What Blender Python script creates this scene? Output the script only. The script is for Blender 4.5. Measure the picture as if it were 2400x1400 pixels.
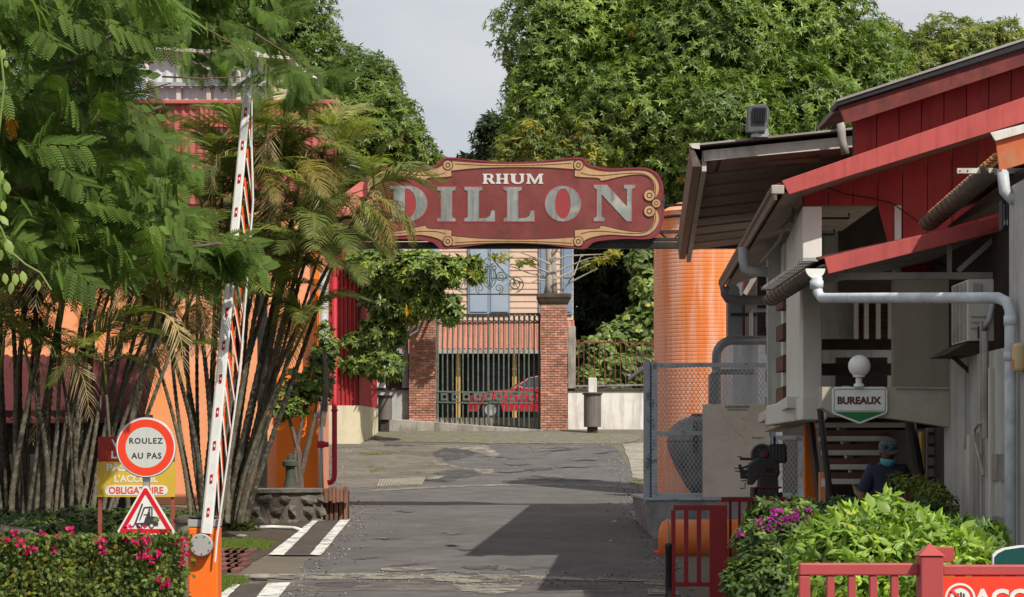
import bpy, math, random
import numpy as np
from mathutils import Vector, Matrix
from mathutils.geometry import tessellate_polygon

random.seed(7)
RNG = np.random.default_rng(7)
for o in list(bpy.data.objects):
    bpy.data.objects.remove(o)
SC = bpy.context.scene
COL = SC.collection

# ------------------------------------------------------------------ camera, sky, sun, exposure
F, HZ, EYE = 5600.0, 1090.0, 1.65          # focal length and horizon row in photo pixels (2400 wide)
cam_d = bpy.data.cameras.new('camera')
cam = bpy.data.objects.new('camera', cam_d)
COL.objects.link(cam)
cam.location = (0, 0, EYE)
cam.rotation_euler = (math.radians(90), 0, 0)
cam_d.sensor_width = 36.0
cam_d.lens = 36.0 * F / 2400.0
cam_d.shift_y = (HZ - 700.0) / 2400.0
cam_d.clip_start, cam_d.clip_end = 0.5, 3000.0
SC.camera = cam

SUN_TRAVEL = Vector((-0.55, 0.72, -1.0)).normalized()
SUN_EL = math.asin(-SUN_TRAVEL.z)
SUN_AZ = math.atan2(-SUN_TRAVEL.x, -SUN_TRAVEL.y)
wd = bpy.data.worlds.new('World')
SC.world = wd
wd.use_nodes = True
nt = wd.node_tree
nt.nodes.clear()
def wn(t, **k):
    n = nt.nodes.new(t)
    for a, b in k.items(): setattr(n, a, b)
    return n
sky = wn('ShaderNodeTexSky', sky_type='NISHITA', sun_disc=False)
sky.sun_elevation, sky.sun_rotation = SUN_EL, SUN_AZ
sky.air_density, sky.dust_density = 1.0, 2.0
tc = wn('ShaderNodeTexCoord')
mp = wn('ShaderNodeMapping'); mp.inputs['Scale'].default_value = (1.0, 1.0, 2.2)
nz = wn('ShaderNodeTexNoise'); nz.inputs['Scale'].default_value = 5.0; nz.inputs['Detail'].default_value = 6
rp = wn('ShaderNodeValToRGB')
rp.color_ramp.elements[0].position, rp.color_ramp.elements[1].position = 0.36, 0.64
rp.color_ramp.elements[0].color = (5.5, 5.85, 6.4, 1)     # grey cloud base, in the sky's own units
rp.color_ramp.elements[1].color = (7.8, 7.9, 8.0, 1)    # thinner, brighter cloud
mx = wn('ShaderNodeMixRGB'); mx.inputs[0].default_value = 0.93
bg = wn('ShaderNodeBackground'); bg.inputs['Strength'].default_value = 0.098
ow = wn('ShaderNodeOutputWorld')
L_ = nt.links.new
L_(tc.outputs['Generated'], mp.inputs[0]); L_(mp.outputs[0], nz.inputs['Vector']); L_(nz.outputs[0], rp.inputs[0])
L_(sky.outputs[0], mx.inputs[1]); L_(rp.outputs[0], mx.inputs[2]); L_(mx.outputs[0], bg.inputs['Color']); L_(bg.outputs[0], ow.inputs[0])

sun_d = bpy.data.lights.new('sun', 'SUN')
sun_d.energy, sun_d.angle, sun_d.color = 5.0, math.radians(0.53), (1.0, 0.94, 0.84)
sun = bpy.data.objects.new('sun', sun_d)
COL.objects.link(sun)
sun.rotation_euler = SUN_TRAVEL.to_track_quat('-Z', 'Y').to_euler()
sun.location = (20, -20, 40)

SC.view_settings.view_transform = 'Standard'
SC.view_settings.look = 'None'
SC.view_settings.exposure = 0.04
SC.view_settings.gamma = 1.0
SC.cycles.max_bounces = 6
SC.cycles.transparent_max_bounces = 8
SC.cycles.caustics_reflective = SC.cycles.caustics_refractive = False

# ------------------------------------------------------------------ helpers
def PX(px, Y): return (px - 1200.0) * Y / F
def PZ(py, Y): return EYE + (HZ - py) * Y / F
def P(px, py, Y): return Vector((PX(px, Y), Y, PZ(py, Y)))

def srgb(r, g, b):
    f = lambda c: (c / 255 / 12.92) if c <= 10 else ((c / 255 + 0.055) / 1.055) ** 2.4
    return (f(r), f(g), f(b))

MATS = {}
def M(name, col, rough=0.8, var=0.18, scale=3.0, spec=0.3, metal=0.0, bump=0.0, bscale=40.0, streak=None, samt=0.5,
      sscale=5.0, blotch=None, bamt=0.5, blscale=1.2, rnd=0.0, blcut=(0.45, 0.65), stcut=(0.48, 0.72), coat=0.0, holes=None):
    """Principled material: base colour, fine noise, vertical streaks (streak), stains with their own shape (blotch), per-object variation."""
    m = bpy.data.materials.new(name); m.use_nodes = True
    nt = m.node_tree; N = nt.nodes; L = nt.links.new
    b = N['Principled BSDF']
    b.inputs['Roughness'].default_value = rough; b.inputs['Metallic'].default_value = metal
    b.inputs['Specular IOR Level'].default_value = spec
    if coat: b.inputs['Coat Weight'].default_value = coat; b.inputs['Coat Roughness'].default_value = 0.08
    geo = N.new('ShaderNodeNewGeometry')
    pos = geo.outputs['Position']
    def noise(sc, det=5, vec=None, rough_=0.6):
        n = N.new('ShaderNodeTexNoise'); n.inputs['Scale'].default_value = sc; n.inputs['Detail'].default_value = det
        n.inputs['Roughness'].default_value = rough_
        L(vec or pos, n.inputs['Vector']); return n.outputs[0]
    def ramp(x, a, bb, lo=0.0, hi=1.0):
        r = N.new('ShaderNodeMapRange'); r.inputs[1].default_value = a; r.inputs[2].default_value = bb
        r.inputs[3].default_value = lo; r.inputs[4].default_value = hi; L(x, r.inputs[0]); return r.outputs[0]
    def mix(fac, c1, c2, mode='MIX'):
        n = N.new('ShaderNodeMixRGB'); n.blend_type = mode
        for s, v in ((0, fac), (1, c1), (2, c2)):
            if hasattr(v, 'is_output'): L(v, n.inputs[s])
            elif s == 0: n.inputs[0].default_value = v
            else: n.inputs[s].default_value = (*v, 1)
        return n.outputs[0]
    c = tuple(col)
    cur = mix(ramp(noise(scale), 0.3, 0.7), tuple(x * (1 - var) for x in c), tuple(min(1, x * (1 + var)) for x in c))
    cur = mix(ramp(noise(scale * 14, 3), 0.35, 0.65, 0.0, 0.35), cur, tuple(x * (1 - var) for x in c))
    if rnd:
        oi = N.new('ShaderNodeObjectInfo')
        r = ramp(oi.outputs['Random'], 0, 1, 1 - rnd, 1 + rnd)
        h = N.new('ShaderNodeHueSaturation'); L(r, h.inputs['Value']); L(cur, h.inputs['Color']); cur = h.outputs[0]
    if streak:
        v = N.new('ShaderNodeMapping'); v.inputs['Scale'].default_value = (sscale, sscale, sscale * 0.09); L(pos, v.inputs[0])
        f = ramp(noise(1.0, 6, v.outputs[0], 0.65), stcut[0], stcut[1], 0, samt)
        cur = mix(f, cur, streak)
    if blotch:
        f = ramp(noise(blscale, 8, None, 0.68), blcut[0], blcut[1], 0, bamt)
        cur = mix(f, cur, blotch)
    L(cur, b.inputs['Base Color'])
    rr = ramp(noise(scale * 5), 0.3, 0.7, max(0.03, rough - 0.12), min(1, rough + 0.12)); L(rr, b.inputs['Roughness'])
    if bump:
        bp = N.new('ShaderNodeBump'); bp.inputs['Strength'].default_value = bump; bp.inputs['Distance'].default_value = 0.02
        L(noise(bscale, 6), bp.inputs['Height']); L(bp.outputs[0], b.inputs['Normal'])
    if holes:      # worn through in places
        L(ramp(noise(holes[2], 7, None, 0.7), holes[0], holes[1]), b.inputs['Alpha'])
    MATS[name] = m
    return m

def leafmat(name, col, trans=0.35, rough=0.45, spec=0.35, tcol=None):
    """Leaf material: colour times the mesh's per-leaf tint, part of the light passes through."""
    m = bpy.data.materials.new(name); m.use_nodes = True
    nt = m.node_tree; N = nt.nodes; L = nt.links.new
    b = N['Principled BSDF']; b.inputs['Roughness'].default_value = rough; b.inputs['Specular IOR Level'].default_value = spec
    at = N.new('ShaderNodeAttribute'); at.attribute_name = 'tint'
    mu = N.new('ShaderNodeMixRGB'); mu.blend_type = 'MULTIPLY'; mu.inputs[0].default_value = 1; mu.inputs[1].default_value = (*col, 1)
    oi = N.new('ShaderNodeObjectInfo'); rg = N.new('ShaderNodeMapRange'); rg.inputs[3].default_value = 0.75; rg.inputs[4].default_value = 1.25
    L(oi.outputs['Random'], rg.inputs[0]); hs = N.new('ShaderNodeHueSaturation'); L(rg.outputs[0], hs.inputs['Value'])
    L(at.outputs['Color'], mu.inputs[2]); L(mu.outputs[0], hs.inputs['Color']); L(hs.outputs[0], b.inputs['Base Color'])
    tr = N.new('ShaderNodeBsdfTranslucent'); g = N.new('ShaderNodeMixRGB'); g.blend_type = 'MULTIPLY'; g.inputs[0].default_value = 1
    g.inputs[2].default_value = (*(tcol or (1.0, 1.15, 0.45)), 1); L(hs.outputs[0], g.inputs[1]); L(g.outputs[0], tr.inputs['Color'])
    ms = N.new('ShaderNodeMixShader'); ms.inputs[0].default_value = trans
    L(b.outputs[0], ms.inputs[1]); L(tr.outputs[0], ms.inputs[2]); L(ms.outputs[0], N['Material Output'].inputs[0])
    MATS[name] = m
    return m

def tag(o, label=None, cat=None, group=None, kind=None):
    if label: o['label'] = label
    if cat: o['category'] = cat
    if group: o['group'] = group
    if kind: o['kind'] = kind
    return o

def thing(name, label, cat, loc=(0, 0, 0), group=None):
    o = bpy.data.objects.new(name, None); COL.objects.link(o)
    o.location = loc; o.empty_display_size = 0.2
    tag(o, label, cat, group, 'thing')
    o['w'] = [float(x) for x in loc]
    return o

def wloc(o):
    return Vector(o['w']) if o is not None and 'w' in o.keys() else (wloc(o.parent) + o.location if o is not None and o.parent else (o.location.copy() if o is not None else Vector()))

def link(name, mesh, mat, parent=None, loc=None, rot=None, smooth=False, bevel=0.0, kind=None):
    """Link a mesh as an object; loc is a world position, taken relative to the parent."""
    o = bpy.data.objects.new(name, mesh); COL.objects.link(o)
    if mat is not None and len(mesh.materials) == 0: mesh.materials.append(MATS[mat] if isinstance(mat, str) else mat)
    if parent is not None:
        o.parent = parent
        o.location = (Vector(loc) - wloc(parent)) if loc is not None else (0, 0, 0)
    elif loc is not None: o.location = loc
    if rot is not None: o.rotation_euler = rot
    if smooth:
        mesh.polygons.foreach_set('use_smooth', [True] * len(mesh.polygons))
    if bevel:
        b = o.modifiers.new('bevel', 'BEVEL'); b.width = bevel; b.segments = 2; b.limit_method = 'ANGLE'; b.angle_limit = math.radians(40)
    if kind: o['kind'] = kind
    return o

class MB:
    """Collects shapes in world coordinates; build() links them as ONE mesh object."""
    def __init__(s): s.v = []; s.f = []
    def add(s, vs, fs):
        n = len(s.v); s.v += [tuple(v) for v in vs]; s.f += [tuple(i + n for i in f) for f in fs]; return s
    def box(s, x0, x1, y0, y1, z0, z1):
        vs = [(x, y, z) for z in (z0, z1) for y in (y0, y1) for x in (x0, x1)]
        return s.add(vs, [(0, 2, 3, 1), (4, 5, 7, 6), (0, 1, 5, 4), (2, 6, 7, 3), (0, 4, 6, 2), (1, 3, 7, 5)])
    def hexa(s, b, t):   # bottom and top quads, same winding (counter-clockwise from above)
        return s.add(list(b) + list(t), [(3, 2, 1, 0), (4, 5, 6, 7), (0, 1, 5, 4), (1, 2, 6, 5), (2, 3, 7, 6), (3, 0, 4, 7)])
    def bar(s, p0, p1, w, h=None, up=(0, 0, 1)):
        p0, p1 = Vector(p0), Vector(p1); h = h or w
        d = (p1 - p0).normalized(); u = Vector(up)
        if abs(d.dot(u)) > 0.98: u = Vector((0, 1, 0))
        a = d.cross(u).normalized() * (w / 2); b = a.cross(d).normalized() * (h / 2)
        q = lambda p: [p - a - b, p + a - b, p + a + b, p - a + b]
        return s.add(q(p0) + q(p1), [(0, 1, 2, 3), (7, 6, 5, 4), (0, 4, 5, 1), (1, 5, 6, 2), (2, 6, 7, 3), (3, 7, 4, 0)])
    def tube(s, pts, r, n=8, caps=True):
        pts = [Vector(p) for p in pts]; k = len(pts)
        rs = r if isinstance(r, (list, tuple)) else [r] * k
        ref = None; vs = []
        for i, p in enumerate(pts):
            d = (pts[min(i + 1, k - 1)] - pts[max(i - 1, 0)]).normalized()
            if ref is None:
                ref = d.orthogonal().normalized()
            ref = (ref - d * ref.dot(d)).normalized(); b = d.cross(ref)
            for j in range(n):
                a = 2 * math.pi * j / n
                vs.append(p + (ref * math.cos(a) + b * math.sin(a)) * rs[i])
        fs = [(i * n + j, i * n + (j + 1) % n, (i + 1) * n + (j + 1) % n, (i + 1) * n + j) for i in range(k - 1) for j in range(n)]
        if caps: fs += [tuple(range(n))[::-1], tuple((k - 1) * n + j for j in range(n))]
        return s.add(vs, fs)
    def lathe(s, prof, c=(0, 0, 0), n=24, axis='z', a0=0.0, a1=2 * math.pi):
        c = Vector(c); full = abs(a1 - a0 - 2 * math.pi) < 1e-6
        m = n if full else n + 1; vs = []
        for r, h in prof:
            for j in range(m):
                a = a0 + (a1 - a0) * j / n; x, y = r * math.cos(a), r * math.sin(a)
                vs.append(c + (Vector((x, y, h)) if axis == 'z' else Vector((x, h, y)) if axis == 'y' else Vector((h, x, y))))
        k = len(prof)
        fs = [(i * m + j, i * m + (j + 1) % m, (i + 1) * m + (j + 1) % m, (i + 1) * m + j) for i in range(k - 1) for j in range(m if full else n)]
        return s.add(vs, fs)
    def ball(s, c, r, n=14, m=9, sq=(1, 1, 1)):
        prof = [(max(1e-4, math.sin(math.pi * i / m)), -math.cos(math.pi * i / m)) for i in range(m + 1)]
        n0 = len(s.v); s.lathe(prof, (0, 0, 0), n)
        for i in range(n0, len(s.v)):
            v = s.v[i]; s.v[i] = (c[0] + v[0] * r * sq[0], c[1] + v[1] * r * sq[1], c[2] + v[2] * r * sq[2])
        return s
    def plate(s, loops, y0, y1, mp=None):
        """2-D loops (x, z), first the outline then holes, as a plate between the planes y0 (front) and y1 (back)."""
        mp = mp or (lambda u, v, w: (u, w, v))
        flat = [Vector((u, v, 0)) for lp in loops for u, v in lp]
        tri = tessellate_polygon([[Vector((u, v, 0)) for u, v in lp] for lp in loops])
        k = len(flat)
        vs = [mp(p.x, p.y, y0) for p in flat] + [mp(p.x, p.y, y1) for p in flat]
        fs = []
        for a, b, c in tri:
            ar = (flat[b] - flat[a]).cross(flat[c] - flat[a]).z
            if ar < 0: b, c = c, b
            fs += [(a, b, c), (a + k, c + k, b + k)]
        o = 0
        for lp in loops:
            n = len(lp)
            for i in range(n):
                j = (i + 1) % n; fs.append((o + i, o + i + k, o + j + k, o + j))
            o += n
        return s.add(vs, fs)
    def corr(s, p0, u, v, period, amp, shape='sin', n=6):
        """Corrugated sheet: waves along u, straight along v."""
        p0, u, v = Vector(p0), Vector(u), Vector(v); L = u.length; nn = u.cross(v).normalized()
        k = max(2, int(L / period) * n); vs = []
        for i in range(k + 1):
            t = i / k; ph = (t * L / period) % 1.0
            if shape == 'sin': w = math.sin(2 * math.pi * ph)
            else: w = max(-1, min(1, 3.2 * math.sin(2 * math.pi * ph)))
            q = p0 + u * t + nn * (w * amp); vs += [q, q + v]
        return s.add(vs, [(2 * i, 2 * i + 2, 2 * i + 3, 2 * i + 1) for i in range(k)])
    def mesh(s, name, off=(0, 0, 0)):
        me = bpy.data.meshes.new(name)
        ox, oy, oz = off
        me.from_pydata([(x - ox, y - oy, z - oz) for x, y, z in s.v], [], s.f); me.update()
        return me
    def build(s, name, mat, parent=None, smooth=False, bevel=0.0, base=None, kind=None, tagged=None):
        """Link as a part of parent, or as a top-level object with its origin at base."""
        off = wloc(parent) if parent is not None else Vector(base or (0, 0, 0))
        o = link(name, s.mesh(name, off), mat, parent, off, None, smooth, bevel, kind)
        return o

def fix(o):
    """Make normals consistent (outside) and shade smooth by angle."""
    import bmesh
    bm = bmesh.new(); bm.from_mesh(o.data); bmesh.ops.recalc_face_normals(bm, faces=bm.faces); bm.to_mesh(o.data); bm.free()
    return o

def text_mesh(body, bold=0.0, spacing=1.0):
    cu = bpy.data.curves.new('txt', 'FONT'); cu.body = body; cu.size = 1.0; cu.offset = bold; cu.space_character = spacing
    cu.resolution_u = 3; cu.extrude = 0.0
    ob = bpy.data.objects.new('txt', cu); COL.objects.link(ob)
    dg = bpy.context.evaluated_depsgraph_get(); dg.update()
    me = bpy.data.meshes.new_from_object(ob.evaluated_get(dg))
    bpy.data.objects.remove(ob); bpy.data.curves.remove(cu)
    me.materials.clear()
    return me

def word(parent, body, cx, cz, y, w, h, mat, bold=0.0, spacing=1.0, mp=None, name='lettering'):
    """Flat lettering facing the camera side (-Y), fitted to width w and height h around (cx, cz)."""
    me = text_mesh(body, bold, spacing)
    co = np.array([v.co[:] for v in me.vertices]); lo, hi = co.min(0), co.max(0)
    off = wloc(parent)
    for v in me.vertices:
        x = cx + (v.co.x - (lo[0] + hi[0]) / 2) / (hi[0] - lo[0]) * w
        z = cz + (v.co.y - (lo[1] + hi[1]) / 2) / (hi[1] - lo[1]) * h
        v.co = (Vector(mp(x, z)) if mp else Vector((x, y, z))) - off
    me.update()
    return link(name, me, mat, parent, off)

GY = np.array([-40, 0, 27, 30, 33, 36, 40, 44, 50, 55, 60, 65, 70, 75, 79, 90, 3000.0])
GZ = np.array([0, 0, 0, .02, .13, .28, .43, .57, .82, 1.08, 1.38, 1.78, 2.26, 2.78, 2.92, 3.0, 3.0])
_yy = np.arange(-40, 140, 0.25); _zz = np.interp(_yy, GY, GZ)
_k = np.ones(13) / 13; _zz = np.convolve(np.pad(_zz, 6, 'edge'), _k, 'valid')
def g(Y): return float(np.interp(Y, _yy, _zz))
def gp(px, py, lift=0.0):
    """The point of the ground seen at a photo pixel."""
    lo, hi = 15.0, 78.0
    for _ in range(40):
        m = (lo + hi) / 2
        if PZ(py, m) > g(m): lo = m
        else: hi = m
    return Vector((PX(px, lo), lo, g(lo) + lift))

def rot_basis(d, nrm):
    """Rotation matrices (k,3,3) whose Y axis is d and Z axis close to nrm."""
    d = d / (np.linalg.norm(d, axis=1, keepdims=True) + 1e-9)
    x = np.cross(d, nrm); x /= (np.linalg.norm(x, axis=1, keepdims=True) + 1e-9)
    z = np.cross(x, d)
    return np.stack([x, d, z], axis=2)

def inst_mesh(name, tv, tf, pos, R, sc, tint, ttint=None):
    """One mesh of many copies of a small template (tv verts, tf faces all with the same corner count)."""
    tv = np.asarray(tv, float); tf = np.asarray(tf, int); k, n = len(pos), len(tv)
    sc = np.asarray(sc, float); sc = sc[:, None] if sc.ndim == 1 else sc
    v = np.einsum('kij,knj->kni', R, tv[None] * sc[:, None, :]) + pos[:, None, :]
    f = (tf[None] + (np.arange(k) * n)[:, None, None]).reshape(-1, tf.shape[1])
    me = bpy.data.meshes.new(name)
    me.vertices.add(k * n); me.vertices.foreach_set('co', v.reshape(-1).astype(np.float32))
    nf, c = f.shape
    me.loops.add(nf * c); me.loops.foreach_set('vertex_index', f.reshape(-1).astype(np.int32))
    me.polygons.add(nf); me.polygons.foreach_set('loop_start', (np.arange(nf) * c).astype(np.int32))
    me.update(calc_edges=True)
    a = me.attributes.new('tint', 'FLOAT_COLOR', 'POINT')
    t = np.repeat(tint[:, None, :], n, axis=1)
    if ttint is not None: t = t * np.asarray(ttint)[None, :, None]
    t = np.concatenate([t, np.ones((k, n, 1))], axis=2)
    a.data.foreach_set('color', t.reshape(-1).astype(np.float32))
    return me
# ------------------------------------------------------------------ materials
M('asphalt', (0.122, 0.115, 0.111), 0.85, 0.26, 2.2, bump=0.5, bscale=90, blotch=(0.085, 0.079, 0.077), bamt=0.8, blscale=0.5, spec=0.25)
M('asphalt_old', (0.165, 0.15, 0.135), 0.9, 0.25, 2.0, holes=(0.38, 0.54, 1.6), bump=0.5, bscale=70, blotch=(0.10, 0.088, 0.075), bamt=0.8, blscale=0.8)
M('dirt', (0.16, 0.135, 0.105), 0.95, 0.3, 0.7, bump=0.6, bscale=50, blotch=(0.09, 0.075, 0.055), bamt=0.7, blscale=0.7)
M('apron', (0.175, 0.15, 0.12), 0.92, 0.35, 2.2, holes=(0.30, 0.42, 1.8), bump=0.6, bscale=60, blotch=(0.095, 0.084, 0.066), bamt=0.85, blscale=0.55)
M('worn_concrete', (0.30, 0.275, 0.225), 0.9, 0.25, 1.5, bump=0.5, bscale=60, blotch=(0.15, 0.13, 0.10), bamt=0.7, blscale=1.6)
M('patch_concrete', (0.27, 0.245, 0.205), 0.92, 0.3, 2.5, bump=0.6, bscale=50, blotch=(0.14, 0.125, 0.10), bamt=0.75, blscale=2.2, holes=(0.40, 0.52, 3.2))
M('moss', (0.16, 0.148, 0.125), 0.95, 0.35, 4.5, bump=0.9, bscale=14, blotch=(0.15, 0.17, 0.05), bamt=0.85, blscale=2.2, blcut=(0.5, 0.6))
M('moss_bright', (0.16, 0.19, 0.05), 0.95, 0.4, 3.0, holes=(0.44, 0.54, 5.0), bump=0.8, bscale=40, blotch=(0.10, 0.09, 0.06), bamt=0.9, blscale=2.5)
M('road_paint', (0.62, 0.61, 0.57), 0.85, 0.12, 3, holes=(0.33, 0.42, 7.0), blotch=(0.16, 0.15, 0.14), bamt=0.85, blscale=4.0, blcut=(0.5, 0.62))
M('tyre_strip', (0.06, 0.050, 0.045), 0.85, 0.2, 4, blotch=(0.11, 0.09, 0.07), bamt=0.6, blscale=3)
M('paver', (0.17, 0.075, 0.062), 0.9, 0.25, 5, rnd=0.2)
M('soil', (0.07, 0.052, 0.038), 0.95, 0.3, 4, bump=0.8, bscale=30)
M('brick', (0.52, 0.25, 0.175), 0.9, 0.3, 6, rnd=0.32, bump=0.5, bscale=60, blotch=(0.11, 0.06, 0.045), bamt=0.5, blscale=1.6)
M('mortar', (0.52, 0.42, 0.33), 0.95, 0.2, 6, bump=0.4, blotch=(0.12, 0.085, 0.07), bamt=0.7, blscale=1.3)
M('mossy_cap', (0.085, 0.065, 0.05), 0.95, 0.4, 5, bump=0.8, bscale=30, blotch=(0.05, 0.05, 0.03), bamt=0.8)
M('green_iron', (0.085, 0.115, 0.095), 0.7, 0.25, 6, blotch=(0.19, 0.20, 0.175), bamt=0.7, blscale=9, rnd=0.15)
M('patina', (0.12, 0.165, 0.14), 0.7, 0.25, 6, blotch=(0.25, 0.28, 0.24), bamt=0.6, blscale=12)
M('dark_iron', (0.045, 0.040, 0.036), 0.7, 0.3, 8, blotch=(0.10, 0.055, 0.035), bamt=0.5, blscale=6)
M('rust', (0.16, 0.055, 0.03), 0.85, 0.4, 9, blotch=(0.06, 0.03, 0.025), bamt=0.6, blscale=6)
M('white_wall', (0.74, 0.71, 0.66), 0.9, 0.06, 1.5, streak=(0.22, 0.20, 0.17), samt=0.75, sscale=5, blotch=(0.42, 0.39, 0.35), bamt=0.5, blscale=0.9)
M('old_concrete', (0.36, 0.33, 0.29), 0.95, 0.2, 2, bump=0.5, streak=(0.10, 0.09, 0.075), samt=0.8, sscale=6, blotch=(0.14, 0.12, 0.10), bamt=0.7, blscale=1.6)
M('grey_concrete', (0.30, 0.30, 0.31), 0.95, 0.15, 2, bump=0.4, blotch=(0.10, 0.10, 0.10), bamt=0.7, blscale=1.4)
M('dark_stone', (0.105, 0.092, 0.078), 0.95, 0.35, 3, bump=0.9, bscale=22, rnd=0.35, blotch=(0.24, 0.21, 0.17), bamt=0.55, blscale=3)
M('stone_joint', (0.115, 0.095, 0.075), 0.95, 0.3, 5, bump=0.6)
M('cream', (0.68, 0.60, 0.42), 0.9, 0.08, 2, streak=(0.26, 0.21, 0.12), samt=0.6, sscale=6, blotch=(0.30, 0.27, 0.2), bamt=0.5, blscale=1)
M('peach_board', (0.60, 0.44, 0.335), 0.8, 0.06, 2, rnd=0.05, streak=(0.45, 0.28, 0.19), samt=0.3, sscale=4)
M('blue_paint', (0.20, 0.27, 0.36), 0.7, 0.08, 3, blotch=(0.13, 0.19, 0.27), bamt=0.5, blscale=1.5)
M('pale_blue', (0.29, 0.36, 0.44), 0.7, 0.08, 3)
M('porch_roof', (0.42, 0.17, 0.11), 0.8, 0.12, 2, streak=(0.24, 0.13, 0.11), samt=0.7, sscale=6)
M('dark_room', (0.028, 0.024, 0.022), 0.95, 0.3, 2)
M('yellow_post', (0.45, 0.29, 0.09), 0.8, 0.15, 4)
M('red_clad', (0.36, 0.034, 0.036), 0.6, 0.10, 1.5, streak=(0.20, 0.015, 0.02), samt=0.5, sscale=7, rnd=0.05)
M('red_cladding_board', (0.36, 0.030, 0.028), 0.6, 0.10, 1.2, streak=(0.17, 0.015, 0.016), samt=0.75, sscale=8, rnd=0.10, blotch=(0.25, 0.03, 0.028), bamt=0.5, blscale=2.5)
M('red_fascia', (0.43, 0.078, 0.072), 0.6, 0.10, 2, streak=(0.25, 0.04, 0.04), samt=0.7, sscale=14, blotch=(0.30, 0.05, 0.05), bamt=0.4, blscale=3)
M('red_fascia_dirty', (0.15, 0.03, 0.028), 0.7, 0.2, 2, streak=(0.05, 0.022, 0.02), samt=0.85, sscale=9, blotch=(0.24, 0.06, 0.045), bamt=0.4, blscale=4)
M('red_pipe', (0.40, 0.022, 0.03), 0.5, 0.1, 4)
M('red_parapet', (0.44, 0.12, 0.10), 0.75, 0.1, 2, streak=(0.25, 0.07, 0.065), samt=0.6, sscale=6)
M('dark_red_roof', (0.085, 0.015, 0.016), 0.75, 0.2, 3, blotch=(0.07, 0.02, 0.02), bamt=0.6)
M('orange_wall', (0.80, 0.37, 0.22), 0.85, 0.07, 1.0, blotch=(0.82, 0.29, 0.09), bamt=0.9, blscale=0.28, blcut=(0.4, 0.62))
M('orange_deep', (0.80, 0.19, 0.018), 0.75, 0.08, 1.5, streak=(0.60, 0.13, 0.02), samt=0.5, sscale=5)
M('pink_pilaster', (0.66, 0.27, 0.15), 0.85, 0.08, 3)
M('grey_clad', (0.52, 0.54, 0.56), 0.55, 0.08, 2, streak=(0.30, 0.31, 0.32), samt=0.4, sscale=5)
M('pvc', (0.42, 0.44, 0.46), 0.5, 0.08, 4, streak=(0.20, 0.20, 0.20), samt=0.5, sscale=7, blotch=(0.20, 0.20, 0.19), bamt=0.35, blscale=5)
M('pvc_blue', (0.56, 0.60, 0.65), 0.45, 0.05, 3, blotch=(0.27, 0.28, 0.29), bamt=0.6, blscale=4)
M('pvc_dark', (0.13, 0.13, 0.13), 0.5, 0.2, 4)
M('tank_orange', (0.80, 0.215, 0.045), 0.6, 0.06, 0.8, spec=0.3, streak=(0.80, 0.45, 0.32), samt=0.8, sscale=2.2, stcut=(0.44, 0.58), blotch=(0.72, 0.33, 0.22), bamt=0.5, blscale=0.5)
M('drum_orange', (0.74, 0.17, 0.03), 0.5, 0.1, 2, blotch=(0.52, 0.25, 0.14), bamt=0.7, blscale=4, blcut=(0.52, 0.62), spec=0.4)
M('steel', (0.52, 0.52, 0.53), 0.35, 0.08, 2, metal=0.45, streak=(0.3, 0.29, 0.3), samt=0.5, sscale=3)
M('lagging', (0.22, 0.23, 0.24), 0.45, 0.15, 3, metal=0.5)
M('cauldron', (0.23, 0.23, 0.23), 0.5, 0.2, 3, metal=0.5, streak=(0.06, 0.06, 0.065), samt=0.8, sscale=5)
M('fence_grey', (0.40, 0.43, 0.48), 0.6, 0.1, 3, blotch=(0.10, 0.10, 0.11), bamt=0.7, blscale=5, blcut=(0.55, 0.62))
M('mesh_wire', (0.42, 0.43, 0.45), 0.5, 0.1, 5, metal=0.3)
M('plan_board', (0.60, 0.53, 0.45), 0.7, 0.08, 3, blotch=(0.48, 0.36, 0.25), bamt=0.6, blscale=2.5, blcut=(0.5, 0.68))
M('ink', (0.05, 0.045, 0.045), 0.8, 0.2, 5)
M('faint_ink', (0.40, 0.36, 0.32), 0.8, 0.2, 5)
M('blue_ink', (0.16, 0.15, 0.26), 0.8, 0.2, 5)
M('sign_red', (0.175, 0.036, 0.033), 0.7, 0.16, 1.4, streak=(0.10, 0.03, 0.024), samt=0.9, sscale=3.5, blotch=(0.22, 0.062, 0.055), bamt=0.65, blscale=1.3)
M('sign_edge', (0.20, 0.028, 0.04), 0.7, 0.12, 3)
M('sign_halo', (0.30, 0.042, 0.046), 0.6, 0.15, 2, streak=(0.25, 0.03, 0.03), samt=0.6, sscale=4)
M('sign_tan', (0.47, 0.285, 0.145), 0.75, 0.14, 2, streak=(0.30, 0.17, 0.09), samt=0.7, sscale=8)
M('sign_line', (0.075, 0.03, 0.024), 0.7, 0.1, 4)
M('sign_silver', (0.26, 0.28, 0.265), 0.45, 0.2, 3, metal=0.15, streak=(0.10, 0.085, 0.07), samt=0.8, sscale=6, blotch=(0.50, 0.49, 0.44), bamt=0.6, blscale=2.2, blcut=(0.52, 0.7))
M('sign_pale', (0.56, 0.56, 0.52), 0.6, 0.1, 4, blotch=(0.38, 0.36, 0.34), bamt=0.5, blscale=7)
M('black_steel', (0.022, 0.019, 0.018), 0.5, 0.3, 5, blotch=(0.07, 0.05, 0.04), bamt=0.5, blscale=3)
M('white_paint', (0.74, 0.73, 0.69), 0.6, 0.04, 2, blotch=(0.5, 0.48, 0.43), bamt=0.3, blscale=2.5)
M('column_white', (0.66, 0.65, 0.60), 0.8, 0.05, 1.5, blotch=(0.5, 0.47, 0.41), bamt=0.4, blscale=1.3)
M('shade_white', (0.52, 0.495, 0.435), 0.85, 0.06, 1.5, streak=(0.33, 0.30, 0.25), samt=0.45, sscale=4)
M('stained_white', (0.46, 0.455, 0.43), 0.9, 0.08, 1.5, streak=(0.16, 0.155, 0.14), samt=0.75, sscale=5, blotch=(0.25, 0.24, 0.22), bamt=0.5, blscale=1.8)
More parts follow.
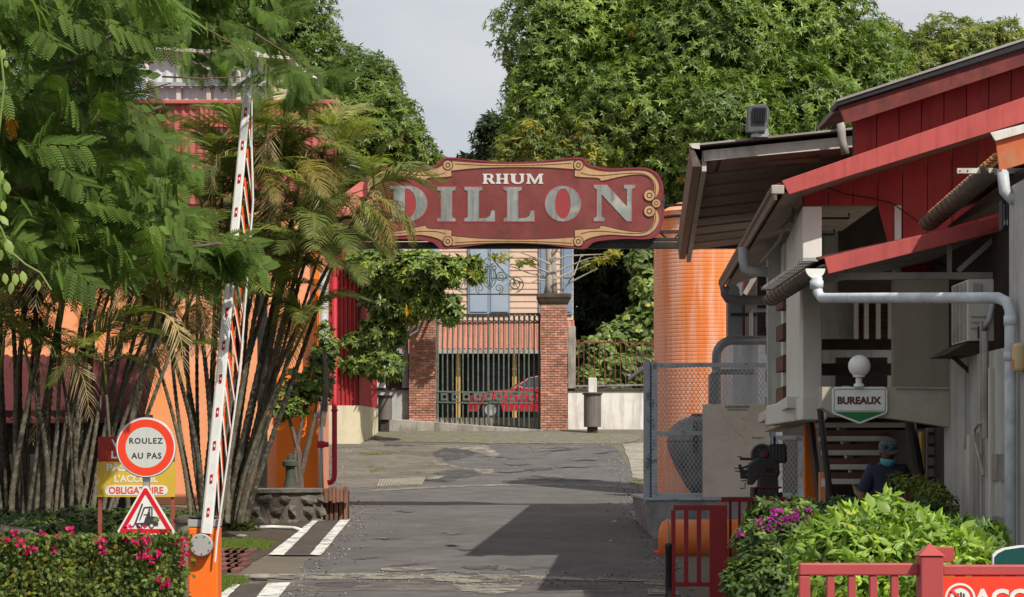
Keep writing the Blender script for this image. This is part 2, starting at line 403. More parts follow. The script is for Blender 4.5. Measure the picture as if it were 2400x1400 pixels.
M('brown_slat', (0.115, 0.055, 0.035), 0.7, 0.2, 5, rnd=0.2)
M('timber_and_shade', (0.05, 0.036, 0.03), 0.8, 0.3, 4)  # dark timber; also carries the shade under balcony and porch
M('porch_shade_panel', (0.24, 0.215, 0.165), 0.85, 0.08, 1.5, streak=(0.15, 0.13, 0.10), samt=0.4, sscale=4)  # panel colour darkened, the porch shade is put into the paint
M('beam_shaded_cream', (0.40, 0.375, 0.31), 0.85, 0.08, 1.5, blotch=(0.22, 0.2, 0.16), bamt=0.4, blscale=2)  # cream darkened to carry the porch shade
M('soffit', (0.32, 0.265, 0.215), 0.7, 0.2, 2, streak=(0.15, 0.11, 0.085), samt=0.6, sscale=2.5, rnd=0.2)
M('grey_board', (0.36, 0.33, 0.30), 0.85, 0.12, 3, blotch=(0.17, 0.14, 0.12), bamt=0.6, blscale=2.5)
M('white_board', (0.60, 0.58, 0.53), 0.8, 0.08, 3, streak=(0.25, 0.21, 0.17), samt=0.6, sscale=7, blotch=(0.3, 0.25, 0.2), bamt=0.4, blscale=5)
M('roof_sheet', (0.32, 0.31, 0.30), 0.6, 0.15, 2, blotch=(0.15, 0.11, 0.09), bamt=0.6, blscale=1.2)
M('gutter_brown', (0.10, 0.075, 0.06), 0.5, 0.2, 5, spec=0.4, blotch=(0.22, 0.18, 0.15), bamt=0.4, blscale=9)
M('tile_edge', (0.44, 0.20, 0.075), 0.8, 0.25, 6, rnd=0.3)
M('rusty_fascia', (0.50, 0.10, 0.035), 0.7, 0.15, 4, blotch=(0.34, 0.20, 0.10), bamt=0.7, blscale=5)
M('black_plastic', (0.02, 0.02, 0.022), 0.5, 0.2, 5)
M('lamp_grey', (0.09, 0.092, 0.10), 0.5, 0.15, 5)
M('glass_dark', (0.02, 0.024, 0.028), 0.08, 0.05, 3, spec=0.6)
M('globe', (0.78, 0.77, 0.73), 0.35, 0.03, 2, spec=0.5)
M('beige_plastic', (0.55, 0.42, 0.22), 0.5, 0.08, 4)
M('green_sign', (0.018, 0.16, 0.045), 0.45, 0.05, 4)
M('white_sign', (0.74, 0.74, 0.71), 0.5, 0.04, 4, blotch=(0.5, 0.49, 0.45), bamt=0.35, blscale=6)
M('maroon_ink', (0.11, 0.045, 0.04), 0.6, 0.1, 5)
M('sign_grey', (0.56, 0.575, 0.54), 0.5, 0.04, 3, streak=(0.42, 0.42, 0.39), samt=0.35, sscale=12)
M('signal_red', (0.78, 0.055, 0.02), 0.4, 0.04, 4)
M('triangle_red', (0.60, 0.012, 0.018), 0.4, 0.05, 4)
M('ad_red', (0.34, 0.03, 0.025), 0.6, 0.12, 4)
M('ad_yellow', (0.62, 0.42, 0.045), 0.6, 0.1, 3, streak=(0.52, 0.33, 0.05), samt=0.4, sscale=7)
M('ad_white', (0.70, 0.69, 0.65), 0.6, 0.05, 4)
M('ad_ink', (0.66, 0.07, 0.035), 0.6, 0.05, 4)
M('rust_post', (0.30, 0.075, 0.05), 0.7, 0.15, 6)
M('galv', (0.38, 0.39, 0.40), 0.45, 0.1, 6, metal=0.5)
M('barrier_orange', (0.86, 0.165, 0.015), 0.45, 0.04, 3, spec=0.4)
M('barrier_white', (0.74, 0.74, 0.71), 0.4, 0.04, 3, blotch=(0.5, 0.5, 0.47), bamt=0.3, blscale=7)
M('barrier_grey', (0.36, 0.355, 0.34), 0.55, 0.06, 5)
M('reflect_red', (0.42, 0.008, 0.012), 0.35, 0.05, 5)
M('skirt_orange', (0.78, 0.10, 0.015), 0.55, 0.1, 5)
M('gate_red', (0.40, 0.062, 0.062), 0.5, 0.06, 4, spec=0.4, blotch=(0.30, 0.05, 0.048), bamt=0.4, blscale=5)
M('rail_red', (0.27, 0.014, 0.018), 0.5, 0.08, 4, spec=0.4)
M('accent_red', (0.86, 0.055, 0.028), 0.4, 0.03, 4)
M('car_red', (0.42, 0.008, 0.022), 0.25, 0.03, 3, spec=0.5, coat=0.8)
M('car_silver', (0.40, 0.42, 0.44), 0.28, 0.03, 3, metal=0.6, coat=0.8)
M('car_glass', (0.03, 0.035, 0.038), 0.05, 0.02, 3, spec=0.7)
M('chrome', (0.7, 0.7, 0.7), 0.2, 0.02, 3, metal=1.0)
M('rubber', (0.018, 0.018, 0.018), 0.8, 0.2, 6)
M('bark', (0.14, 0.11, 0.085), 0.95, 0.35, 6, bump=0.8, bscale=25, streak=(0.06, 0.05, 0.04), samt=0.6, sscale=9)
M('pale_bark', (0.36, 0.32, 0.27), 0.9, 0.2, 6, bump=0.6, bscale=30, streak=(0.17, 0.14, 0.11), samt=0.6, sscale=10)
M('red_twig', (0.16, 0.10, 0.055), 0.9, 0.3, 6)
M('palm_stem', (0.085, 0.072, 0.045), 0.9, 0.4, 5, rnd=0.55, bump=0.4, streak=(0.05, 0.04, 0.032), samt=0.6, sscale=10, blotch=(0.24, 0.22, 0.18), bamt=0.5, blscale=12)
M('skin', (0.20, 0.085, 0.05), 0.55, 0.06, 6)
M('navy_cloth', (0.032, 0.042, 0.07), 0.9, 0.15, 12)
M('jean_cloth', (0.035, 0.045, 0.07), 0.9, 0.15, 12)
M('cap_grey', (0.12, 0.13, 0.14), 0.85, 0.1, 10)
M('black_hair', (0.012, 0.010, 0.009), 0.7, 0.2, 10)
M('mask_blue', (0.10, 0.42, 0.50), 0.8, 0.04, 8)
M('lens_mirror', (0.05, 0.12, 0.15), 0.15, 0.05, 4, metal=0.5)
M('machine_black', (0.04, 0.042, 0.046), 0.45, 0.2, 6, spec=0.45)
M('machine_red', (0.20, 0.014, 0.014), 0.5, 0.1, 6)
M('stake_wood', (0.23, 0.115, 0.075), 0.95, 0.25, 6, rnd=0.25, bump=0.6, bscale=25, streak=(0.09, 0.06, 0.05), samt=0.7, sscale=14)
M('stump', (0.22, 0.19, 0.155), 0.95, 0.25, 5, bump=0.6, streak=(0.10, 0.085, 0.07), samt=0.6, sscale=8)
M('hydrant_green', (0.06, 0.072, 0.055), 0.8, 0.25, 6)
M('green_board', (0.008, 0.066, 0.062), 0.35, 0.06, 4)

# ------------------------------------------------------------------ ground, road and what is laid on them
def rag(poly, amp, step, closed=True):
    """Resample a pixel polygon and roughen its edge."""
    out = []; n = len(poly)
    for i in range(n):
        a, b = poly[i], poly[(i + 1) % n]
        k = max(1, int(math.hypot(b[0] - a[0], (b[1] - a[1])) / step))
        for j in range(k):
            t = j / k
            out.append((a[0] + (b[0] - a[0]) * t + random.uniform(-amp, amp), a[1] + (b[1] - a[1]) * t + random.uniform(-amp, amp) * 0.22))
    return out

def sheet(name, mat, poly, lift, amp=0.0, step=12.0, label=None, kind='structure'):
    """A thin sheet laid on the sloping ground inside a pixel polygon (cut into strips so it follows the slope)."""
    pts = [gp(x, y) for x, y in (rag(poly, amp, step) if amp else poly)]
    import bmesh
    bm = bmesh.new()
    vs = [bm.verts.new((p.x, p.y, 0)) for p in pts]
    bm.faces.new(vs)
    bmesh.ops.triangulate(bm, faces=bm.faces)
    y0, y1 = min(p.y for p in pts), max(p.y for p in pts)
    yy = math.ceil(y0 / 0.5) * 0.5
    while yy < y1:
        bmesh.ops.bisect_plane(bm, geom=bm.verts[:] + bm.edges[:] + bm.faces[:], plane_co=(0, yy, 0), plane_no=(0, 1, 0))
        yy += 0.5
    for v in bm.verts: v.co.z = g(v.co.y) + lift
    bmesh.ops.recalc_face_normals(bm, faces=bm.faces)
    up = sum(f.normal.z for f in bm.faces)
    if up < 0: bmesh.ops.reverse_faces(bm, faces=bm.faces)
    me = bpy.data.meshes.new(name); bm.to_mesh(me); bm.free()
    o = link(name, me, mat); o['kind'] = kind
    if label: o['label'] = label
    return o

def strip_ground(name, mat, xl, xr, ys, lift, kind='structure'):
    """Sheet between the edges xl(Y) and xr(Y)."""
    mb = MB(); n = 9; vs = []
    for y in ys:
        a, b = xl(y), xr(y)
        vs += [(a + (b - a) * i / (n - 1), y, g(y) + lift) for i in range(n)]
    fs = [(r * n + i, r * n + i + 1, (r + 1) * n + i + 1, (r + 1) * n + i) for r in range(len(ys) - 1) for i in range(n - 1)]
    mb.add(vs, fs)
    return tag(mb.build(name, mat), kind=kind)

ys = list(np.arange(-40, 100, 0.5)) + [110, 130, 160, 220, 320, 500, 900, 1600]
xs = [-900, -300, -100, -40, -20, -10, -5, 0, 5, 10, 20, 40, 100, 300, 900]
mb = MB(); n = len(xs)
mb.add([(x, y, g(min(y, 130))) for y in ys for x in xs], [(r * n + i, r * n + i + 1, (r + 1) * n + i + 1, (r + 1) * n + i) for r in range(len(ys) - 1) for i in range(n - 1)])
tag(mb.build('ground', 'dirt'), label='brown packed earth around the sloping lane', kind='structure')

wob = lambda y, s: 0.05 * math.sin(y * 1.7 + s) + 0.03 * math.sin(y * 4.3 + 2 * s)
road_r = lambda y: float(np.interp(y, [0, 30, 36, 44, 52, 61, 68, 70], [2.3, 2.25, 2.45, 2.7, 2.9, 3.05, 3.05, 2.9])) + wob(y, 1)
road_l = lambda y: float(np.interp(y, [0, 30, 46, 50, 53, 70], [-3.0, -2.95, -3.05, -3.35, -4.4, -5.2])) + wob(y, 2)
o = strip_ground('road', 'asphalt', road_l, road_r, list(np.arange(-30, 70.1, 0.5)), 0.006)
o['label'] = 'worn grey asphalt lane climbing towards the iron gate'

Z5 = lambda pts: [(740 + x * 0.3928, 850 + y * 0.3928) for x, y in pts]
sheet('apron', 'apron', Z5([(120, 440), (400, 478), (700, 492), (1000, 492), (1062, 520), (1105, 556), (1060, 578), (980, 545), (900, 522), (760, 512), (690, 542), (730, 582), (770, 602),
      (870, 628), (1060, 642), (1078, 668), (1000, 672), (900, 642), (760, 652), (640, 690), (600, 722), (350, 748), (160, 750), (110, 700), (100, 560)]), 0.012, 5, 9, 'brown worn patch of old paving beside the lane')
for i, poly in enumerate([[(700, 588), (770, 604), (870, 630), (1060, 642), (1075, 664), (1000, 668), (930, 640), (820, 628), (720, 610)],
                          [(760, 512), (900, 500), (1010, 496), (1065, 522), (1100, 556), (1060, 574), (980, 545), (900, 522)],
                          [(640, 692), (700, 676), (790, 674), (740, 696), (680, 702)]]):
    sheet('concrete_patch', 'patch_concrete', Z5(poly), 0.018, 3, 7, ['long pale bare patch where the asphalt broke away', 'curved pale bare patch below the mossy strip', 'small pale bare spot above the drain'][i])
sheet('cracked_patch', 'asphalt_old', Z5([(1270, 500), (1640, 498), (1560, 520), (1420, 528), (1350, 572), (1290, 575), (1300, 540)]), 0.014, 5, 8, 'greyer worn patch of asphalt below the gate')
sheet('mossy_strip', 'moss', Z5([(300, 400), (560, 408), (1000, 415), (1500, 418), (1960, 430), (1900, 470), (1830, 488), (1500, 486), (1060, 484), (700, 478), (380, 474)]), 0.012, 4, 9, 'mossy cobbled strip in front of the gate')
for i, poly in enumerate([[(250, 540), (430, 528), (480, 540), (380, 556), (280, 556)], [(310, 640), (390, 628), (410, 648), (330, 660)], [(1870, 700), (1950, 700), (1950, 730), (1880, 726)]]):
    sheet('moss_patch', 'moss_bright', Z5(poly), 0.022, 5, 6, ['broad bright moss patch on the brown paving', 'small bright moss patch above the drain grate', 'bright moss at the foot of the mesh fence'][i])
sheet('side_pavement', 'worn_concrete', Z5([(1830, 490), (1960, 480), (1960, 700), (1890, 690), (1868, 600), (1840, 520)]), 0.016, 3, 8, 'pale concrete verge along the lane')
sheet('drain_line', 'patch_concrete', Z5([(320, 764), (700, 742), (1100, 730), (1500, 730), (1870, 742), (1870, 752), (1500, 738), (1100, 739), (700, 752), (330, 774)]), 0.016, 1, 14, 'thin pale concrete joint across the lane')
sheet('cross_joint', 'patch_concrete', Z5([(-420, 1270), (200, 1262), (900, 1264), (1500, 1284), (2020, 1300), (2020, 1312), (1500, 1306), (1200, 1306), (900, 1322), (600, 1296), (100, 1302), (-420, 1292)]), 0.016, 4, 9, 'broad pale broken joint across the near lane')
sheet('cross_old_patch', 'asphalt_old', Z5([(-400, 1306), (900, 1318), (1700, 1330), (1900, 1380), (1200, 1380), (600, 1365), (-400, 1370)]), 0.011, 6, 12, 'older browner band of asphalt near the barrier')  # browner band laid across the near lane
sheet('near_worn_patch', 'patch_concrete', Z5([(820, 1334), (1000, 1324), (1230, 1330), (1200, 1368), (1080, 1392), (900, 1380)]), 0.016, 6, 8, 'pale worn patch on the near lane')
sheet('worn_patch', 'patch_concrete', Z5([(380, 1236), (480, 1230), (740, 1234), (700, 1246), (520, 1252), (390, 1250)]), 0.02, 3, 8, 'thin pale scrape on the lane before the joint')
sheet('wet_patch', 'patch_concrete', Z5([(1960, 1320), (2040, 1308), (2130, 1330), (2180, 1396), (1990, 1392)]), 0.02, 5, 7, 'pale spill on the ground beside the black bollard')
sheet('pale_patch', 'patch_concrete', Z5([(1870, 890), (1920, 890), (1985, 940), (1960, 960), (1900, 945)]), 0.02, 4, 6, 'pale concrete patch at the fence base corner')  # pale patch laid at the fence corner
paint = [([(628, 1304), (664, 1305), (746, 1223), (732, 1223)], 'white painted line on the outer side of the ramp strip'),
         ([(725, 1305), (752, 1305), (822, 1219), (797, 1222)], 'white painted line on the road side of the ramp strip'),
         ([(490, 1420), (518, 1420), (563, 1374), (543, 1375)], 'white painted line beside the orange barrier'),
         ([(590, 1420), (640, 1420), (682, 1369), (627, 1371)], 'white painted line at the road edge near the barrier')]
for p, l in paint: sheet('painted_line', 'road_paint', p, 0.026, 1.2, 8, l)
sheet('tyre_strip', 'tyre_strip', [(664, 1305), (725, 1305), (797, 1222), (746, 1223)], 0.022, 0, 8, 'dark ramp strip between two white lines')
sheet('tyre_strip', 'tyre_strip', [(520, 1420), (590, 1420), (627, 1371), (563, 1374)], 0.022, 0, 8, 'dark ramp strip beside the orange barrier')
sheet('bed_soil', 'soil', [(-200, 1190), (560, 1195), (740, 1222), (690, 1262), (630, 1300), (530, 1345), (480, 1420), (-200, 1420)], 0.010, 3, 14, 'dark soil of the planted bed')
for i in range(4):   # short worn dashes of paint on the lane
    x, y = random.uniform(790, 900), random.uniform(1222, 1292)
    sheet('paint_scrap', 'patch_concrete', [(x, y), (x + random.uniform(20, 40), y - .6), (x + random.uniform(20, 40), y + .9), (x + 2, y + 1)], 0.018, .6, 6, 'worn dash of white paint on the lane')
# red pavers beside the barrier
for r in range(5):
    for c in range(4):
        x0 = 522 + c * 18 + r * 1; y0 = 1290 + r * 11
        if x0 + 16 > 596 - r * 5: continue
        a, b = gp(x0, y0), gp(x0 + 16.5, y0 + 9.6)
        q = MB().box(a.x, b.x, b.y, a.y, g(a.y) - 0.03, g(a.y) + 0.03)
        tag(q.build('paver', 'paver', bevel=0.006), label='red paver of the small path beside the barrier', kind='structure')

# cracks, tar stains and a painted shadow on the worn asphalt
M('crack', (0.035, 0.032, 0.030), 0.95, 0.2, 5)
M('tar', (0.076, 0.071, 0.069), 0.8, 0.25, 3, holes=(0.42, 0.56, 2.4), blotch=(0.10, 0.09, 0.085), bamt=0.6, blscale=1.5)  # tar tone, used for the painted lane shadow too
rc = random.Random(12)
def crack(px, py, L, dirn, w=1.1):
    top, x, y = [], px, py
    while abs(x - px) < L:
        top.append((x, y)); x += dirn * rc.uniform(6, 13); y += rc.uniform(-2.6, 2.6)
    bot = [(a, b + w * rc.uniform(.5, 1.5) * math.sin(math.pi * min(1, .15 + i / len(top)))) for i, (a, b) in enumerate(top)]
    if len(top) > 2: sheet('crack', 'crack', top + bot[::-1], 0.021, 0, 8, 'thin dark crack in the asphalt')
for a in [(1120, 1072, 120, 1), (1180, 1088, 90, 1), (1260, 1062, 110, 1), (1300, 1096, 130, 1), (1330, 1078, 90, 1), (1390, 1066, 70, 1), (1150, 1108, 140, 1), (1240, 1118, 120, 1), (980, 1128, 110, 1), (1060, 1290, 80, 1), (1080, 1282, 40, -1),
          (900, 1330, 150, 1), (1150, 1338, 130, 1), (1000, 1346, 200, 1), (820, 1312, 120, 1), (1240, 1330, 120, 1), (920, 1200, 60, 1), (1020, 1250, 90, 1), (870, 1265, 90, 1)]: crack(*a)
for poly in ([(640, 690), (700, 668), (760, 648), (860, 640), (950, 650), (985, 668), (900, 690), (800, 700), (720, 716), (660, 712)], [(1180, 690), (1300, 684), (1500, 694), (1700, 704), (1640, 716), (1400, 708), (1220, 702)], [(400, 486), (520, 490), (600, 500), (500, 508), (420, 500)],
             [(690, 545), (780, 512), (900, 524), (980, 548), (900, 566), (780, 590)], [(1340, 512), (1500, 508), (1520, 520), (1400, 522)], [(1240, 640), (1400, 628), (1420, 645), (1300, 652)], [(0, 1310), (200, 1306), (330, 1320), (200, 1346), (0, 1340)], [(880, 1222), (1100, 1216), (1060, 1244), (900, 1240)]):
    sheet('dark_patch', 'tar', Z5(poly), 0.0145, 5, 7, 'dark patch on the lane')  # the long strip far up the lane paints a shadow into the asphalt
# ------------------------------------------------------------------ brick pillars and iron gate
GYd = 75.0
def pillar(px0, px1, top, cap, label, seed):
    rnd = random.Random(seed)
    x0, x1 = PX(px0, GYd), PX(px1, GYd); zb = g(GYd) - 0.15; zt = PZ(top, GYd)
    t = thing('brick_pillar', label, 'pillar', ((x0 + x1) / 2, GYd + 0.4, zb), 'brick pillars of the iron gate')
    MB().box(x0 + 0.012, x1 - 0.012, GYd + 0.02, GYd + 0.85, zb, zt).build('core', 'mortar', t)
    ch, bl = 0.0765, (x1 - x0) / 4.0
    full = MB().box(-bl / 2 + 0.009, bl / 2 - 0.009, 0, 0.1, 0, ch - 0.021).mesh('brick')
    half = MB().box(-bl / 4 + 0.006, bl / 4 - 0.006, 0, 0.1, 0, ch - 0.021).mesh('brick')
    z = zb; r = 0
    while z + ch < zt:
        if r % 2 == 0: seq = [(full, bl * (i + 0.5)) for i in range(4)]
        else: seq = [(half, bl / 4)] + [(full, bl * (i + 1)) for i in range(3)] + [(half, bl * 3.75)]
        for m, u in seq:
            link('brick', m, 'brick', t, (x0 + u, GYd - rnd.uniform(0.0, 0.012), z + rnd.uniform(-.003, .003)))
        z += ch; r += 1
    c = MB()
    if cap:
        c.hexa([(x0 - .02, GYd - .03, zt), (x1 + .02, GYd - .03, zt), (x1 + .02, GYd + .88, zt), (x0 - .02, GYd + .88, zt)],
               [(x0 - .1, GYd - .1, zt + .17), (x1 + .1, GYd - .1, zt + .17), (x1 + .1, GYd + .95, zt + .17), (x0 - .1, GYd + .95, zt + .17)])
        c.box(x0 - .12, x1 + .12, GYd - .12, GYd + .97, zt + .173, zt + .32)
    c.build('cap', 'mossy_cap', t, bevel=0.03)
    return t
pillar(958, 1022, 712, True, 'brick gate pillar half hidden behind the glossy-leaved tree', 1)
pillar(1267, 1330, 712, True, 'brick gate pillar with a bare sapling growing on its cap', 2)

gt = thing('iron_gate', 'tall green rusty iron gate between two brick pillars', 'gate', (PX(1144, GYd), GYd + 0.35, g(GYd)))
GY2 = GYd + 0.35
xa, xb = PX(1023, GY2), PX(1266, GY2)
zbot = lambda x: PZ(984 + (x - xa) / (xb - xa) * 22, GY2)
ztop = PZ(735, GY2)
for i in range(21):
    x = xa + 0.03 + (xb - xa - 0.06) * i / 20
    MB().tube([(x, GY2, zbot(x) + 0.02), (x + random.uniform(-.01, .01), GY2, PZ(850, GY2)), (x, GY2, ztop - 0.04)], 0.025 if i not in (0, 10, 20) else 0.038, 6).build('bar', 'green_iron', gt)
xm = (xa + xb) / 2
for (u0, u1, dz) in ((xa, xm - .02, 0.0), (xm + .02, xb, 0.03)):
    zf1, zf0 = PZ(738, GY2) + dz, PZ(759, GY2) + dz
    fr = MB().bar((u0, GY2 - .02, zf1), (u1, GY2 - .02, zf1), .05, .05).bar((u0, GY2 - .02, zf0), (u1, GY2 - .02, zf0), .05, .05).build('rail', 'dark_iron', gt)
    k = 10
    for i in range(k):
        cx = u0 + (u1 - u0) * (i + .5) / k
        ring = [(cx + .085 * math.cos(a), GY2 - .03, (zf0 + zf1) / 2 + .10 * math.sin(a)) for a in np.linspace(0, 2 * math.pi, 13)]
        MB().tube(ring, .018, 5, False).build('ring', 'dark_iron', gt)
    for py in (918, 943):
        z0, z1 = PZ(py, GY2), PZ(py, GY2) - .03
        MB().bar((u0, GY2 - .03, z0), (u1, GY2 - .03, z1), .04, .05).build('rail', 'green_iron', gt)
for i in range(9):
    cx = xa + .25 + i * (xb - xa - .5) / 8
    zc = PZ(930.5, GY2)
    s = .115
    lp = [(cx - s, zc - s), (cx + s, zc - s), (cx + s, zc + s), (cx - s, zc + s)]
    hole = [(cx + .062 * math.cos(a), zc + .062 * math.sin(a)) for a in np.linspace(0, 2 * math.pi, 9)[:-1]]
    MB().plate([lp, hole], GY2 - .06, GY2 - .045).build('panel', 'green_iron', gt)
# scrolled overthrow above the gate
ot = thing('gate_overthrow', 'scrolled green wrought iron overthrow above the gate', 'ironwork', (PX(1144, GY2), GY2, PZ(690, GY2)))
MB().tube([(xa - .35, GY2, PZ(690, GY2)), (xb + .3, GY2, PZ(690, GY2))], .022, 6).build('rail', 'dark_iron', ot)
def spiral(cx, cz, r, turns, a0, sgn, k=26):
    return [(cx + r * (1 - .8 * i / k) * math.cos(a0 + sgn * turns * 2 * math.pi * i / k), GY2, cz + r * (1 - .8 * i / k) * math.sin(a0 + sgn * turns * 2 * math.pi * i / k)) for i in range(k + 1)]
ox, oz = PX(1147, GY2), PZ(688, GY2)
for s in (-1, 1):
    for (dx, dz, r, tn, a0) in ((.83, .30, .27, 1.9, -math.pi / 2), (.36, .52, .17, 1.6, 0), (.30, .16, .15, 1.5, -math.pi / 2), (.14, .82, .12, 1.4, math.pi / 2)):
        pts = spiral(0, dz, r, tn, a0, 1)
        MB().tube([(ox + s * (dx + p[0]), p[1], oz + p[2]) for p in pts], .019, 5).build('scroll', 'patina', ot)
    arc = [(ox + s * (1.08 - 1.0 * t), GY2, oz + .35 + .78 * t ** 1.8) for t in np.linspace(0, 1, 12)]
    MB().tube(arc, .021, 5).build('scroll', 'patina', ot)
    arc = [(ox + s * (.95 - .55 * t), GY2, oz + .05 + .5 * math.sin(t * math.pi * .8)) for t in np.linspace(0, 1, 10)]
    MB().tube(arc, .018, 5).build('scroll', 'patina', ot)
    for i in range(7):
        x = ox + s * (.45 + .055 * i)
        MB().bar((x - .14, GY2 + .01, oz + .04), (x + .10, GY2 + .01, oz + .34), .011).build('lattice_bar', 'patina', ot)
ring = [(ox + .21 * math.cos(a), GY2, oz + .52 + .34 * math.sin(a)) for a in np.linspace(0, 2 * math.pi, 25)]
MB().tube(ring, .02, 5, False).build('scroll', 'patina', ot)
for k in range(5):
    x = ox + (k - 2) * .075
    MB().tube([(ox, GY2, oz + .1), (x, GY2, oz + .5), (ox + (k - 2) * .05, GY2, oz + .82)], .013, 5).build('stem', 'rust' if k == 2 else 'patina', ot)
MB().lathe([(.001, 0), (.055, .03), (.02, .1), (.05, .2), (.001, .33)], (ox, GY2, oz + 1.05), 8).build('finial', 'patina', ot)

# sill, side walls, posts and fence beside the gate
s0, s1 = PX(878, 74.6), PX(1272, 74.6)
mb = MB()
mb.hexa([(s0, 74.3, g(74) - .2), (s1, 74.3, g(74) - .2), (s1, 74.96, g(74) - .2), (s0, 74.96, g(74) - .2)],
        [(s0, 74.3, PZ(979, 74.6)), (s1, 74.3, PZ(1008, 74.6)), (s1, 74.96, PZ(1008, 74.6)), (s0, 74.96, PZ(979, 74.6))])
o = mb.build('gate_sill', 'old_concrete', base=(PX(1075, 74.6), 74.6, g(74.6)), bevel=0.03); tag(o, 'sloping grey concrete sill below the iron gate', 'sill')
w = thing('white_wall', 'stained white garden wall with iron railing beside the brick pillar', 'wall', (PX(1430, 75.3), 75.4, g(75)))
x0, x1 = PX(1331, 75.3), PX(1640, 75.3)
MB().box(x0, x1, 75.25, 75.5, g(75) - .2, PZ(917, 75.3)).build('base_wall', 'white_wall', w)
MB().box(x0, x1, 75.2, 75.55, PZ(917, 75.3), PZ(911, 75.3)).build('coping', 'mossy_cap', w, bevel=0.01)
MB().box(x0, x0 + .24, 75.14, 75.44, PZ(911, 75.3), PZ(766, 75.3)).build('post', 'old_concrete', w, bevel=0.01)
MB().bar((x0 + .2, 75.35, PZ(905, 75.3)), (x1, 75.35, PZ(900, 75.3)), .04, .05).build('rail', 'grey_concrete', w)
MB().bar((x0 + .2, 75.35, PZ(803, 75.3)), (x1, 75.35, PZ(803, 75.3)), .03, .04).build('rail', 'rust', w)
for i in range(20):
    x = x0 + .34 + i * .165
    MB().bar((x, 75.35, PZ(909, 75.3)), (x, 75.35, PZ(800, 75.3) + .05), .028).build('bar', 'rust', w)
w = thing('garden_wall', 'grey stained low wall with post beside the leafy pillar', 'wall', (PX(920, 75.3), 75.4, g(75)))
x0, x1 = PX(884, 75.3), PX(957, 75.3)
MB().box(x0, x1, 75.3, 75.55, g(75) - .2, PZ(915, 75.3)).build('base_wall', 'stained_white', w)
MB().box(x0, x1, 75.25, 75.6, PZ(915, 75.3), PZ(910, 75.3)).build('coping', 'mossy_cap', w)
MB().box(x1 - .19, x1, 75.2, 75.45, PZ(910, 75.3), PZ(765, 75.3)).build('post', 'grey_concrete', w, bevel=0.01)
MB().box(x0, x0 + .26, 75.2, 75.5, PZ(910, 75.3), PZ(860, 75.3)).build('post', 'white_wall', w, bevel=0.01)
for i in range(4):
    x = x0 + .34 + i * .11
    MB().bar((x, 75.4, PZ(910, 75.3)), (x, 75.4, PZ(820, 75.3)), .025).build('bar', 'rust', w)

def drum(pxa, pxb, pyt, pyb, Y, label, post, full=True):
    cx = PX((pxa + pxb) / 2, Y); r = (PX(pxb, Y) - PX(pxa, Y)) / 2 - .03; zt, zb = PZ(pyt, Y), PZ(pyb, Y)
    t = thing('iron_drum', label, 'drum', (cx, Y, g(Y)))
    fix(MB().lathe([(0.001, zb), (r, zb), (r, zt), (r * .2, zt + .01), (.001, zt + .01)], (cx, Y, 0), 22).build('barrel', 'old_concrete' if not full else 'dark_grey_drum', t))
    fix(MB().lathe([(r - .01, zt - .01), (r + .05, zt), (r + .05, zt + .04), (.001, zt + .045)], (cx, Y, 0), 22).build('lip', 'dark_iron', t))
    MB().box(cx - r * .6, cx + r * .6, Y - r * .5, Y + r * .5, g(Y) - .1, zb).build('foot', 'dark_iron', t)
    if post: MB().box(cx - .13, cx + .13, Y - .13, Y + .13, zt + .05, PZ(post, Y)).build('post', 'white_wall', t, bevel=0.02)
M('dark_grey_drum', (0.15, 0.13, 0.115), 0.8, 0.2, 3, streak=(0.08, 0.06, 0.05), samt=0.6, sscale=6)
drum(1366, 1411, 925, 1001, 73.6, 'brown grey iron drum with a white post, against the white wall', 886)
drum(884, 921, 930, 984, 74.0, 'dark iron drum beside the sill and red shed', None)

# ------------------------------------------------------------------ house behind the gate
HY = 90.0
h = thing('clapboard_house', 'peach clapboard house with blue shutters behind the gate', 'house', (PX(1140, HY), HY + 3, g(HY)))
hx0, hx1 = PX(760, HY), PX(1344, HY)
MB().box(hx0, hx1, HY + .06, HY + 8, g(HY), PZ(520, HY)).build('wall', 'peach_board', h)
bh = .235; z = PZ(765, HY)
bd = MB(); L = hx1 - hx0
bd.add([(0, 0, 0), (L, 0, 0), (L, .032, bh), (0, .032, bh), (0, .06, 0), (L, .06, 0)], [(0, 1, 2, 3), (0, 4, 5, 1)])
bm_ = bd.mesh('clapboard')
while z < PZ(530, HY):
    link('clapboard', bm_, 'peach_board', h, (hx0, HY, z)); z += bh
for (p0, p1, t, b, m) in ((1097, 1195, 560, 738, 'blue_paint'), (1263, 1289, 560, 738, 'blue_paint'), (1008, 1030, 560, 700, 'pale_blue'), (1316, 1342, 560, 738, 'blue_paint')):
    sh = MB().box(PX(p0, HY), PX(p1, HY), HY - .07, HY - .01, PZ(b, HY), PZ(t, HY)).build('shutter', m, h, bevel=.01)
    n = 2 if p1 - p0 > 60 else 1
    for i in range(n):
        a0 = PX(p0, HY) + (PX(p1, HY) - PX(p0, HY)) * i / n; a1 = PX(p0, HY) + (PX(p1, HY) - PX(p0, HY)) * (i + 1) / n
        for (q0, q1) in ((b - 6, 660), (652, 575)):
            MB().box(a0 + .07, a1 - .07, HY - .1, HY - .072, PZ(q0, HY), PZ(q1, HY)).build('shutter_panel', 'pale_blue' if p0 == 1097 else m, sh, bevel=.015)
MB().corr((hx0, 85.4, PZ(818, 85.4)), (hx1 - hx0, 0, 0), (0, 3.8, PZ(752, 89.2) - PZ(818, 85.4)), .19, .028).build('porch_roof', 'porch_roof', h)
MB().box(hx0, hx1, 85.32, 85.4, PZ(829, 85.4), PZ(819, 85.4)).build('fascia', 'grey_board', h)
MB().box(hx0, hx1, 88.6, 88.8, g(88), PZ(770, 88)).build('back_wall', 'dark_room', h)
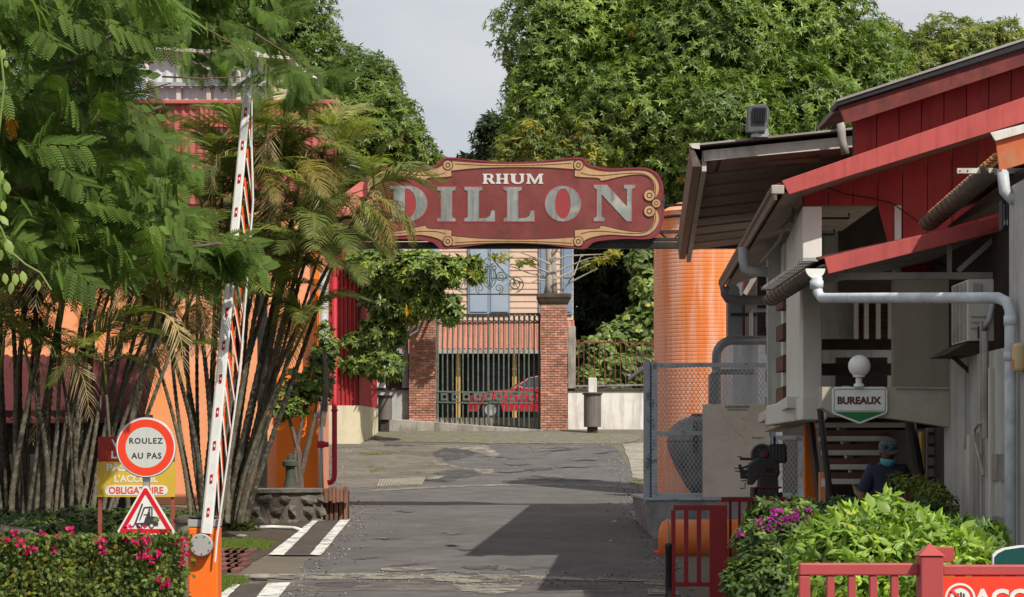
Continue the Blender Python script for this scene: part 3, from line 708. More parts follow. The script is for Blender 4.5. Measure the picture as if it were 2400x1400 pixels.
for px in (950, 1074, 1206):
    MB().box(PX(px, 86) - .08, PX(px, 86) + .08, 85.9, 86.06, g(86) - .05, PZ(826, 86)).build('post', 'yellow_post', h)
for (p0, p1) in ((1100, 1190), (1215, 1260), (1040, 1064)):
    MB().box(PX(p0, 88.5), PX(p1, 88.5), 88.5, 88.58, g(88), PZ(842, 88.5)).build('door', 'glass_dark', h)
MB().box(hx0, hx1, HY - .4, HY + 8.4, PZ(520, HY), PZ(512, HY)).build('eave', 'grey_board', h)
rf = MB(); ex0, ex1, zr = hx0 - .4, hx1 + .4, PZ(512, HY)
rf.hexa([(ex0, HY - .6, zr), (ex1, HY - .6, zr), (ex1, HY + 8.6, zr), (ex0, HY + 8.6, zr)], [(ex0 + 2, HY + 3.9, zr + 2.2), (ex1 - 2, HY + 3.9, zr + 2.2), (ex1 - 2, HY + 4.1, zr + 2.2), (ex0 + 2, HY + 4.1, zr + 2.2)])
rf.build('roof', 'red_parapet', h)

# ------------------------------------------------------------------ cars
def car(label, paint, cx, cy, zg, heading, group=None):
    """Hatchback; local x runs nose (-) to tail (+), side faces -y; turned by heading about z."""
    t = thing('parked_car', label, 'car', (cx, cy, zg))
    c, s = math.cos(heading), math.sin(heading)
    W = lambda x, y, z: (cx + x * c - y * s, cy + x * s + y * c, zg + z)
    prof = [(-2.05, .35), (-2.08, .55), (-1.98, .78), (-1.2, .95), (-.62, 1.02), (-.55, 1.06), (.1, 1.47), (.5, 1.52), (1.2, 1.47), (1.75, 1.2), (1.98, 1.02), (2.06, .8), (2.04, .35)]
    low = [(x, z) for x, z in prof if True]
    def section(pts, w_of):
        mb = MB(); vs = []
        for sgn in (-1, 1):
            for x, z in pts: vs.append(W(x, sgn * w_of(z), z))
        n = len(pts)
        fs = [tuple(range(n)), tuple(range(2 * n - 1, n - 1, -1))] + [(i, n + i, n + (i + 1) % n, (i + 1) % n) for i in range(n)]
        return mb.add(vs, fs)
    wof = lambda z: .87 if z < .75 else (.87 - .04 * (z - .75) / .27 if z < 1.03 else .83 - .22 * (z - 1.03) / .5)
    # body with wheel arches: lower body outline with arch cut-outs, plus cabin
    arch = lambda ax: [(ax + .38 * math.cos(a), .33 + .38 * math.sin(a)) for a in np.linspace(0, math.pi, 9)]
    body = [(-2.05, .3), (-2.08, .55), (-2.0, .78), (-1.75, .88), (-1.2, .97), (-.62, 1.03), (1.9, 1.05), (2.04, .85), (2.05, .3), (1.72, .3)]
    body = body[:-1] + [(1.33 + .4, .3)] + [p for p in arch(1.33)][1:-1] + [(1.33 - .4, .3), (-1.28 + .4, .3)] + [p for p in arch(-1.28)][1:-1] + [(-1.28 - .4, .3)]
    mb = MB(); mb.plate([body], -.86, .86, mp=lambda u, v, w: W(u, w * (1 if v < .8 else .965), v))
    b = fix(mb.build('body', paint, t, bevel=.025))
    cab = [(-.62, 1.03), (-.05, 1.40), (.25, 1.48), (.6, 1.51), (1.15, 1.47), (1.62, 1.28), (1.9, 1.05)]
    mb = MB(); mb.plate([cab], -.8, .8, mp=lambda u, v, w: W(u, w * (1 - .22 * (v - 1.03) / .48), v))
    fix(mb.build('cabin', paint, t, bevel=.02))
    wins = [[(-.40, 1.09), (.06, 1.385), (.38, 1.43), (.42, 1.09)], [(.49, 1.09), (.46, 1.435), (.98, 1.425), (1.10, 1.09)], [(1.17, 1.10), (1.06, 1.41), (1.22, 1.385), (1.46, 1.12)]]
    for sgn in (-1, 1):
        for wv in wins:
            mb = MB(); mb.add([W(x, sgn * (.8 * (1 - .22 * (z - 1.03) / .48) + .012), z) for x, z in wv], [(0, 1, 2, 3)]); mb.build('window', 'car_glass', t)
        ln = [(-.48, 1.06), (.02, 1.405), (.4, 1.455), (1.06, 1.435), (1.5, 1.11)]
        MB().tube([W(x, sgn * (.8 * (1 - .22 * (z - 1.03) / .48) + .015), z) for x, z in ln], .013, 5).build('trim', 'chrome', t)
        MB().tube([W(x, sgn * .835, 1.065) for x in (-.48, .5, 1.5)], .013, 5).build('trim', 'chrome', t)
        MB().ball(W(-.33, sgn * .93, 1.08), .1, 10, 6, (1, .7, .7)).build('mirror', paint, t, smooth=True)
        MB().ball(W(-1.9, sgn * .68, .72), .17, 10, 6, (.9, .8, .55)).build('headlight', 'car_glass', t, smooth=True)
        MB().box(*sorted((W(2.0, 0, 0)[0] - .03, W(2.0, 0, 0)[0] + .06)), *sorted((W(2, sgn * .62, 0)[1], W(2, sgn * .82, 0)[1])), zg + .75, zg + .95).build('tail_light', 'reflect_red', t)
        for ax in (-1.28, 1.33):
            wl = fix(MB().lathe([(.2, -.09), (.31, -.1), (.335, -.05), (.335, .05), (.31, .1), (.2, .09)], (0, 0, 0), 22, 'y').build('tyre', 'rubber', t))
            wl.name = 'wheel'
            wl.location = Vector(W(ax, sgn * .78, .335)) - wloc(t); wl.rotation_euler = (0, 0, heading)
            wl['w'] = list(W(ax, sgn * .78, .335))
            for v in wl.data.vertices: v.co += wloc(t)
            rm = MB().lathe([(.001, sgn * .05), (.2, sgn * .07), (.21, sgn * .09), (.2, -.09)], (0, 0, 0), 14, 'y').mesh('rim')
            r = link('rim', rm, 'galv', wl); r.location = (0, 0, 0)
    mb = MB(); mb.add([W(-.56, -.7, 1.08), W(-.56, .7, 1.08), W(-.06, .62, 1.41), W(-.06, -.62, 1.41)], [(0, 1, 2, 3)]); mb.v = [(v[0] - .02 * c, v[1] - .02 * s, v[2] + .015) for v in mb.v]; mb.build('windscreen', 'car_glass', t)
    return t
car('dark red hatchback parked in the carport behind the iron gate', 'car_red', PX(1095, 81) + 2.08, 81.2, g(81) + .24, 0)
MB().box(-6.5, 2.6, 77.0, 88.5, g(78) - .3, g(81) + .238).build('carport_floor', 'old_concrete', h)
# ------------------------------------------------------------------ name board on its beam
SY = 46.0
SP = lambda zx, zy: (PX(840 + zx * 0.30833, SY), PZ(350 + zy * 0.30833, SY))    # from the enlarged view of the board
def smooth_loop(pts, it=2):
    for _ in range(it):
        q = []
        for i in range(len(pts)):
            a, b = pts[i], pts[(i + 1) % len(pts)]
            q += [(a[0] * .75 + b[0] * .25, a[1] * .75 + b[1] * .25), (a[0] * .25 + b[0] * .75, a[1] * .25 + b[1] * .75)]
        pts = q
    return pts
def smooth_open(pts, it=2):
    for _ in range(it):
        q = [pts[0]]
        for i in range(len(pts) - 1):
            a, b = pts[i], pts[i + 1]
            q += [(a[0] * .75 + b[0] * .25, a[1] * .75 + b[1] * .25), (a[0] * .25 + b[0] * .75, a[1] * .25 + b[1] * .75)]
        pts = q + [pts[-1]]
    return pts
CXZ = 1176.0
right = [(1176, 102), (1420, 85), (1600, 65), (1690, 60), (1722, 72), (1740, 105), (1800, 130), (1900, 148), (2050, 142), (2180, 138), (2255, 165), (2300, 215), (2322, 300), (2315, 360),
         (2300, 400), (2322, 440), (2325, 520), (2300, 620), (2262, 670), (2190, 688), (2050, 680), (1880, 690), (1790, 705), (1755, 735), (1738, 755), (1690, 762), (1500, 735), (1330, 716), (1176, 712)]
outline = right + [(2 * CXZ - x, y) for x, y in right[::-1][1:-1]]
board_loop = smooth_loop(outline, 2)
bt = thing('name_board', 'large dark red scalloped board lettered RHUM DILLON above the lane', 'sign', (PX(1202, SY), SY + .05, PZ(580, SY)))
MB().plate([[SP(*p) for p in board_loop]], SY, SY + .09).build('board', 'sign_red', bt)
# paler rim: a band along the edge, set proud of the board
cxm, czm = 1176, 400
inner = [(cxm + (x - cxm) * (1 - 13 / max(60, abs(x - cxm) + 1)), czm + (y - czm) * (1 - 13 / max(60, abs(y - czm) + 1))) for x, y in board_loop]
MB().plate([[SP(*p) for p in board_loop], [SP(*p) for p in inner]], SY - .008, SY - .001).build('rim', 'sign_edge', bt)

def band(name, top, bot, mat, y0, grow=0.0, flip=False, vflip=False):
    """A ribbon between two polylines given in the enlarged view."""
    T, B = smooth_open(top), smooth_open(bot)
    lp = T + B[::-1]
    if grow:
        cx = sum(p[0] for p in lp) / len(lp); cy = sum(p[1] for p in lp) / len(lp)
        T = [(x, y - grow) for x, y in T]; B = [(x, y + grow) for x, y in B]
        T = [(T[0][0] - grow, T[0][1])] + T + [(T[-1][0] + grow, T[-1][1])]; B = [(B[0][0] - grow, B[0][1])] + B + [(B[-1][0] + grow, B[-1][1])]
        lp = T + B[::-1]
    if flip: lp = [(2 * CXZ - x, y) for x, y in lp]
    if vflip: lp = [(x, 2 * 412 - y) for x, y in lp]
    MB().plate([[SP(*p) for p in lp]], y0, y0 + .004).build(name, mat, bt)
def stroke(pts, w, mat, y0, flip=False, vflip=False, name='scroll_line'):
    pts = smooth_open(pts)
    if flip: pts = [(2 * CXZ - x, y) for x, y in pts]
    if vflip: pts = [(x, 2 * 412 - y) for x, y in pts]
    q = [SP(*p) for p in pts]; k = w * .30833 * SY / F
    mb = MB(); L, R = [], []
    for i, p in enumerate(q):
        a, b = q[max(i - 1, 0)], q[min(i + 1, len(q) - 1)]
        d = Vector((b[0] - a[0], b[1] - a[1])); d.normalize() if d.length else None
        L.append((p[0] - d.y * k / 2, p[1] + d.x * k / 2)); R.append((p[0] + d.y * k / 2, p[1] - d.x * k / 2))
    vs = [(u, y0, v) for u, v in L] + [(u, y0, v) for u, v in R]; n = len(q)
    mb.add(vs, [(i, n + i, n + i + 1, i + 1) for i in range(n - 1)])
    mb.build(name, mat, bt)
T0 = SY - .013
for vf in (False, True):
    band('scroll_edge', [(710, 92), (900, 108), (1176, 116), (1450, 104), (1635, 88)], [(705, 163), (900, 142), (1176, 134), (1450, 138), (1640, 152)], 'sign_line', T0 + .004, 7, vflip=vf)
    band('scroll', [(710, 92), (900, 108), (1176, 116), (1450, 104), (1635, 88)], [(705, 163), (900, 142), (1176, 134), (1450, 138), (1640, 152)], 'sign_tan', T0, vflip=vf)
    stroke([(735, 112), (900, 122), (1176, 126), (1450, 118), (1620, 108)], 5, 'sign_line', T0 - .004, vflip=vf)
    for fl in (False, True):
        top = [(1650, 88), (1700, 90), (1712, 130), (1780, 158), (1900, 178), (2080, 164), (2190, 166), (2250, 205), (2285, 270), (2282, 330), (2245, 385)]
        bot = [(1645, 205), (1690, 212), (1760, 214), (1842, 220), (1835, 246), (1960, 214), (2080, 192), (2170, 192), (2222, 222), (2252, 280), (2246, 330), (2230, 352)]
        band('scroll_edge', top, bot, 'sign_line', T0 + .004, 7, fl, vf)
        band('scroll', top, bot, 'sign_tan', T0, 0, fl, vf)
        stroke([(1690, 180), (1760, 200), (1880, 200), (2000, 186), (2150, 180), (2225, 215), (2262, 280), (2255, 340)], 5, 'sign_line', T0 - .004, fl, vf)
        for (cx, cy, r) in ((1672, 122, 34), (2212, 352, 40), (2264, 412 + (.01 if vf else 0), 30)):
            if vf and cx == 2264: continue
            a = np.linspace(0, 2 * math.pi, 19)
            lp = lambda q: [((2 * CXZ - cx if fl else cx) + q * math.cos(t), (824 - cy if vf else cy) + q * math.sin(t)) for t in a[:-1]]
            MB().plate([[SP(*p) for p in lp(r + 7)]], T0 - .006, T0 - .002).build('scroll_edge', 'sign_line', bt)
            MB().plate([[SP(*p) for p in lp(r)]], T0 - .010, T0 - .0062).build('scroll_curl', 'sign_tan', bt)
            MB().plate([[SP(*p) for p in lp(r * .55)], [SP(*p) for p in lp(r * .36)]], T0 - .013, T0 - .0102).build('scroll_line', 'sign_line', bt)
# letters: outlines in letter units (width, height 0..1)
def slab_letter(ch):
    s, e = .085, .0
    if ch == 'I': return .52, [[(0, 0), (.52, 0), (.52, s), (.42, s + .04), (.42, 1 - s - .04), (.52, 1 - s), (.52, 1), (0, 1), (0, 1 - s), (.10, 1 - s - .04), (.10, s + .04), (0, s)]]
    if ch == 'L': return .88, [[(0, 0), (.88, 0), (.88, .32), (.79, .32), (.74, .16), (.64, .10), (.42, .09), (.42, 1 - s - .04), (.52, 1 - s), (.52, 1), (0, 1), (0, 1 - s), (.10, 1 - s - .04), (.10, s + .04), (0, s)]]
    if ch == 'O':
        a = np.linspace(0, 2 * math.pi, 41)[:-1]
        return 1.04, [[(.52 + .52 * math.cos(t), .5 + .505 * math.sin(t)) for t in a], [(.52 + .225 * math.cos(t), .5 + .43 * math.sin(t)) for t in a]]
    if ch == 'D':
        a = np.linspace(-math.pi / 2, math.pi / 2, 21)
        out = [(0, 0), (.5, 0)] + [(.5 + .50 * math.cos(t), .5 + .5 * math.sin(t)) for t in a[1:-1]] + [(.5, 1), (0, 1), (0, 1 - s), (.10, 1 - s - .04), (.10, s + .04), (0, s)]
        inn = [(.40, .075)] + [(.44 + .26 * math.cos(t), .5 + .425 * math.sin(t)) for t in a] + [(.40, .925)]
        return 1.0, [out, inn]
    if ch == 'N': return 1.16, [[(0, 0), (.30, 0), (.30, s), (.215, s + .04), (.215, .74), (.92, 0), (1.06, 0), (1.06, 1 - s - .04), (1.16, 1 - s), (1.16, 1), (.84, 1), (.84, 1 - s), (.93, 1 - s - .04), (.93, .40), (.37, 1), (0, 1), (0, 1 - s), (.085, 1 - s - .04), (.085, s + .04), (0, s)]]
    if ch == 'H': return 1.0, [[(0, 0), (.42, 0), (.42, .12), (.34, .15), (.34, .43), (.66, .43), (.66, .15), (.58, .12), (.58, 0), (1, 0), (1, .12), (.92, .15), (.92, .85), (1, .88), (1, 1), (.58, 1), (.58, .88), (.66, .85), (.66, .56), (.34, .56), (.34, .85), (.42, .88), (.42, 1), (0, 1), (0, .88), (.08, .85), (.08, .15), (0, .12)]]
    if ch == 'U':
        a = np.linspace(math.pi, 2 * math.pi, 13)
        return .96, [[(0, 1), (0, .88), (.08, .85), (.08, .36)] + [(.50 + .42 * math.cos(t), .36 + .38 * math.sin(t)) for t in a[1:-1]] + [(.92, .36), (.90, .85), (.96, .88), (.96, 1), (.62, 1), (.62, .88), (.72, .85), (.73, .40)] + [(.54 + .19 * math.cos(t), .38 + .25 * math.sin(t)) for t in a[::-1][1:-1]] + [(.35, .40), (.35, .85), (.42, .88), (.42, 1)]]
    if ch == 'M': return 1.22, [[(0, 0), (.32, 0), (.32, .12), (.24, .15), (.24, .70), (.54, 0), (.66, 0), (.94, .70), (.94, .15), (.86, .12), (.86, 0), (1.22, 0), (1.22, .12), (1.14, .15), (1.14, .85), (1.22, .88), (1.22, 1), (.92, 1), (.62, .34), (.32, 1), (0, 1), (0, .88), (.08, .85), (.08, .15), (0, .12)]]
    if ch == 'R':
        a = np.linspace(-math.pi / 2, math.pi / 2, 11)
        return 1.02, [[(0, 0), (.44, 0), (.44, .12), (.34, .15), (.34, .42), (.46, .42), (.66, .06), (.78, 0), (1.02, 0), (1.02, .13), (.93, .15), (.76, .46)] + [(.62 + .27 * math.cos(t), .73 + .27 * math.sin(t)) for t in a[2:-1]] + [(.62, 1), (0, 1), (0, .88), (.08, .85), (.08, .15), (0, .12)],
                     [(.34, .55)] + [(.52 + .13 * math.cos(t), .715 + .165 * math.sin(t)) for t in a] + [(.34, .88)]]
def put_letter(ch, zx0, zx1, zy0, zy1, mat, grow=0.0, y0=SY - .012, y1=SY - .002, name='letter'):
    w, loops = slab_letter(ch)
    f = lambda u, v: SP(zx0 + (zx1 - zx0) * u / w, zy1 + (zy0 - zy1) * v)
    MB().plate([[f(u, v) for u, v in lp] for lp in loops], y0, y1).build(name, mat, bt)
for ch, a, b, t, bt_ in (('D', 240, 522, 280, 548), ('I', 600, 738, 288, 550), ('L', 806, 1036, 288, 550), ('L', 1104, 1336, 288, 550), ('O', 1418, 1690, 282, 548), ('N', 1790, 2103, 272, 548)):
    put_letter(ch, a, b, t, bt_, 'sign_silver')
    lw, lps = slab_letter(ch)
    # the brighter red lacquer around each letter: a thin plate wider than the letter, under it
    f = lambda u, v: SP(a - 9 + (b - a + 18) * u / lw, bt_ + 9 + (t - bt_ - 18) * v)
    MB().plate([[f(u, v) for u, v in lps[0]]], SY - .0055, SY - .0012).build('letter_halo', 'sign_halo', bt)
for ch, a, b in (('R', 945, 1038), ('H', 1044, 1142), ('U', 1152, 1262), ('M', 1276, 1405)):
    put_letter(ch, a, b, 187, 264, 'sign_pale')

bm = thing('sign_beam', 'black steel gantry carrying the red name board across the lane', 'beam', (PX(1290, SY), SY + .25, g(SY)))
bx0, bx1 = PX(600, SY), PX(1800, SY)
MB().box(bx0, bx1, SY + .12, SY + .30, PZ(581, SY), PZ(566, SY)).build('lower_chord', 'black_steel', bm, bevel=.01)
MB().box(bx0, bx1, SY + .13, SY + .27, PZ(563, SY), PZ(556, SY)).build('angle', 'black_steel', bm)
MB().box(bx0, bx1, SY + .14, SY + .28, PZ(545, SY), PZ(538, SY)).build('upper_chord', 'black_steel', bm)
for i in range(22):
    x = bx0 + (bx1 - bx0) * i / 22
    MB().bar((x, SY + .2, PZ(557, SY)), (x + .12, SY + .2, PZ(544, SY)), .03).build('web', 'black_steel', bm)
    MB().bar((x + .30, SY + .2, PZ(557, SY)), (x + .18, SY + .2, PZ(544, SY)), .03).build('web', 'black_steel', bm)
for px in (1030, 1370):
    MB().bar((PX(px, SY), SY + .12, PZ(545, SY)), (PX(px, SY), SY + .12, PZ(390, SY)), .07).build('upright', 'black_steel', bm)
for x in (bx0 + .1, bx1 - .1):
    MB().box(x - .09, x + .09, SY + .14, SY + .32, g(SY) - .1, PZ(581, SY)).build('post', 'black_steel', bm)

# ------------------------------------------------------------------ tanks, fence and plant behind it
TY = 52.0
tcx, tr = PX(1668, TY) , PX(1668, TY) - PX(1540, TY)
t = thing('storage_tank', 'tall faded orange ribbed storage tank behind the mesh fence', 'tank', (tcx, TY + tr, g(TY)))
prof = [(0.001, g(TY) - .1), (tr, g(TY) - .1)]
z = g(TY) + .05
ztop_ = PZ(492, TY)
while z < ztop_:
    prof += [(tr - .0025, z), (tr + .0015, z + .012), (tr + .0015, z + .055)]; z += .085
prof += [(tr, ztop_), (tr * .6, ztop_ + .25), (.001, ztop_ + .35)]
fix(MB().lathe(prof, (tcx, TY + tr, 0), 56).build('shell', 'tank_orange', t))
for zz in (PZ(503, TY), PZ(478, TY)):
    MB().tube([(tcx + (tr + .03) * math.cos(a), TY + tr + (tr + .03) * math.sin(a), zz) for a in np.linspace(0, 2 * math.pi, 40)], .03, 5, False).build('hoop', 'black_steel', t)
MB().bar((tcx - tr * .85, TY + tr * .5, ztop_ - .1), (tcx - tr * .85, TY + tr * .5, ztop_ + .4), .05).build('bracket', 'dark_iron', t)

SYk = 45.0
t = thing('steel_tank', 'brushed steel cylindrical tank with lifting lugs behind the mesh fence', 'tank', (PX(1755, SYk), SYk + .5, g(SYk)))
sr = .62; scx = PX(1688, SYk) + sr
fix(MB().lathe([(.001, g(SYk) - .05), (sr, g(SYk) - .05), (sr, PZ(808, SYk)), (sr - .02, PZ(806, SYk)), (.001, PZ(800, SYk))], (scx, SYk + sr, 0), 40).build('shell', 'steel', t, smooth=False))
for dx in (-.33, .1):
    MB().tube([(scx + dx + .05 * math.cos(a), SYk + .3, PZ(807, SYk) + .09 * math.sin(a)) for a in np.linspace(0, math.pi, 8)], .018, 5).build('lug', 'steel', t)
for v in t.children: pass
t = thing('lagged_pipe', 'dark insulated pipe bending over the steel tank', 'pipe', (PX(1678, 44.2), 44.2, g(44)))
pz = PZ(798, 44.2); pxx = PX(1679, 44.2)
pts = [(pxx, 44.2, g(44))] + [(pxx, 44.2, pz - .35)] + [(pxx + .3 * (1 - math.cos(a)), 44.2, pz - .3 + .3 * math.sin(a)) for a in np.linspace(.2, math.pi / 2, 6)] + [(PX(1815, 44.2), 44.2, pz)]
MB().tube(pts, .085, 12).build('pipe', 'lagging', t, smooth=True)
MB().tube([(PX(1760, 44.2), 44.2, pz), (PX(1760, 44.2), 44.2, PZ(735, 44.2)), (PX(1766, 44.2), 44.2, PZ(728, 44.2)), (PX(1830, 44.2), 44.2, PZ(728, 44.2))], .035, 8).build('riser', 'galv', t)
MB().tube([(PX(1662, 44.0), 43.6, g(44)), (PX(1662, 44), 43.6, PZ(880, 43.6)), (PX(1672, 44), 43.6, PZ(872, 43.6)), (PX(1762, 44), 43.6, PZ(872, 43.6))], .05, 8).build('small_pipe', 'lagging', t, smooth=True)

t = thing('cooking_kettle', 'black riveted pear-shaped kettle hanging behind the mesh fence', 'kettle', (PX(1640, 42), 42.6, g(42)))
kz = lambda py: PZ(py, 42)
kr = lambda px: (px - 1568) * 42 / F
fix(MB().lathe([(.001, kz(1152)), (.15, kz(1150)), (.27, kz(1125)), (.42, kz(1088)), (.53, kz(1050)), (.54, kz(1030)), (.50, kz(1008)), (.40, kz(992)), (.27, kz(981)), (.14, kz(975)), (.001, kz(974))], (PX(1640, 42), 42.6, 0), 30).build('bowl', 'cauldron', t, smooth=True))
MB().tube([(PX(1640, 42) + .535 * math.cos(a), 42.6 + .535 * math.sin(a), kz(1034)) for a in np.linspace(0, 2 * math.pi, 30)], .012, 5, False).build('seam', 'dark_iron', t)
MB().lathe([(.001, 0), (.12, 0), (.13, .02), (.09, .06), (.001, .07)], (PX(1640, 42), 42.6, kz(977)), 14).build('lid', 'dark_iron', t)
for k in range(6):
    MB().tube([(PX(1630, 42) + .035 * math.cos(a), 42.02, kz(995 + k * 12) + .055 * math.sin(a)) for a in np.linspace(0, 2 * math.pi, 9)], .011, 4, False).build('chain_link', 'black_steel', t)
MB().tube([(PX(1640, 42), 42.6, g(42)), (PX(1640, 42), 42.6, kz(1148))], .12, 10).build('stand', 'dark_iron', t)

FY = 40.0
t = thing('mesh_fence', 'grey framed expanded metal fence around the tanks', 'fence', (PX(1700, FY), FY, g(FY)))
fz0, fz1, fzm = PZ(1166, FY), PZ(856, FY), PZ(1016, FY)
def frame(px0, px1, zt, zb, rails):
    for px in (px0, px1):
        MB().box(PX(px, FY) - .045, PX(px, FY) + .045, FY - .04, FY + .04, zb, zt).build('post', 'fence_grey', t, bevel=.006)
    for zz in rails:
        MB().box(PX(px0, FY) + .046, PX(px1, FY) - .046, FY - .03, FY + .03, zz - .035, zz + .035).build('rail', 'fence_grey', t, bevel=.006)
frame(1534, 1812, fz1 + .06, fz0, (fz1, fzm, fz0 + .04))
frame(1818, 1876, PZ(1022, FY), fz0, (PZ(1026, FY), fz0 + .04))
mw = MB()
def diamonds(x0, x1, z0, z1, dx, dz, y, w):
    """Expanded-metal diamonds as crossing thin bars, kept inside the frame."""
    k = dz / dx
    for sg in (1, -1):
        c0 = -((x1 - x0) * k + (z1 - z0)); n = int((z1 - z0 + (x1 - x0) * k) / dz) + 2
        for i in range(n):
            b = z0 + i * dz if sg < 0 else z0 - (x1 - x0) * k + i * dz
            # line z = b + sg*k*(x-x0) clipped
            pts = []
            for (x, zz) in ((x0, b), (x1, b + sg * k * (x1 - x0))):
                pts.append((x, zz))
            (xa_, za), (xb_, zb_) = pts
            def clip(zv, xa_, za, xb_, zb_):
                return xa_ + (zv - za) / (zb_ - za) * (xb_ - xa_)
            if max(za, zb_) <= z0 or min(za, zb_) >= z1: continue
            if za < z0: xa_, za = clip(z0, xa_, za, xb_, zb_), z0
            if za > z1: xa_, za = clip(z1, xa_, za, xb_, zb_), z1
            if zb_ < z0: xb_, zb_ = clip(z0, xa_, za, xb_, zb_), z0
            if zb_ > z1: xb_, zb_ = clip(z1, xa_, za, xb_, zb_), z1
            mw.bar((xa_, y + .002 * sg, za), (xb_, y + .002 * sg, zb_), w, .004, up=(0, 1, 0))
diamonds(PX(1534, FY) + .04, PX(1812, FY), fz0 + .07, fz1 - .03, .07, .105, FY, .008)
diamonds(PX(1818, FY) + .04, PX(1876, FY), fz0 + .07, PZ(1030, FY), .07, .105, FY, .008)
mw.build('wire_mesh', 'mesh_wire', t, kind='stuff')
p = MB().box(PX(1509, FY), PX(1523, FY), FY + .05, FY + .13, fz0 - .12, PZ(843, FY)).box(PX(1523, FY), PX(1529, FY), FY + .1, FY + .13, fz0 - .12, PZ(850, FY)).build('angle_post', 'fence_grey', t)
for k in range(40):
    MB().box(PX(1525, FY), PX(1529, FY), FY + .085, FY + .099, fz0 + k * .056, fz0 + k * .056 + .022).build('perforation', 'black_plastic', p)
# side run of the fence going back along the lane
MB().box(PX(1513, FY), PX(1513, FY) + .05, FY + .15, FY + 6, fz1 - .04, fz1 + .02).build('rail', 'fence_grey', t)
mb_ = MB(); mw = mb_
o = thing('concrete_plinth', 'blue grey concrete plinth under the mesh fence', 'plinth', (PX(1650, FY), FY, g(FY)))
mb = MB(); a0, a1 = PX(1520, FY), PX(1900, FY)
mb.hexa([(a0 + .1, FY - .25, g(39.5) - .15), (a1, FY - .25, g(39.5) - .15), (a1, FY + 5, g(39.5) - .15), (a0 + .1, FY + 5, g(39.5) - .15)],
        [(a0 - .02, FY - .3, fz0 - .05), (a1, FY - .3, fz0 - .05), (a1, FY + 5, fz0 - .05), (a0 - .02, FY + 5, fz0 - .05)])
mb.build('block', 'grey_concrete', o, bevel=.02)
MB().box(a0 - .05, a1 + .01, FY - .33, FY + 5.01, fz0 - .048, fz0 - .002).build('lip', 'fence_grey', o, bevel=.006)

# site plan board on the fence
t = thing('plan_board', 'faded beige emergency plan board wired to the mesh fence', 'board', (PX(1725, 39.8), 39.8, PZ(1165, 39.8)))
BY = 39.85
MB().box(PX(1647, BY), PX(1803, BY), BY, BY + .03, PZ(1165, BY), PZ(948, BY)).build('panel', 'plan_board', t, bevel=.005)
word(t, "PLAN D'INTERVENTION", PX(1728, BY), PZ(954, BY), BY - .003, .40, .045, 'ink', .02)
word(t, "DISTILLERIE DILLON", PX(1728, BY), PZ(961, BY), BY - .003, .32, .032, 'ink', .01)
rr = random.Random(3)
for i in range(34):
    x, zz = PX(rr.uniform(1662, 1782), BY), PZ(rr.uniform(975, 1120), BY); L = rr.uniform(.03, .16)
    if rr.random() < .55: MB().box(x, x + L, BY - .003, BY - .002, zz, zz + .006).build('plan_line', 'faint_ink', t)
    else: MB().box(x, x + .006, BY - .0036, BY - .0026, zz, zz + L * .6).build('plan_line', 'faint_ink', t)
MB().bar((PX(1700, BY), BY - .004, PZ(985, BY)), (PX(1750, BY), BY - .004, PZ(1035, BY)), .006, .002, up=(0, 1, 0)).build('plan_line', 'faint_ink', t)
word(t, "Rhumerie", PX(1777, BY), PZ(1026, BY), BY - .004, .19, .05, 'blue_ink', 0)

# orange gas drum lying in front of the plinth
DY = 36.0
t = thing('orange_cylinder', 'chipped orange steel cylinder lying in front of the plinth', 'tank', (PX(1660, DY), DY + .3, g(DY)))
dr = (PZ(1219, DY) - PZ(1319, DY)) / 2; dz = PZ(1269, DY); dx0 = PX(1546, DY)
fix(MB().lathe([(.001, 0), (dr * .55, .01), (dr * .9, .06), (dr, .14), (dr, 1.62), (dr * .9, 1.7), (.001, 1.76)], (dx0, DY + dr, dz), 30, 'x').build('shell', 'drum_orange', t, smooth=True))
MB().tube([(dx0 + .13, DY + dr + (dr + .006) * math.cos(a), dz + (dr + .006) * math.sin(a)) for a in np.linspace(0, 2 * math.pi, 26)], .014, 5, False).build('weld', 'grey_board', t)
for x in (dx0 + .35, dx0 + 1.3):
    MB().box(x, x + .12, DY + .1, DY + 2 * dr - .1, g(DY) - .02, dz - dr * .75).build('cradle', 'old_concrete', t)
MB().lathe([(.001, 0), (.05, 0), (.05, .08), (.001, .08)], (dx0 - .06, DY + dr, dz - .2), 8, 'x').build('valve', 'signal_red', t)
# ------------------------------------------------------------------ offices on the lane's office side
off = thing('office_building', 'white office block with red clad gable and lean-to roofs', 'building', (4.6, 30, g(30)))
def plane_quad(name, pts, mat, parent, thick=None):
    pts = [Vector(p) for p in pts]; n = (pts[1] - pts[0]).cross(pts[3] - pts[0]).normalized()
    th = thick or .02
    return MB().hexa([p - n * th for p in pts], pts).build(name, mat, parent)
# --- upper gable: roof D
RY = 29.0
rz = lambda px: np.interp(px, [1965, 2400], [0, 1])
def fas(name, Y, px0, t0, b0, px1, t1, b1, mat, th=.04, parent=off, tilt=0.0, xend=None):
    """A sloping board facing the lane's foot: top/bottom rows at two columns, extended beyond the frame to xend."""
    def at(px): 
        k = (px - px0) / (px1 - px0); return (t0 + (t1 - t0) * k, b0 + (b1 - b0) * k)
    pxe = xend or px1
    te, be = at(pxe)
    mb = MB().hexa([(PX(px0 + tilt, Y), Y, PZ(b0, Y)), (PX(pxe, Y), Y, PZ(be, Y)), (PX(pxe, Y), Y + th, PZ(be, Y)), (PX(px0 + tilt, Y), Y + th, PZ(b0, Y))],
                   [(PX(px0, Y), Y, PZ(t0, Y)), (PX(pxe, Y), Y, PZ(te, Y)), (PX(pxe, Y), Y + th, PZ(te, Y)), (PX(px0, Y), Y + th, PZ(t0, Y))])
    return mb.build(name, mat, parent, bevel=.004)
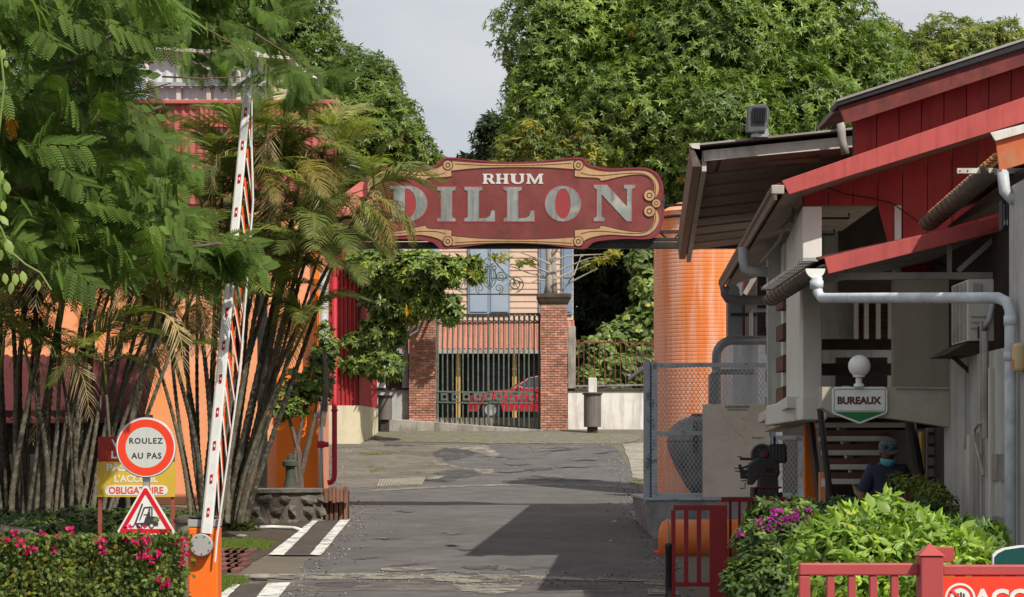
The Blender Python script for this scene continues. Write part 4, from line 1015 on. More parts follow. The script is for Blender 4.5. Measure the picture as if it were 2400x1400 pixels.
fas('rake_fascia', RY, 1967, 252, 292, 2400, 115, 152, 'red_fascia_dirty', tilt=14, xend=2760)
fas('ridge_flashing', RY - .06, 1962, 240, 249, 2400, 97, 112, 'black_plastic', th=.5, xend=2760)
fas('roof_edge', RY - .08, 1962, 233, 239, 2400, 90, 96, 'roof_sheet', th=.6, xend=2760)
za, zb = PZ(243, RY), PZ(100, RY)
plane_quad('upper_roof', [(PX(1962, RY), RY + .5, za), (PX(2760, RY), RY + .5, PZ(243 - 143 * 798 / 435, RY)), (PX(2760, RY), 31, PZ(243 - 143 * 798 / 435, RY)), (PX(1962, RY), 31, za)], 'roof_sheet', off, .05)
# red vertical boards of the upper gable, above lean-to B
WY = 29.4
def cladding(Y, px0, px1, step, top, bot, mat='red_cladding_board'):
    px = px0
    while px < px1:
        q = min(px + step - 1.6, px1)
        ta, tb, ba, bb = top(px), top(q), bot(px), bot(q)
        d = random.uniform(0, .006)
        if ba > ta:
            MB().hexa([(PX(px, Y), Y - d, PZ(ba, Y)), (PX(q, Y), Y - d, PZ(bb, Y)), (PX(q, Y), Y + .03, PZ(bb, Y)), (PX(px, Y), Y + .03, PZ(ba, Y))],
                      [(PX(px, Y), Y - d, PZ(ta, Y)), (PX(q, Y), Y - d, PZ(tb, Y)), (PX(q, Y), Y + .03, PZ(tb, Y)), (PX(px, Y), Y + .03, PZ(ta, Y))]).build('board', mat, off, bevel=.004)
        px += step
cladding(WY, 2003, 2440, 52.5, lambda p: 292 - (p - 1967) * .318 - 4, lambda p: 440)
MB().hexa([(PX(2003, WY), WY + .04, PZ(480, WY)), (PX(2760, WY), WY + .04, PZ(480, WY)), (PX(2760, WY), WY + .2, PZ(480, WY)), (PX(2003, WY), WY + .2, PZ(480, WY))], [(PX(2003, WY), WY + .04, PZ(270, WY)), (PX(2760, WY), WY + .04, PZ(30, WY)), (PX(2760, WY), WY + .2, PZ(30, WY)), (PX(2003, WY), WY + .2, PZ(270, WY))]).build('gable_wall', 'timber_and_shade', off)
# lean-to B: rake, roof, eave, boards below
BY_ = 27.0
fas('rake_fascia', BY_, 1833, 424, 456, 2400, 228, 284, 'red_fascia', tilt=16, xend=2700)
MB().box(PX(1808, BY_), PX(1838, BY_), BY_ - .01, BY_ + .05, PZ(455, BY_), PZ(434, BY_)).build('gutter_end', 'grey_board', off, bevel=.01)
ex0, ez = PX(1815, BY_), PZ(440, BY_)
ex1 = PX(1688, 41.0); ez1 = PZ(662, 41.0)
slope = .32
rx = 4.2
plane_quad('lean_to_roof', [(ex0 - .02, BY_ + .05, ez + .03), (ex0 + rx, BY_ + .05, ez + rx * slope + .03), (ex1 + rx, 41, ez + rx * slope + .03), (ex1 - .02, 41, ez + .03)], 'red_fascia_dirty', off, .03)
plane_quad('soffit', [(ex0 + .1, BY_ + .06, ez - .06), (ex0 + rx, BY_ + .06, ez + rx * slope - .1), (ex1 + rx, 41, ez + rx * slope - .1), (ex1 + .1, 41, ez - .06)], 'soffit', off, .02)
MB().hexa([(ex0, BY_, ez - .14), (ex0 + .03, BY_, ez - .14), (ex1 + .03, 41, ez - .14), (ex1, 41, ez - .14)], [(ex0 - .03, BY_, ez + .03), (ex0 + .03, BY_, ez + .03), (ex1 + .03, 41, ez + .03), (ex1 - .03, 41, ez + .03)]).build('eave_board', 'gutter_brown', off)
MB().tube([(ex0 + .02, BY_ + .03, ez - .02), (ex1 + .02, 41, ez - .02)], .055, 8).build('eave_gutter', 'gutter_brown', off, smooth=True)
CY = 28.0
btop = lambda p: 456 - (p - 1849) * .322 - 6
cladding(CY, 1884, 2410, 58, btop, lambda p: np.interp(p, [1884, 1940, 2100, 2112, 2114, 2410], [482, 482, 482, 482, 700, 700]))
MB().box(PX(2114, CY), PX(2760, CY), CY + .04, CY + .15, PZ(760, CY), PZ(430, CY)).build('gable_wall', 'timber_and_shade', off)
MB().box(PX(1884, CY), PX(2114, CY), CY + .04, CY + .15, PZ(480, CY), PZ(450, CY)).build('lintel', 'timber_and_shade', off)
MB().box(PX(2096, CY), PX(2112, CY), CY - .02, CY + .12, PZ(800, CY), PZ(482, CY)).build('window_post', 'column_white', off, bevel=.006)
# --- columns and fins of the balcony on its lane side
cx_ = PX(1881, 27.5)
def column(x0, x1, y0, y1, z0, z1, mat='column_white'):
    return MB().box(x0, x1, y0, y1, z0, z1).build('column', mat, off, bevel=.012)
TL = .07
def fin(y0, y1, w, z0, z1, name='column', mat='column_white', dx=0.0):
    a, b = cx_ + dx + TL * (y0 - 27.5), cx_ + dx + TL * (y1 - 27.5)
    return MB().hexa([(a, y0, z0), (a + w, y0, z0), (b + w, y1, z0), (b, y1, z0)], [(a, y0, z1), (a + w, y0, z1), (b + w, y1, z1), (b, y1, z1)]).build(name, mat, off, bevel=.012)
fin(27.5, 31.7, PX(1926, 27.5) - cx_, PZ(960, 27.5), PZ(484, 27.5))
fin(32.7, 38.6, .24, PZ(940, 28.5), ez - .1)
for (y0, y1, sx) in ((31.75, 32.65, TL * 4.4), (36.0, 36.5, TL * 8.2)):
    for k in range(4):
        zc = PZ(955, 31.5) + .08 + k * .42; cx_ += sx
        MB().hexa([(cx_ - .05, y0 + .03, zc), (cx_ + .12, y0 + .03, zc), (cx_ + .12, y1 - .03, zc), (cx_ - .05, y1 - .03, zc)],
                  [(cx_ - .05, y0 + .03, zc + .2), (cx_ + .12, y0 + .03, zc + .26), (cx_ + .12, y1 - .03, zc + .26), (cx_ - .05, y1 - .03, zc + .2)]).build('louvre', 'brown_slat', off); cx_ -= sx
# balcony slab and its sloping ledge
zs = PZ(985, 27.5)
MB().hexa([(cx_ - .02, 27.35, zs), (PX(1936, 27.4), 27.35, zs), (PX(1936, 27.4), 31.3, zs), (cx_ - .02, 31.3, zs)], [(cx_ - .02, 27.35, zs + .26), (PX(1936, 27.4), 27.35, zs + .26), (PX(1936, 27.4), 31.3, zs + .26), (cx_ - .02, 31.3, zs + .26)]).build('balcony_slab', 'column_white', off, bevel=.015)
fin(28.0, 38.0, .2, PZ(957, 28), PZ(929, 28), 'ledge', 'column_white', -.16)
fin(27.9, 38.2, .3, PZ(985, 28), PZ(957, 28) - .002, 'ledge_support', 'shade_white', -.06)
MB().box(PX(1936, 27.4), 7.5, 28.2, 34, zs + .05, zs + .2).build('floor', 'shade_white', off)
# rooms behind: back wall with stained panel, window frames and dark rails
MB().box(PX(1926, 27.6), 8.5, 33.4, 33.6, zs + .2, ez + .7).build('back_wall', 'stained_white', off)
MB().box(PX(1935, 31), 8.5, 31.0, 31.2, g(33) - .1, zs + .04).build('under_shade_wall', 'timber_and_shade', off)  # wall coloured dark to stand for the shade under the balcony
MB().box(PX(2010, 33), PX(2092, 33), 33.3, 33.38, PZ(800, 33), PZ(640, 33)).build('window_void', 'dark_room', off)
for k in range(13):
    zc = PZ(796, 33) + k * .07
    MB().bar((PX(2016, 33), 33.24, zc), (PX(2088, 33), 33.24, zc), .012, .06).build('louvre', 'brown_slat', off)
for px in (2010, 2034, 2062, 2090):
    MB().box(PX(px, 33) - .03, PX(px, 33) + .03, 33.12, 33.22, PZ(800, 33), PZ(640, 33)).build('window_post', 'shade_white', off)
for (t_, b_) in ((795, 820), (852, 880)):
    MB().box(PX(1926, 28.6), PX(2096, 28.6), 28.58, 28.68, PZ(b_, 28.6), PZ(t_, 28.6)).build('balustrade_rail', 'timber_and_shade', off)
MB().box(PX(1960, 29.5), PX(2080, 29.5), 29.5, 29.6, PZ(912, 29.5), PZ(838, 29.5)).build('balustrade_panel', 'timber_and_shade', off)
MB().box(PX(1926, 34), PX(2120, 34), 32.2, 32.3, PZ(700, 32), PZ(470, 32)).build('inner_partition', 'timber_and_shade', off)
MB().box(PX(1925, 27.6), PX(2096, 27.6), 28.6, 32, PZ(484, 28.6) + .04, PZ(484, 28.6) + .08).build('ceiling', 'soffit', off)
for (py, a, b) in ((512, 1926, 1990), (550, 1926, 1955)):
    MB().tube([(PX(a, 29), 29, PZ(py, 29)), (PX(b, 29), 29, PZ(py, 29)), (PX(b, 29), 29, PZ(py - 12, 29))], .014, 6).build('hook', 'black_steel', off)
# --- entrance: beam, panel, wall along the path
EY = 24.3
wx = 4.45
mb = MB(); xl = PX(1927, EY)
lp = [(xl, PZ(907, EY)), (xl, PZ(955, EY)), (PX(1960, EY), PZ(976, EY)), (PX(2060, EY), PZ(978, EY)), (PX(2100, EY), PZ(982, EY)), (wx - .003, PZ(1001, EY)), (wx - .003, PZ(907, EY))][::-1]
mb.plate([lp], EY, EY + .3).build('entrance_beam', 'beam_shaded_cream', off, bevel=.008)
MB().box(PX(2096, EY), wx - .004, EY + .02, EY + .2, PZ(906.5, EY), PZ(655, EY)).build('entrance_panel', 'porch_shade_panel', off)
MB().box(wx, wx + .5, 21.15, 24.6, g(22) - .1, PZ(832, 23)).build('path_wall', 'stained_white', off)
MB().box(wx - .06, wx + .25, 15, 21.1, g(18) - .1, 4.1).build('near_wall', 'stained_white', off)
MB().box(wx + .02, 8.5, 24.65, 33.3, g(26) - .1, PZ(1005, 26)).build('ground_floor', 'timber_and_shade', off)
MB().box(4.9, 5.0, 21.2, 28, 2.6, 4.05).build('porch_shade_wall', 'timber_and_shade', off)  # dark sheet added for the shade in the open porch
# door, jamb, flat pilasters and vents on the path wall
MB().box(wx - .05, wx - .002, 23.0, 23.14, g(22), PZ(1020, 23)).build('pilaster', 'shade_white', off)
MB().box(wx - .035, wx - .002, 22.05, 22.16, g(22), 2.55).build('pilaster', 'shade_white', off)
MB().box(wx - .02, wx - .001, 22.75, 22.95, g(22), PZ(1015, 22.9)).build('recess', 'grey_board', off)
for zc in (1.62, 1.05):
    for y0 in (21.5, 21.82):
        v = MB().box(wx - .012, wx - .001, y0, y0 + .25, zc - .12, zc + .13).build('vent', 'grey_concrete', off)
        for k in range(7):
            MB().box(wx - .022, wx - .0125, y0 + .02 + k * .033, y0 + .035 + k * .033, zc - .11, zc + .12).build('slot', 'grey_board', v)
for (y, r, z0, z1) in ((22.5, .016, 1.0, 3.0), (22.32, .028, 1.9, 2.9), (23.3, .012, 1.8, 2.6)):
    MB().tube([(wx - .03, y, z0), (wx - .03, y, z1)], r, 6).build('conduit', 'grey_board', off)
MB().tube([(wx - .05, 22.32, 2.05), (wx - .07, 22.45, 2.03), (wx - .07, 22.62, 1.98), (wx - .06, 22.62, 1.85), (wx - .06, 22.45, 1.72), (wx - .05, 22.3, 1.55)], .014, 6).build('cable', 'grey_board', off)
MB().tube([(PX(2098, EY), EY - .02, PZ(909, EY)), (PX(2225, EY), EY - .02, PZ(911, EY)), (PX(2229, EY), EY - .02, PZ(900, EY)), (PX(2229, EY), EY - .02, PZ(840, EY))], .012, 6).build('conduit', 'grey_board', off)
MB().box(PX(1982, EY) - .04, PX(1982, EY) + .04, EY - .03, EY - .005, PZ(907, EY), PZ(905, EY)).build('bracket', 'galv', off)
# porch roof A with its fascia and truss
fas('porch_fascia', 24.0, 1932, 604, 642, 2345, 508, 542, 'red_fascia', tilt=10, xend=2346)
plane_quad('porch_roof', [(3.06, 24.05, 3.74), (4.95, 24.05, 4.15), (4.95, 28.1, 4.15), (3.06, 28.1, 3.74)], 'red_fascia_dirty', off, .03)
plane_quad('porch_soffit', [(3.1, 24.06, 3.66), (4.95, 24.06, 4.06), (4.95, 28.0, 4.06), (3.1, 28.0, 3.66)], 'grey_board', off, .015)
MB().box(PX(1965, 24.4), PX(2365, 24.4), 24.36, 24.44, PZ(656, 24.4), PZ(639, 24.4)).build('tie_beam', 'grey_board', off, bevel=.005)
MB().bar(P(1985, 636, 24.4), P(2180, 560, 24.4), .05).build('truss_bar', 'grey_board', off)
MB().bar(P(2245, 636, 24.4), P(2335, 555, 24.4), .05).build('truss_bar', 'grey_board', off)
MB().bar(P(2225, 640, 24.4), P(2225, 575, 24.4), .045).build('truss_bar', 'grey_board', off)
MB().bar(P(2240, 640, 25.4), P(2190, 610, 25.4), .03).build('truss_bar', 'timber_and_shade', off)

# gutters and downpipes (their own things)
def half_gutter(name, label, p0, p1, r, ribs):
    t = thing(name, label, 'gutter', p0)
    p0, p1 = Vector(p0), Vector(p1); d = (p1 - p0); n = 10; mb = MB()
    s = d.normalized().cross(Vector((0, 0, 1))).normalized()
    vs = []
    for p in (p0, p1):
        for j in range(n + 1):
            a = math.pi * j / n; vs.append(p + s * (-r * math.cos(a)) + Vector((0, 0, -r * math.sin(a))))
    mb.add(vs, [(j, j + 1, n + 1 + j + 1, n + 1 + j) for j in range(n)])
    o = mb.build('trough', 'gutter_brown', t, smooth=True)
    md = o.modifiers.new('solid', 'SOLIDIFY'); md.thickness = .006
    for k in range(ribs):
        q = p0 + d * ((k + .6) / ribs)
        MB().tube([q + s * (-(r + .006) * math.cos(a)) + Vector((0, 0, -(r + .006) * math.sin(a))) for a in np.linspace(0, math.pi, 9)], .012, 5).build('strap', 'gutter_brown', t)
    return t, s
t, s = half_gutter('porch_gutter', 'brown ribbed half round gutter under the lower red fascia', (3.045, 24.0, 3.62), (3.045, 28.1, 3.62), .095, 11)
MB().lathe([(.001, 0), (.098, 0), (.098, .02), (.001, .02)], (3.045, 23.975, 3.62), 16, 'y', math.pi, 2 * math.pi).build('end_cap', 'white_paint', t)
for k in range(22):
    MB().box(2.955 - .03, 3.08, 24.05 + k * .185, 24.05 + k * .185 + .12, 3.70, 3.735).build('tile', 'roof_sheet', t)
t2, s = half_gutter('tiled_roof_gutter', 'brown ribbed gutter below orange tile edges and a rusty fascia', (4.256, 21.0, 4.30), (4.53, 26.0, 4.30), .10, 14)
for k in range(26):
    y = 21.0 + k * .19; x = 4.256 + (y - 21) * .055
    MB().ball((x + .0, y, 4.365), .032, 8, 5, (1.3, 1.3, .9)).build('tile', 'tile_edge', t2)
rf = thing('tiled_annex', 'roof corner with a rusty orange red fascia and white flashing', 'annex', (4.9, 21, 4.3))
MB().hexa([P(2342, 402, 20.9), P(2440, 372, 20.9), P(2440, 372, 20.97), P(2342, 402, 20.97)], [P(2332, 322, 20.9), P(2440, 292, 20.9), P(2440, 292, 20.97), P(2332, 322, 20.97)]).build('fascia', 'rusty_fascia', rf, bevel=.005)
MB().hexa([P(2334, 330, 20.86), P(2440, 300, 20.86), P(2440, 300, 20.96), P(2330, 330, 20.96)], [P(2322, 313, 20.86), P(2440, 283, 20.86), P(2440, 281, 20.96), P(2322, 311, 20.96)]).build('flashing', 'white_board', rf)
plane_quad('tiles', [(4.33, 20.98, 4.40), (6.6, 20.98, 5.06), (6.9, 26, 5.06), (4.62, 26, 4.40)], 'tile_edge', rf, .04)
plane_quad('underside', [(4.45, 21.0, 4.24), (6.6, 21.0, 4.86), (6.9, 25.9, 4.86), (4.72, 25.9, 4.24)], 'timber_and_shade', rf, .02)
MB().box(PX(2243, 21.3), PX(2420, 21.3), 21.28, 21.31, PZ(407, 21.3), PZ(395, 21.3)).build('bracket_bar', 'white_board', rf)
for px in (2250, 2268): MB().tube([P(px, 401, 21.275), P(px, 401, 21.282)], .008, 6).build('bolt_hole', 'black_plastic', rf)
MB().tube([(4.30, 20.95, 4.24), (4.32, 20.95, 4.05), (4.37, 20.93, 3.98), (4.60, 20.85, 3.97)], .052, 10).build('downpipe', 'pvc', rf, smooth=True)
dp = thing('white_downpipe', 'long pale downpipe crossing under the porch and down the wall', 'pipe', (4.32, 20.7, 0))
pts = [(3.06, 24.0, 3.53), (3.07, 23.98, 3.38), (3.10, 23.9, 3.32), (3.17, 23.7, 3.305)] + [(3.17 + 1.0 * t, 23.7 - 2.75 * t, 3.305 - .19 * t) for t in (.25, .5, .75, .96)] + [(4.24, 20.82, 3.105), (4.295, 20.72, 3.06), (4.315, 20.69, 2.98), (4.315, 20.69, 2.4), (4.315, 20.69, .0)]
MB().tube(pts, [.058] + [.05] * (len(pts) - 1), 14).build('pipe', 'pvc_blue', dp, smooth=True)
for zc in (2.55, 2.86): MB().tube([(4.315, 20.69, zc), (4.315, 20.69, zc + .08)], .057, 14).build('joint', 'pvc_blue', dp, smooth=True)
MB().tube([(3.06, 24.0, 3.5), (3.06, 24.0, 3.42)], .068, 14).build('outlet', 'pvc_blue', dp, smooth=True)
up = thing('upper_downpipe', 'short grey elbow downpipe under the upper lean-to eave', 'pipe', (PX(1742, 33), 33, PZ(640, 33)))
MB().tube([P(1742, 580, 33), P(1742, 610, 33), P(1746, 630, 33), P(1760, 636, 33), P(1800, 638, 33)], .068, 12).build('pipe', 'pvc', up, smooth=True)
up = thing('dark_downpipe', 'dark elbow downpipe at the far end of the lean-to eave', 'pipe', (PX(1700, 40), 40, PZ(700, 40)))
MB().tube([P(1699, 672, 40), P(1700, 690, 40), P(1706, 700, 40), P(1725, 704, 40), P(1800, 704, 40)], .08, 12).build('pipe', 'pvc_dark', up, smooth=True)
cb = thing('hanging_cable', 'thin black cable looping across the red boards', 'cable', P(2000, 460, 27.9))
MB().tube([P(1930, 436, 27.9), P(1980, 455, 27.9), P(2040, 464, 27.9), P(2090, 476, 27.9), P(2120, 497, 27.9), P(2165, 528, 27.9)], .008, 5).build('cable', 'black_plastic', cb)
cb = thing('bracket_cable', 'black cable with brackets along the lean-to soffit', 'cable', P(1830, 560, 29))
MB().tube([P(1861, 487, 29), P(1855, 520, 29), P(1836, 540, 29.5), P(1826, 565, 30), P(1800, 600, 30.5), P(1783, 617, 31)], .022, 6).build('cable', 'pvc_dark', cb)

# far lean-to walls and steel posts between tank and offices
p = thing('steel_platform', 'dark steel platform behind the steel tank', 'platform', (PX(1740, 47), 47, g(47)))
for px in (1722, 1790): MB().box(PX(px, 47) - .14, PX(px, 47) + .14, 46.9, 47.1, g(47) - .1, PZ(660, 47)).build('post', 'lagging', p)
for (t_, b_) in ((700, 712), (735, 742)): MB().box(PX(1712, 47), PX(1830, 47), 46.85, 47.0, PZ(b_, 47), PZ(t_, 47)).build('rail', 'black_steel', p)
MB().bar(P(1745, 690, 47), P(1775, 640, 47), .09).build('brace', 'grey_board', p)
sd = thing('dark_shed', 'dark corrugated shed wall beyond the tanks', 'shed', (PX(1790, 53), 53, g(53)))
MB().corr((PX(1702, 50), 50, g(50) - .1), (2.4, 0, 0), (0, 0, PZ(640, 50) - g(50)), .11, .02).build('wall', 'red_fascia_dirty', sd)
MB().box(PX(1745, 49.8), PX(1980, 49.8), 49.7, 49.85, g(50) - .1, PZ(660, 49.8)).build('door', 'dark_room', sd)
op = thing('orange_post', 'orange steel column beside the stairs', 'column', (PX(1898, 31), 31, g(31)))
MB().box(PX(1886, 31), PX(1912, 31), 30.95, 31.1, g(31) - .05, zs - .005).build('post', 'orange_deep', op)
bx = thing('switch_box', 'orange and white switch box beside the stairs', 'box', (PX(1928, 28), 28, PZ(1160, 28)))
MB().box(PX(1921, 28), PX(1934, 28), 27.95, 28.1, g(28), PZ(1107, 28)).build('case', 'pink_pilaster', bx); MB().box(PX(1924, 28), PX(1932, 28), 27.93, 27.948, PZ(1142, 28), PZ(1122, 28)).build('plate', 'white_sign', bx)

# --- rear canopy with corrugated underside
CYn = 32.0
cn = thing('loading_canopy', 'wide rear canopy with brown corrugated underside and pale edge boards', 'canopy', (PX(1800, 42), 42, g(42)))
c0, c1 = P(1620, 338, CYn), P(1990, 300, CYn)
sl = (c1.z - c0.z) / (c1.x - c0.x)
far = 46.0
xr_ = c0.x + 5.0
tl = .057
plane_quad('roof', [(c0.x, CYn, c0.z), (xr_, CYn, c0.z + 5.0 * sl), (xr_ + tl * 14, far, c0.z + 5.0 * sl), (c0.x + tl * 14, far, c0.z)], 'roof_sheet', cn, .025)
k = 9
for i in range(k):
    y0 = CYn + .25 + i * (far - CYn - .3) / k; y1 = y0 + (far - CYn - .3) / k - .025
    xo = c0.x + tl * (y0 - CYn)
    zz = c0.z - .16
    MB().hexa([(xo + .1, y0, zz - .05), (xr_, y0, zz - .05 + 4.9 * sl), (xr_, y1, zz + 4.9 * sl - .035), (xo + .1, y1, zz - .035)], [(xo + .1, y0, zz - .02), (xr_, y0, zz - .02 + 4.9 * sl), (xr_, y1, zz + 4.9 * sl + .05), (xo + .1, y1, zz + .05)]).build('soffit_sheet', 'soffit', cn)
MB().hexa([P(1650, 378, CYn + .15), P(2005, 345, CYn + .15), P(2005, 345, CYn + .25), P(1650, 378, CYn + .25)], [P(1648, 353, CYn + .15), P(2005, 318, CYn + .15), P(2005, 318, CYn + .25), P(1648, 353, CYn + .25)]).build('front_board', 'white_board', cn, bevel=.006)
MB().hexa([P(1622, 347, CYn - .02), P(1640, 350, CYn - .02), P(1640, 350, CYn + .05), P(1622, 347, CYn + .05)], [P(1614, 337, CYn - .02), P(1640, 335, CYn - .02), P(1640, 335, CYn + .05), P(1614, 337, CYn + .05)]).build('end_cap', 'white_board', cn)
MB().hexa([(c0.x + .02, CYn, c0.z - .30), (c0.x + .14, CYn, c0.z - .30), (c0.x + .14 + tl * 14, far, c0.z - .34), (c0.x + .02 + tl * 14, far, c0.z - .34)],
          [(c0.x - .02, CYn, c0.z - .03), (c0.x + .02, CYn, c0.z - .03), (c0.x + .02 + tl * 14, far, c0.z - .03), (c0.x - .02 + tl * 14, far, c0.z - .03)]).build('eave_board', 'gutter_brown', cn)
MB().hexa([(c0.x + .16, CYn + .2, c0.z - .34), (c0.x + .22, CYn + .2, c0.z - .34), (c0.x + .24 + tl * 14, far, c0.z - .40), (c0.x + .16 + tl * 14, far, c0.z - .40)],
          [(c0.x + .16, CYn + .2, c0.z - .06), (c0.x + .22, CYn + .2, c0.z - .06), (c0.x + .24 + tl * 14, far, c0.z - .10), (c0.x + .16 + tl * 14, far, c0.z - .10)]).build('inner_board', 'white_board', cn)
MB().bar(P(1687, 372, CYn + .3), P(1655, 470, 38), .05).build('rust_bar', 'rust', cn)
MB().bar(P(1664, 455, 38), P(1622, 552, 43.0), .05).build('rust_bar', 'rust', cn)
MB().tube([P(1690, 385, 33), P(1920, 372, 33)], .05, 8).build('pipe', 'soffit', cn)
MB().tube([P(1970, 282, 31.9), P(1974, 330, 31.9), P(1982, 362, 31.9)], .055, 8).build('elbow_pipe', 'grey_board', cn, smooth=True)
for yy in (far - .5,):
    for dx in (4.6,): MB().box(c0.x + dx, c0.x + dx + .15, yy, yy + .15, g(yy) - .1, c0.z - .2 + dx * sl).build('post', 'black_steel', cn)
MB().box(xr_ - .2, xr_, CYn + .5, CYn + .65, g(32) - .1, c0.z - .2 + 4.8 * sl).build('post', 'black_steel', cn)
fl = thing('flood_light', 'grey finned flood light on the canopy edge', 'lamp', P(1778, 318, 31.9))
q0, q1 = P(1750, 314, 31.9), P(1790, 250, 31.9)
MB().hexa([(q0.x, 31.8, q0.z), (q1.x, 31.8, q0.z + .02), (q1.x + .06, 32.1, q0.z + .05), (q0.x, 32.1, q0.z + .04)], [(q0.x, 31.8, q1.z), (q1.x + .02, 31.8, q1.z + .03), (q1.x + .1, 32.08, q1.z - .01), (q0.x + .02, 32.08, q1.z - .02)]).build('housing', 'lamp_grey', fl, bevel=.015)
for k in range(9):
    x = q0.x + .075 + k * .021
    MB().box(x, x + .009, 31.755, 31.799, q0.z + .14, q1.z - .03).build('fin', 'black_plastic', fl)
MB().bar(P(1790, 300, 31.95), P(1800, 318, 31.95), .05).build('bracket', 'galv', fl)
MB().box(P(1762, 0, 31.9).x, P(1800, 0, 31.9).x, 31.85, 31.98, PZ(322, 31.9), PZ(315, 31.9)).build('foot', 'galv', fl)

# second dark flood light and beige box near the wall
fl = thing('wall_flood_light', 'small black flood light under the tiled roof', 'lamp', P(2362, 520, 21.4))
MB().box(PX(2346, 21.4), PX(2384, 21.4), 21.35, 21.5, PZ(540, 21.4), PZ(470, 21.4)).build('housing', 'black_plastic', fl, bevel=.01)
MB().box(PX(2384, 21.4), PX(2420, 21.4), 21.42, 21.55, PZ(538, 21.4), PZ(460, 21.4)).build('mount', 'pvc_blue', fl)
for k in range(6): MB().box(PX(2349 + k * 6, 21.4), PX(2351.5 + k * 6, 21.4), 21.32, 21.349, PZ(533, 21.4), PZ(480, 21.4)).build('fin', 'lamp_grey', fl)
bx = thing('beige_box', 'small rounded beige alarm box on the stained wall', 'box', P(2384, 872, 20.6))
MB().box(4.30, 4.388, 20.42, 20.58, PZ(872, 20.6), PZ(806, 20.6)).build('case', 'beige_plastic', bx, bevel=.03)
MB().box(4.293, 4.299, 20.45, 20.55, PZ(862, 20.6), PZ(845, 20.6)).build('window', 'tile_edge', bx)
# air conditioner on its bracket
ac = thing('air_conditioner', 'white box air conditioner on a bracket high on the wall', 'air conditioner', (wx - .2, 23.2, PZ(830, 23)))
a0, a1, zt, zb = PX(2268, 22.9), PX(2330, 22.9), PZ(655, 22.9), PZ(800, 22.9)
MB().box(a0, a1, 22.9, 23.75, zb, zt).build('case', 'shade_white', ac, bevel=.01)
for k in range(3): MB().box(a0 + .03, a1 - .05, 22.885, 22.899, zb + .12 + k * .055, zb + .132 + k * .055).build('seam', 'grey_board', ac)
MB().box(a0 + .05, a0 + .13, 22.88, 22.899, zt - .16, zt - .04).build('label_plate', 'grey_concrete', ac)
for k in range(4): MB().box(a0 - .025, a0 - .002, 22.97 + k * .19, 23.02 + k * .19, zb + .02, zt - .02).build('grille_bar', 'grey_board', ac)
MB().hexa([(a0 - .22, 22.85, zb - .13), (a1, 22.85, zb - .13), (a1, 23.8, zb - .13), (a0 - .22, 23.8, zb - .13)], [(a0 - .03, 22.8, zb - .02), (a1, 22.8, zb - .02), (a1, 23.8, zb - .02), (a0 - .03, 23.8, zb - .02)]).build('tray', 'timber_and_shade', ac)
MB().bar((a0 - .1, 23.3, zb - .1), (a1, 23.3, zb - .42), .04).build('bracket', 'timber_and_shade', ac)
MB().tube([(a1 - .12, 22.86, zb + .12), (a1 - .06, 22.84, zb + .2), (a1 - .02, 22.84, zb + .38)], .028, 8).build('hose', 'pvc', ac, smooth=True)
MB().box(a1 - .16, a1 - .08, 22.85, 22.9, zb + .03, zb + .14).build('valve', 'dark_iron', ac)

# globe lamp and BUREAUX sign
gl = thing('globe_lamp', 'white globe lamp on a short stem above the office sign', 'lamp', P(2013, 905, EY - .1))
MB().ball(P(2014, 858, EY - .05), .113, 24, 16).build('globe', 'globe', gl, smooth=True)
MB().lathe([(.055, 0), (.05, .03), (.033, .035), (.033, .14)], P(2013, 907, EY - .05), 14).build('stem', 'white_sign', gl, smooth=True)
MB().lathe([(.06, 0), (.062, .025), (.001, .03)], P(2013, 884, EY - .05), 14).build('collar', 'white_sign', gl)
bs = thing('office_sign', 'white shield sign reading BUREAUX with green pointed base', 'sign', P(2015, 993, EY - .05))
Yb = EY - .05
lp = [(1958, 907), (2072, 907), (2080, 915), (2080, 965), (2075, 971), (2015, 994), (1955, 971), (1950, 965), (1950, 915)]
MB().plate([[(PX(x, Yb), PZ(y, Yb)) for x, y in lp][::-1]], Yb, Yb + .03).build('plate', 'white_sign', bs, bevel=.004)
MB().plate([[(PX(x, Yb), PZ(y, Yb)) for x, y in [(1955, 966), (2075, 966), (2015, 989)]][::-1]], Yb - .004, Yb - .001).build('green_base', 'green_sign', bs)
fr_o = [(1957, 912), (2073, 912), (2075.5, 915), (2075.5, 964), (1954.5, 964), (1954.5, 915)]; fr_i = [(1958, 913.2), (2072, 913.2), (2074.3, 915.6), (2074.3, 962.8), (1955.7, 962.8), (1955.7, 915.6)]
MB().plate([[(PX(x, Yb), PZ(y, Yb)) for x, y in fr_o], [(PX(x, Yb), PZ(y, Yb)) for x, y in fr_i]], Yb - .004, Yb - .001).build('border', 'green_sign', bs)
word(bs, 'BUREAUX', PX(2014, Yb), PZ(939, Yb), Yb - .004, PX(2066, Yb) - PX(1963, Yb), PZ(930, Yb) - PZ(948, Yb), 'maroon_ink', .05)

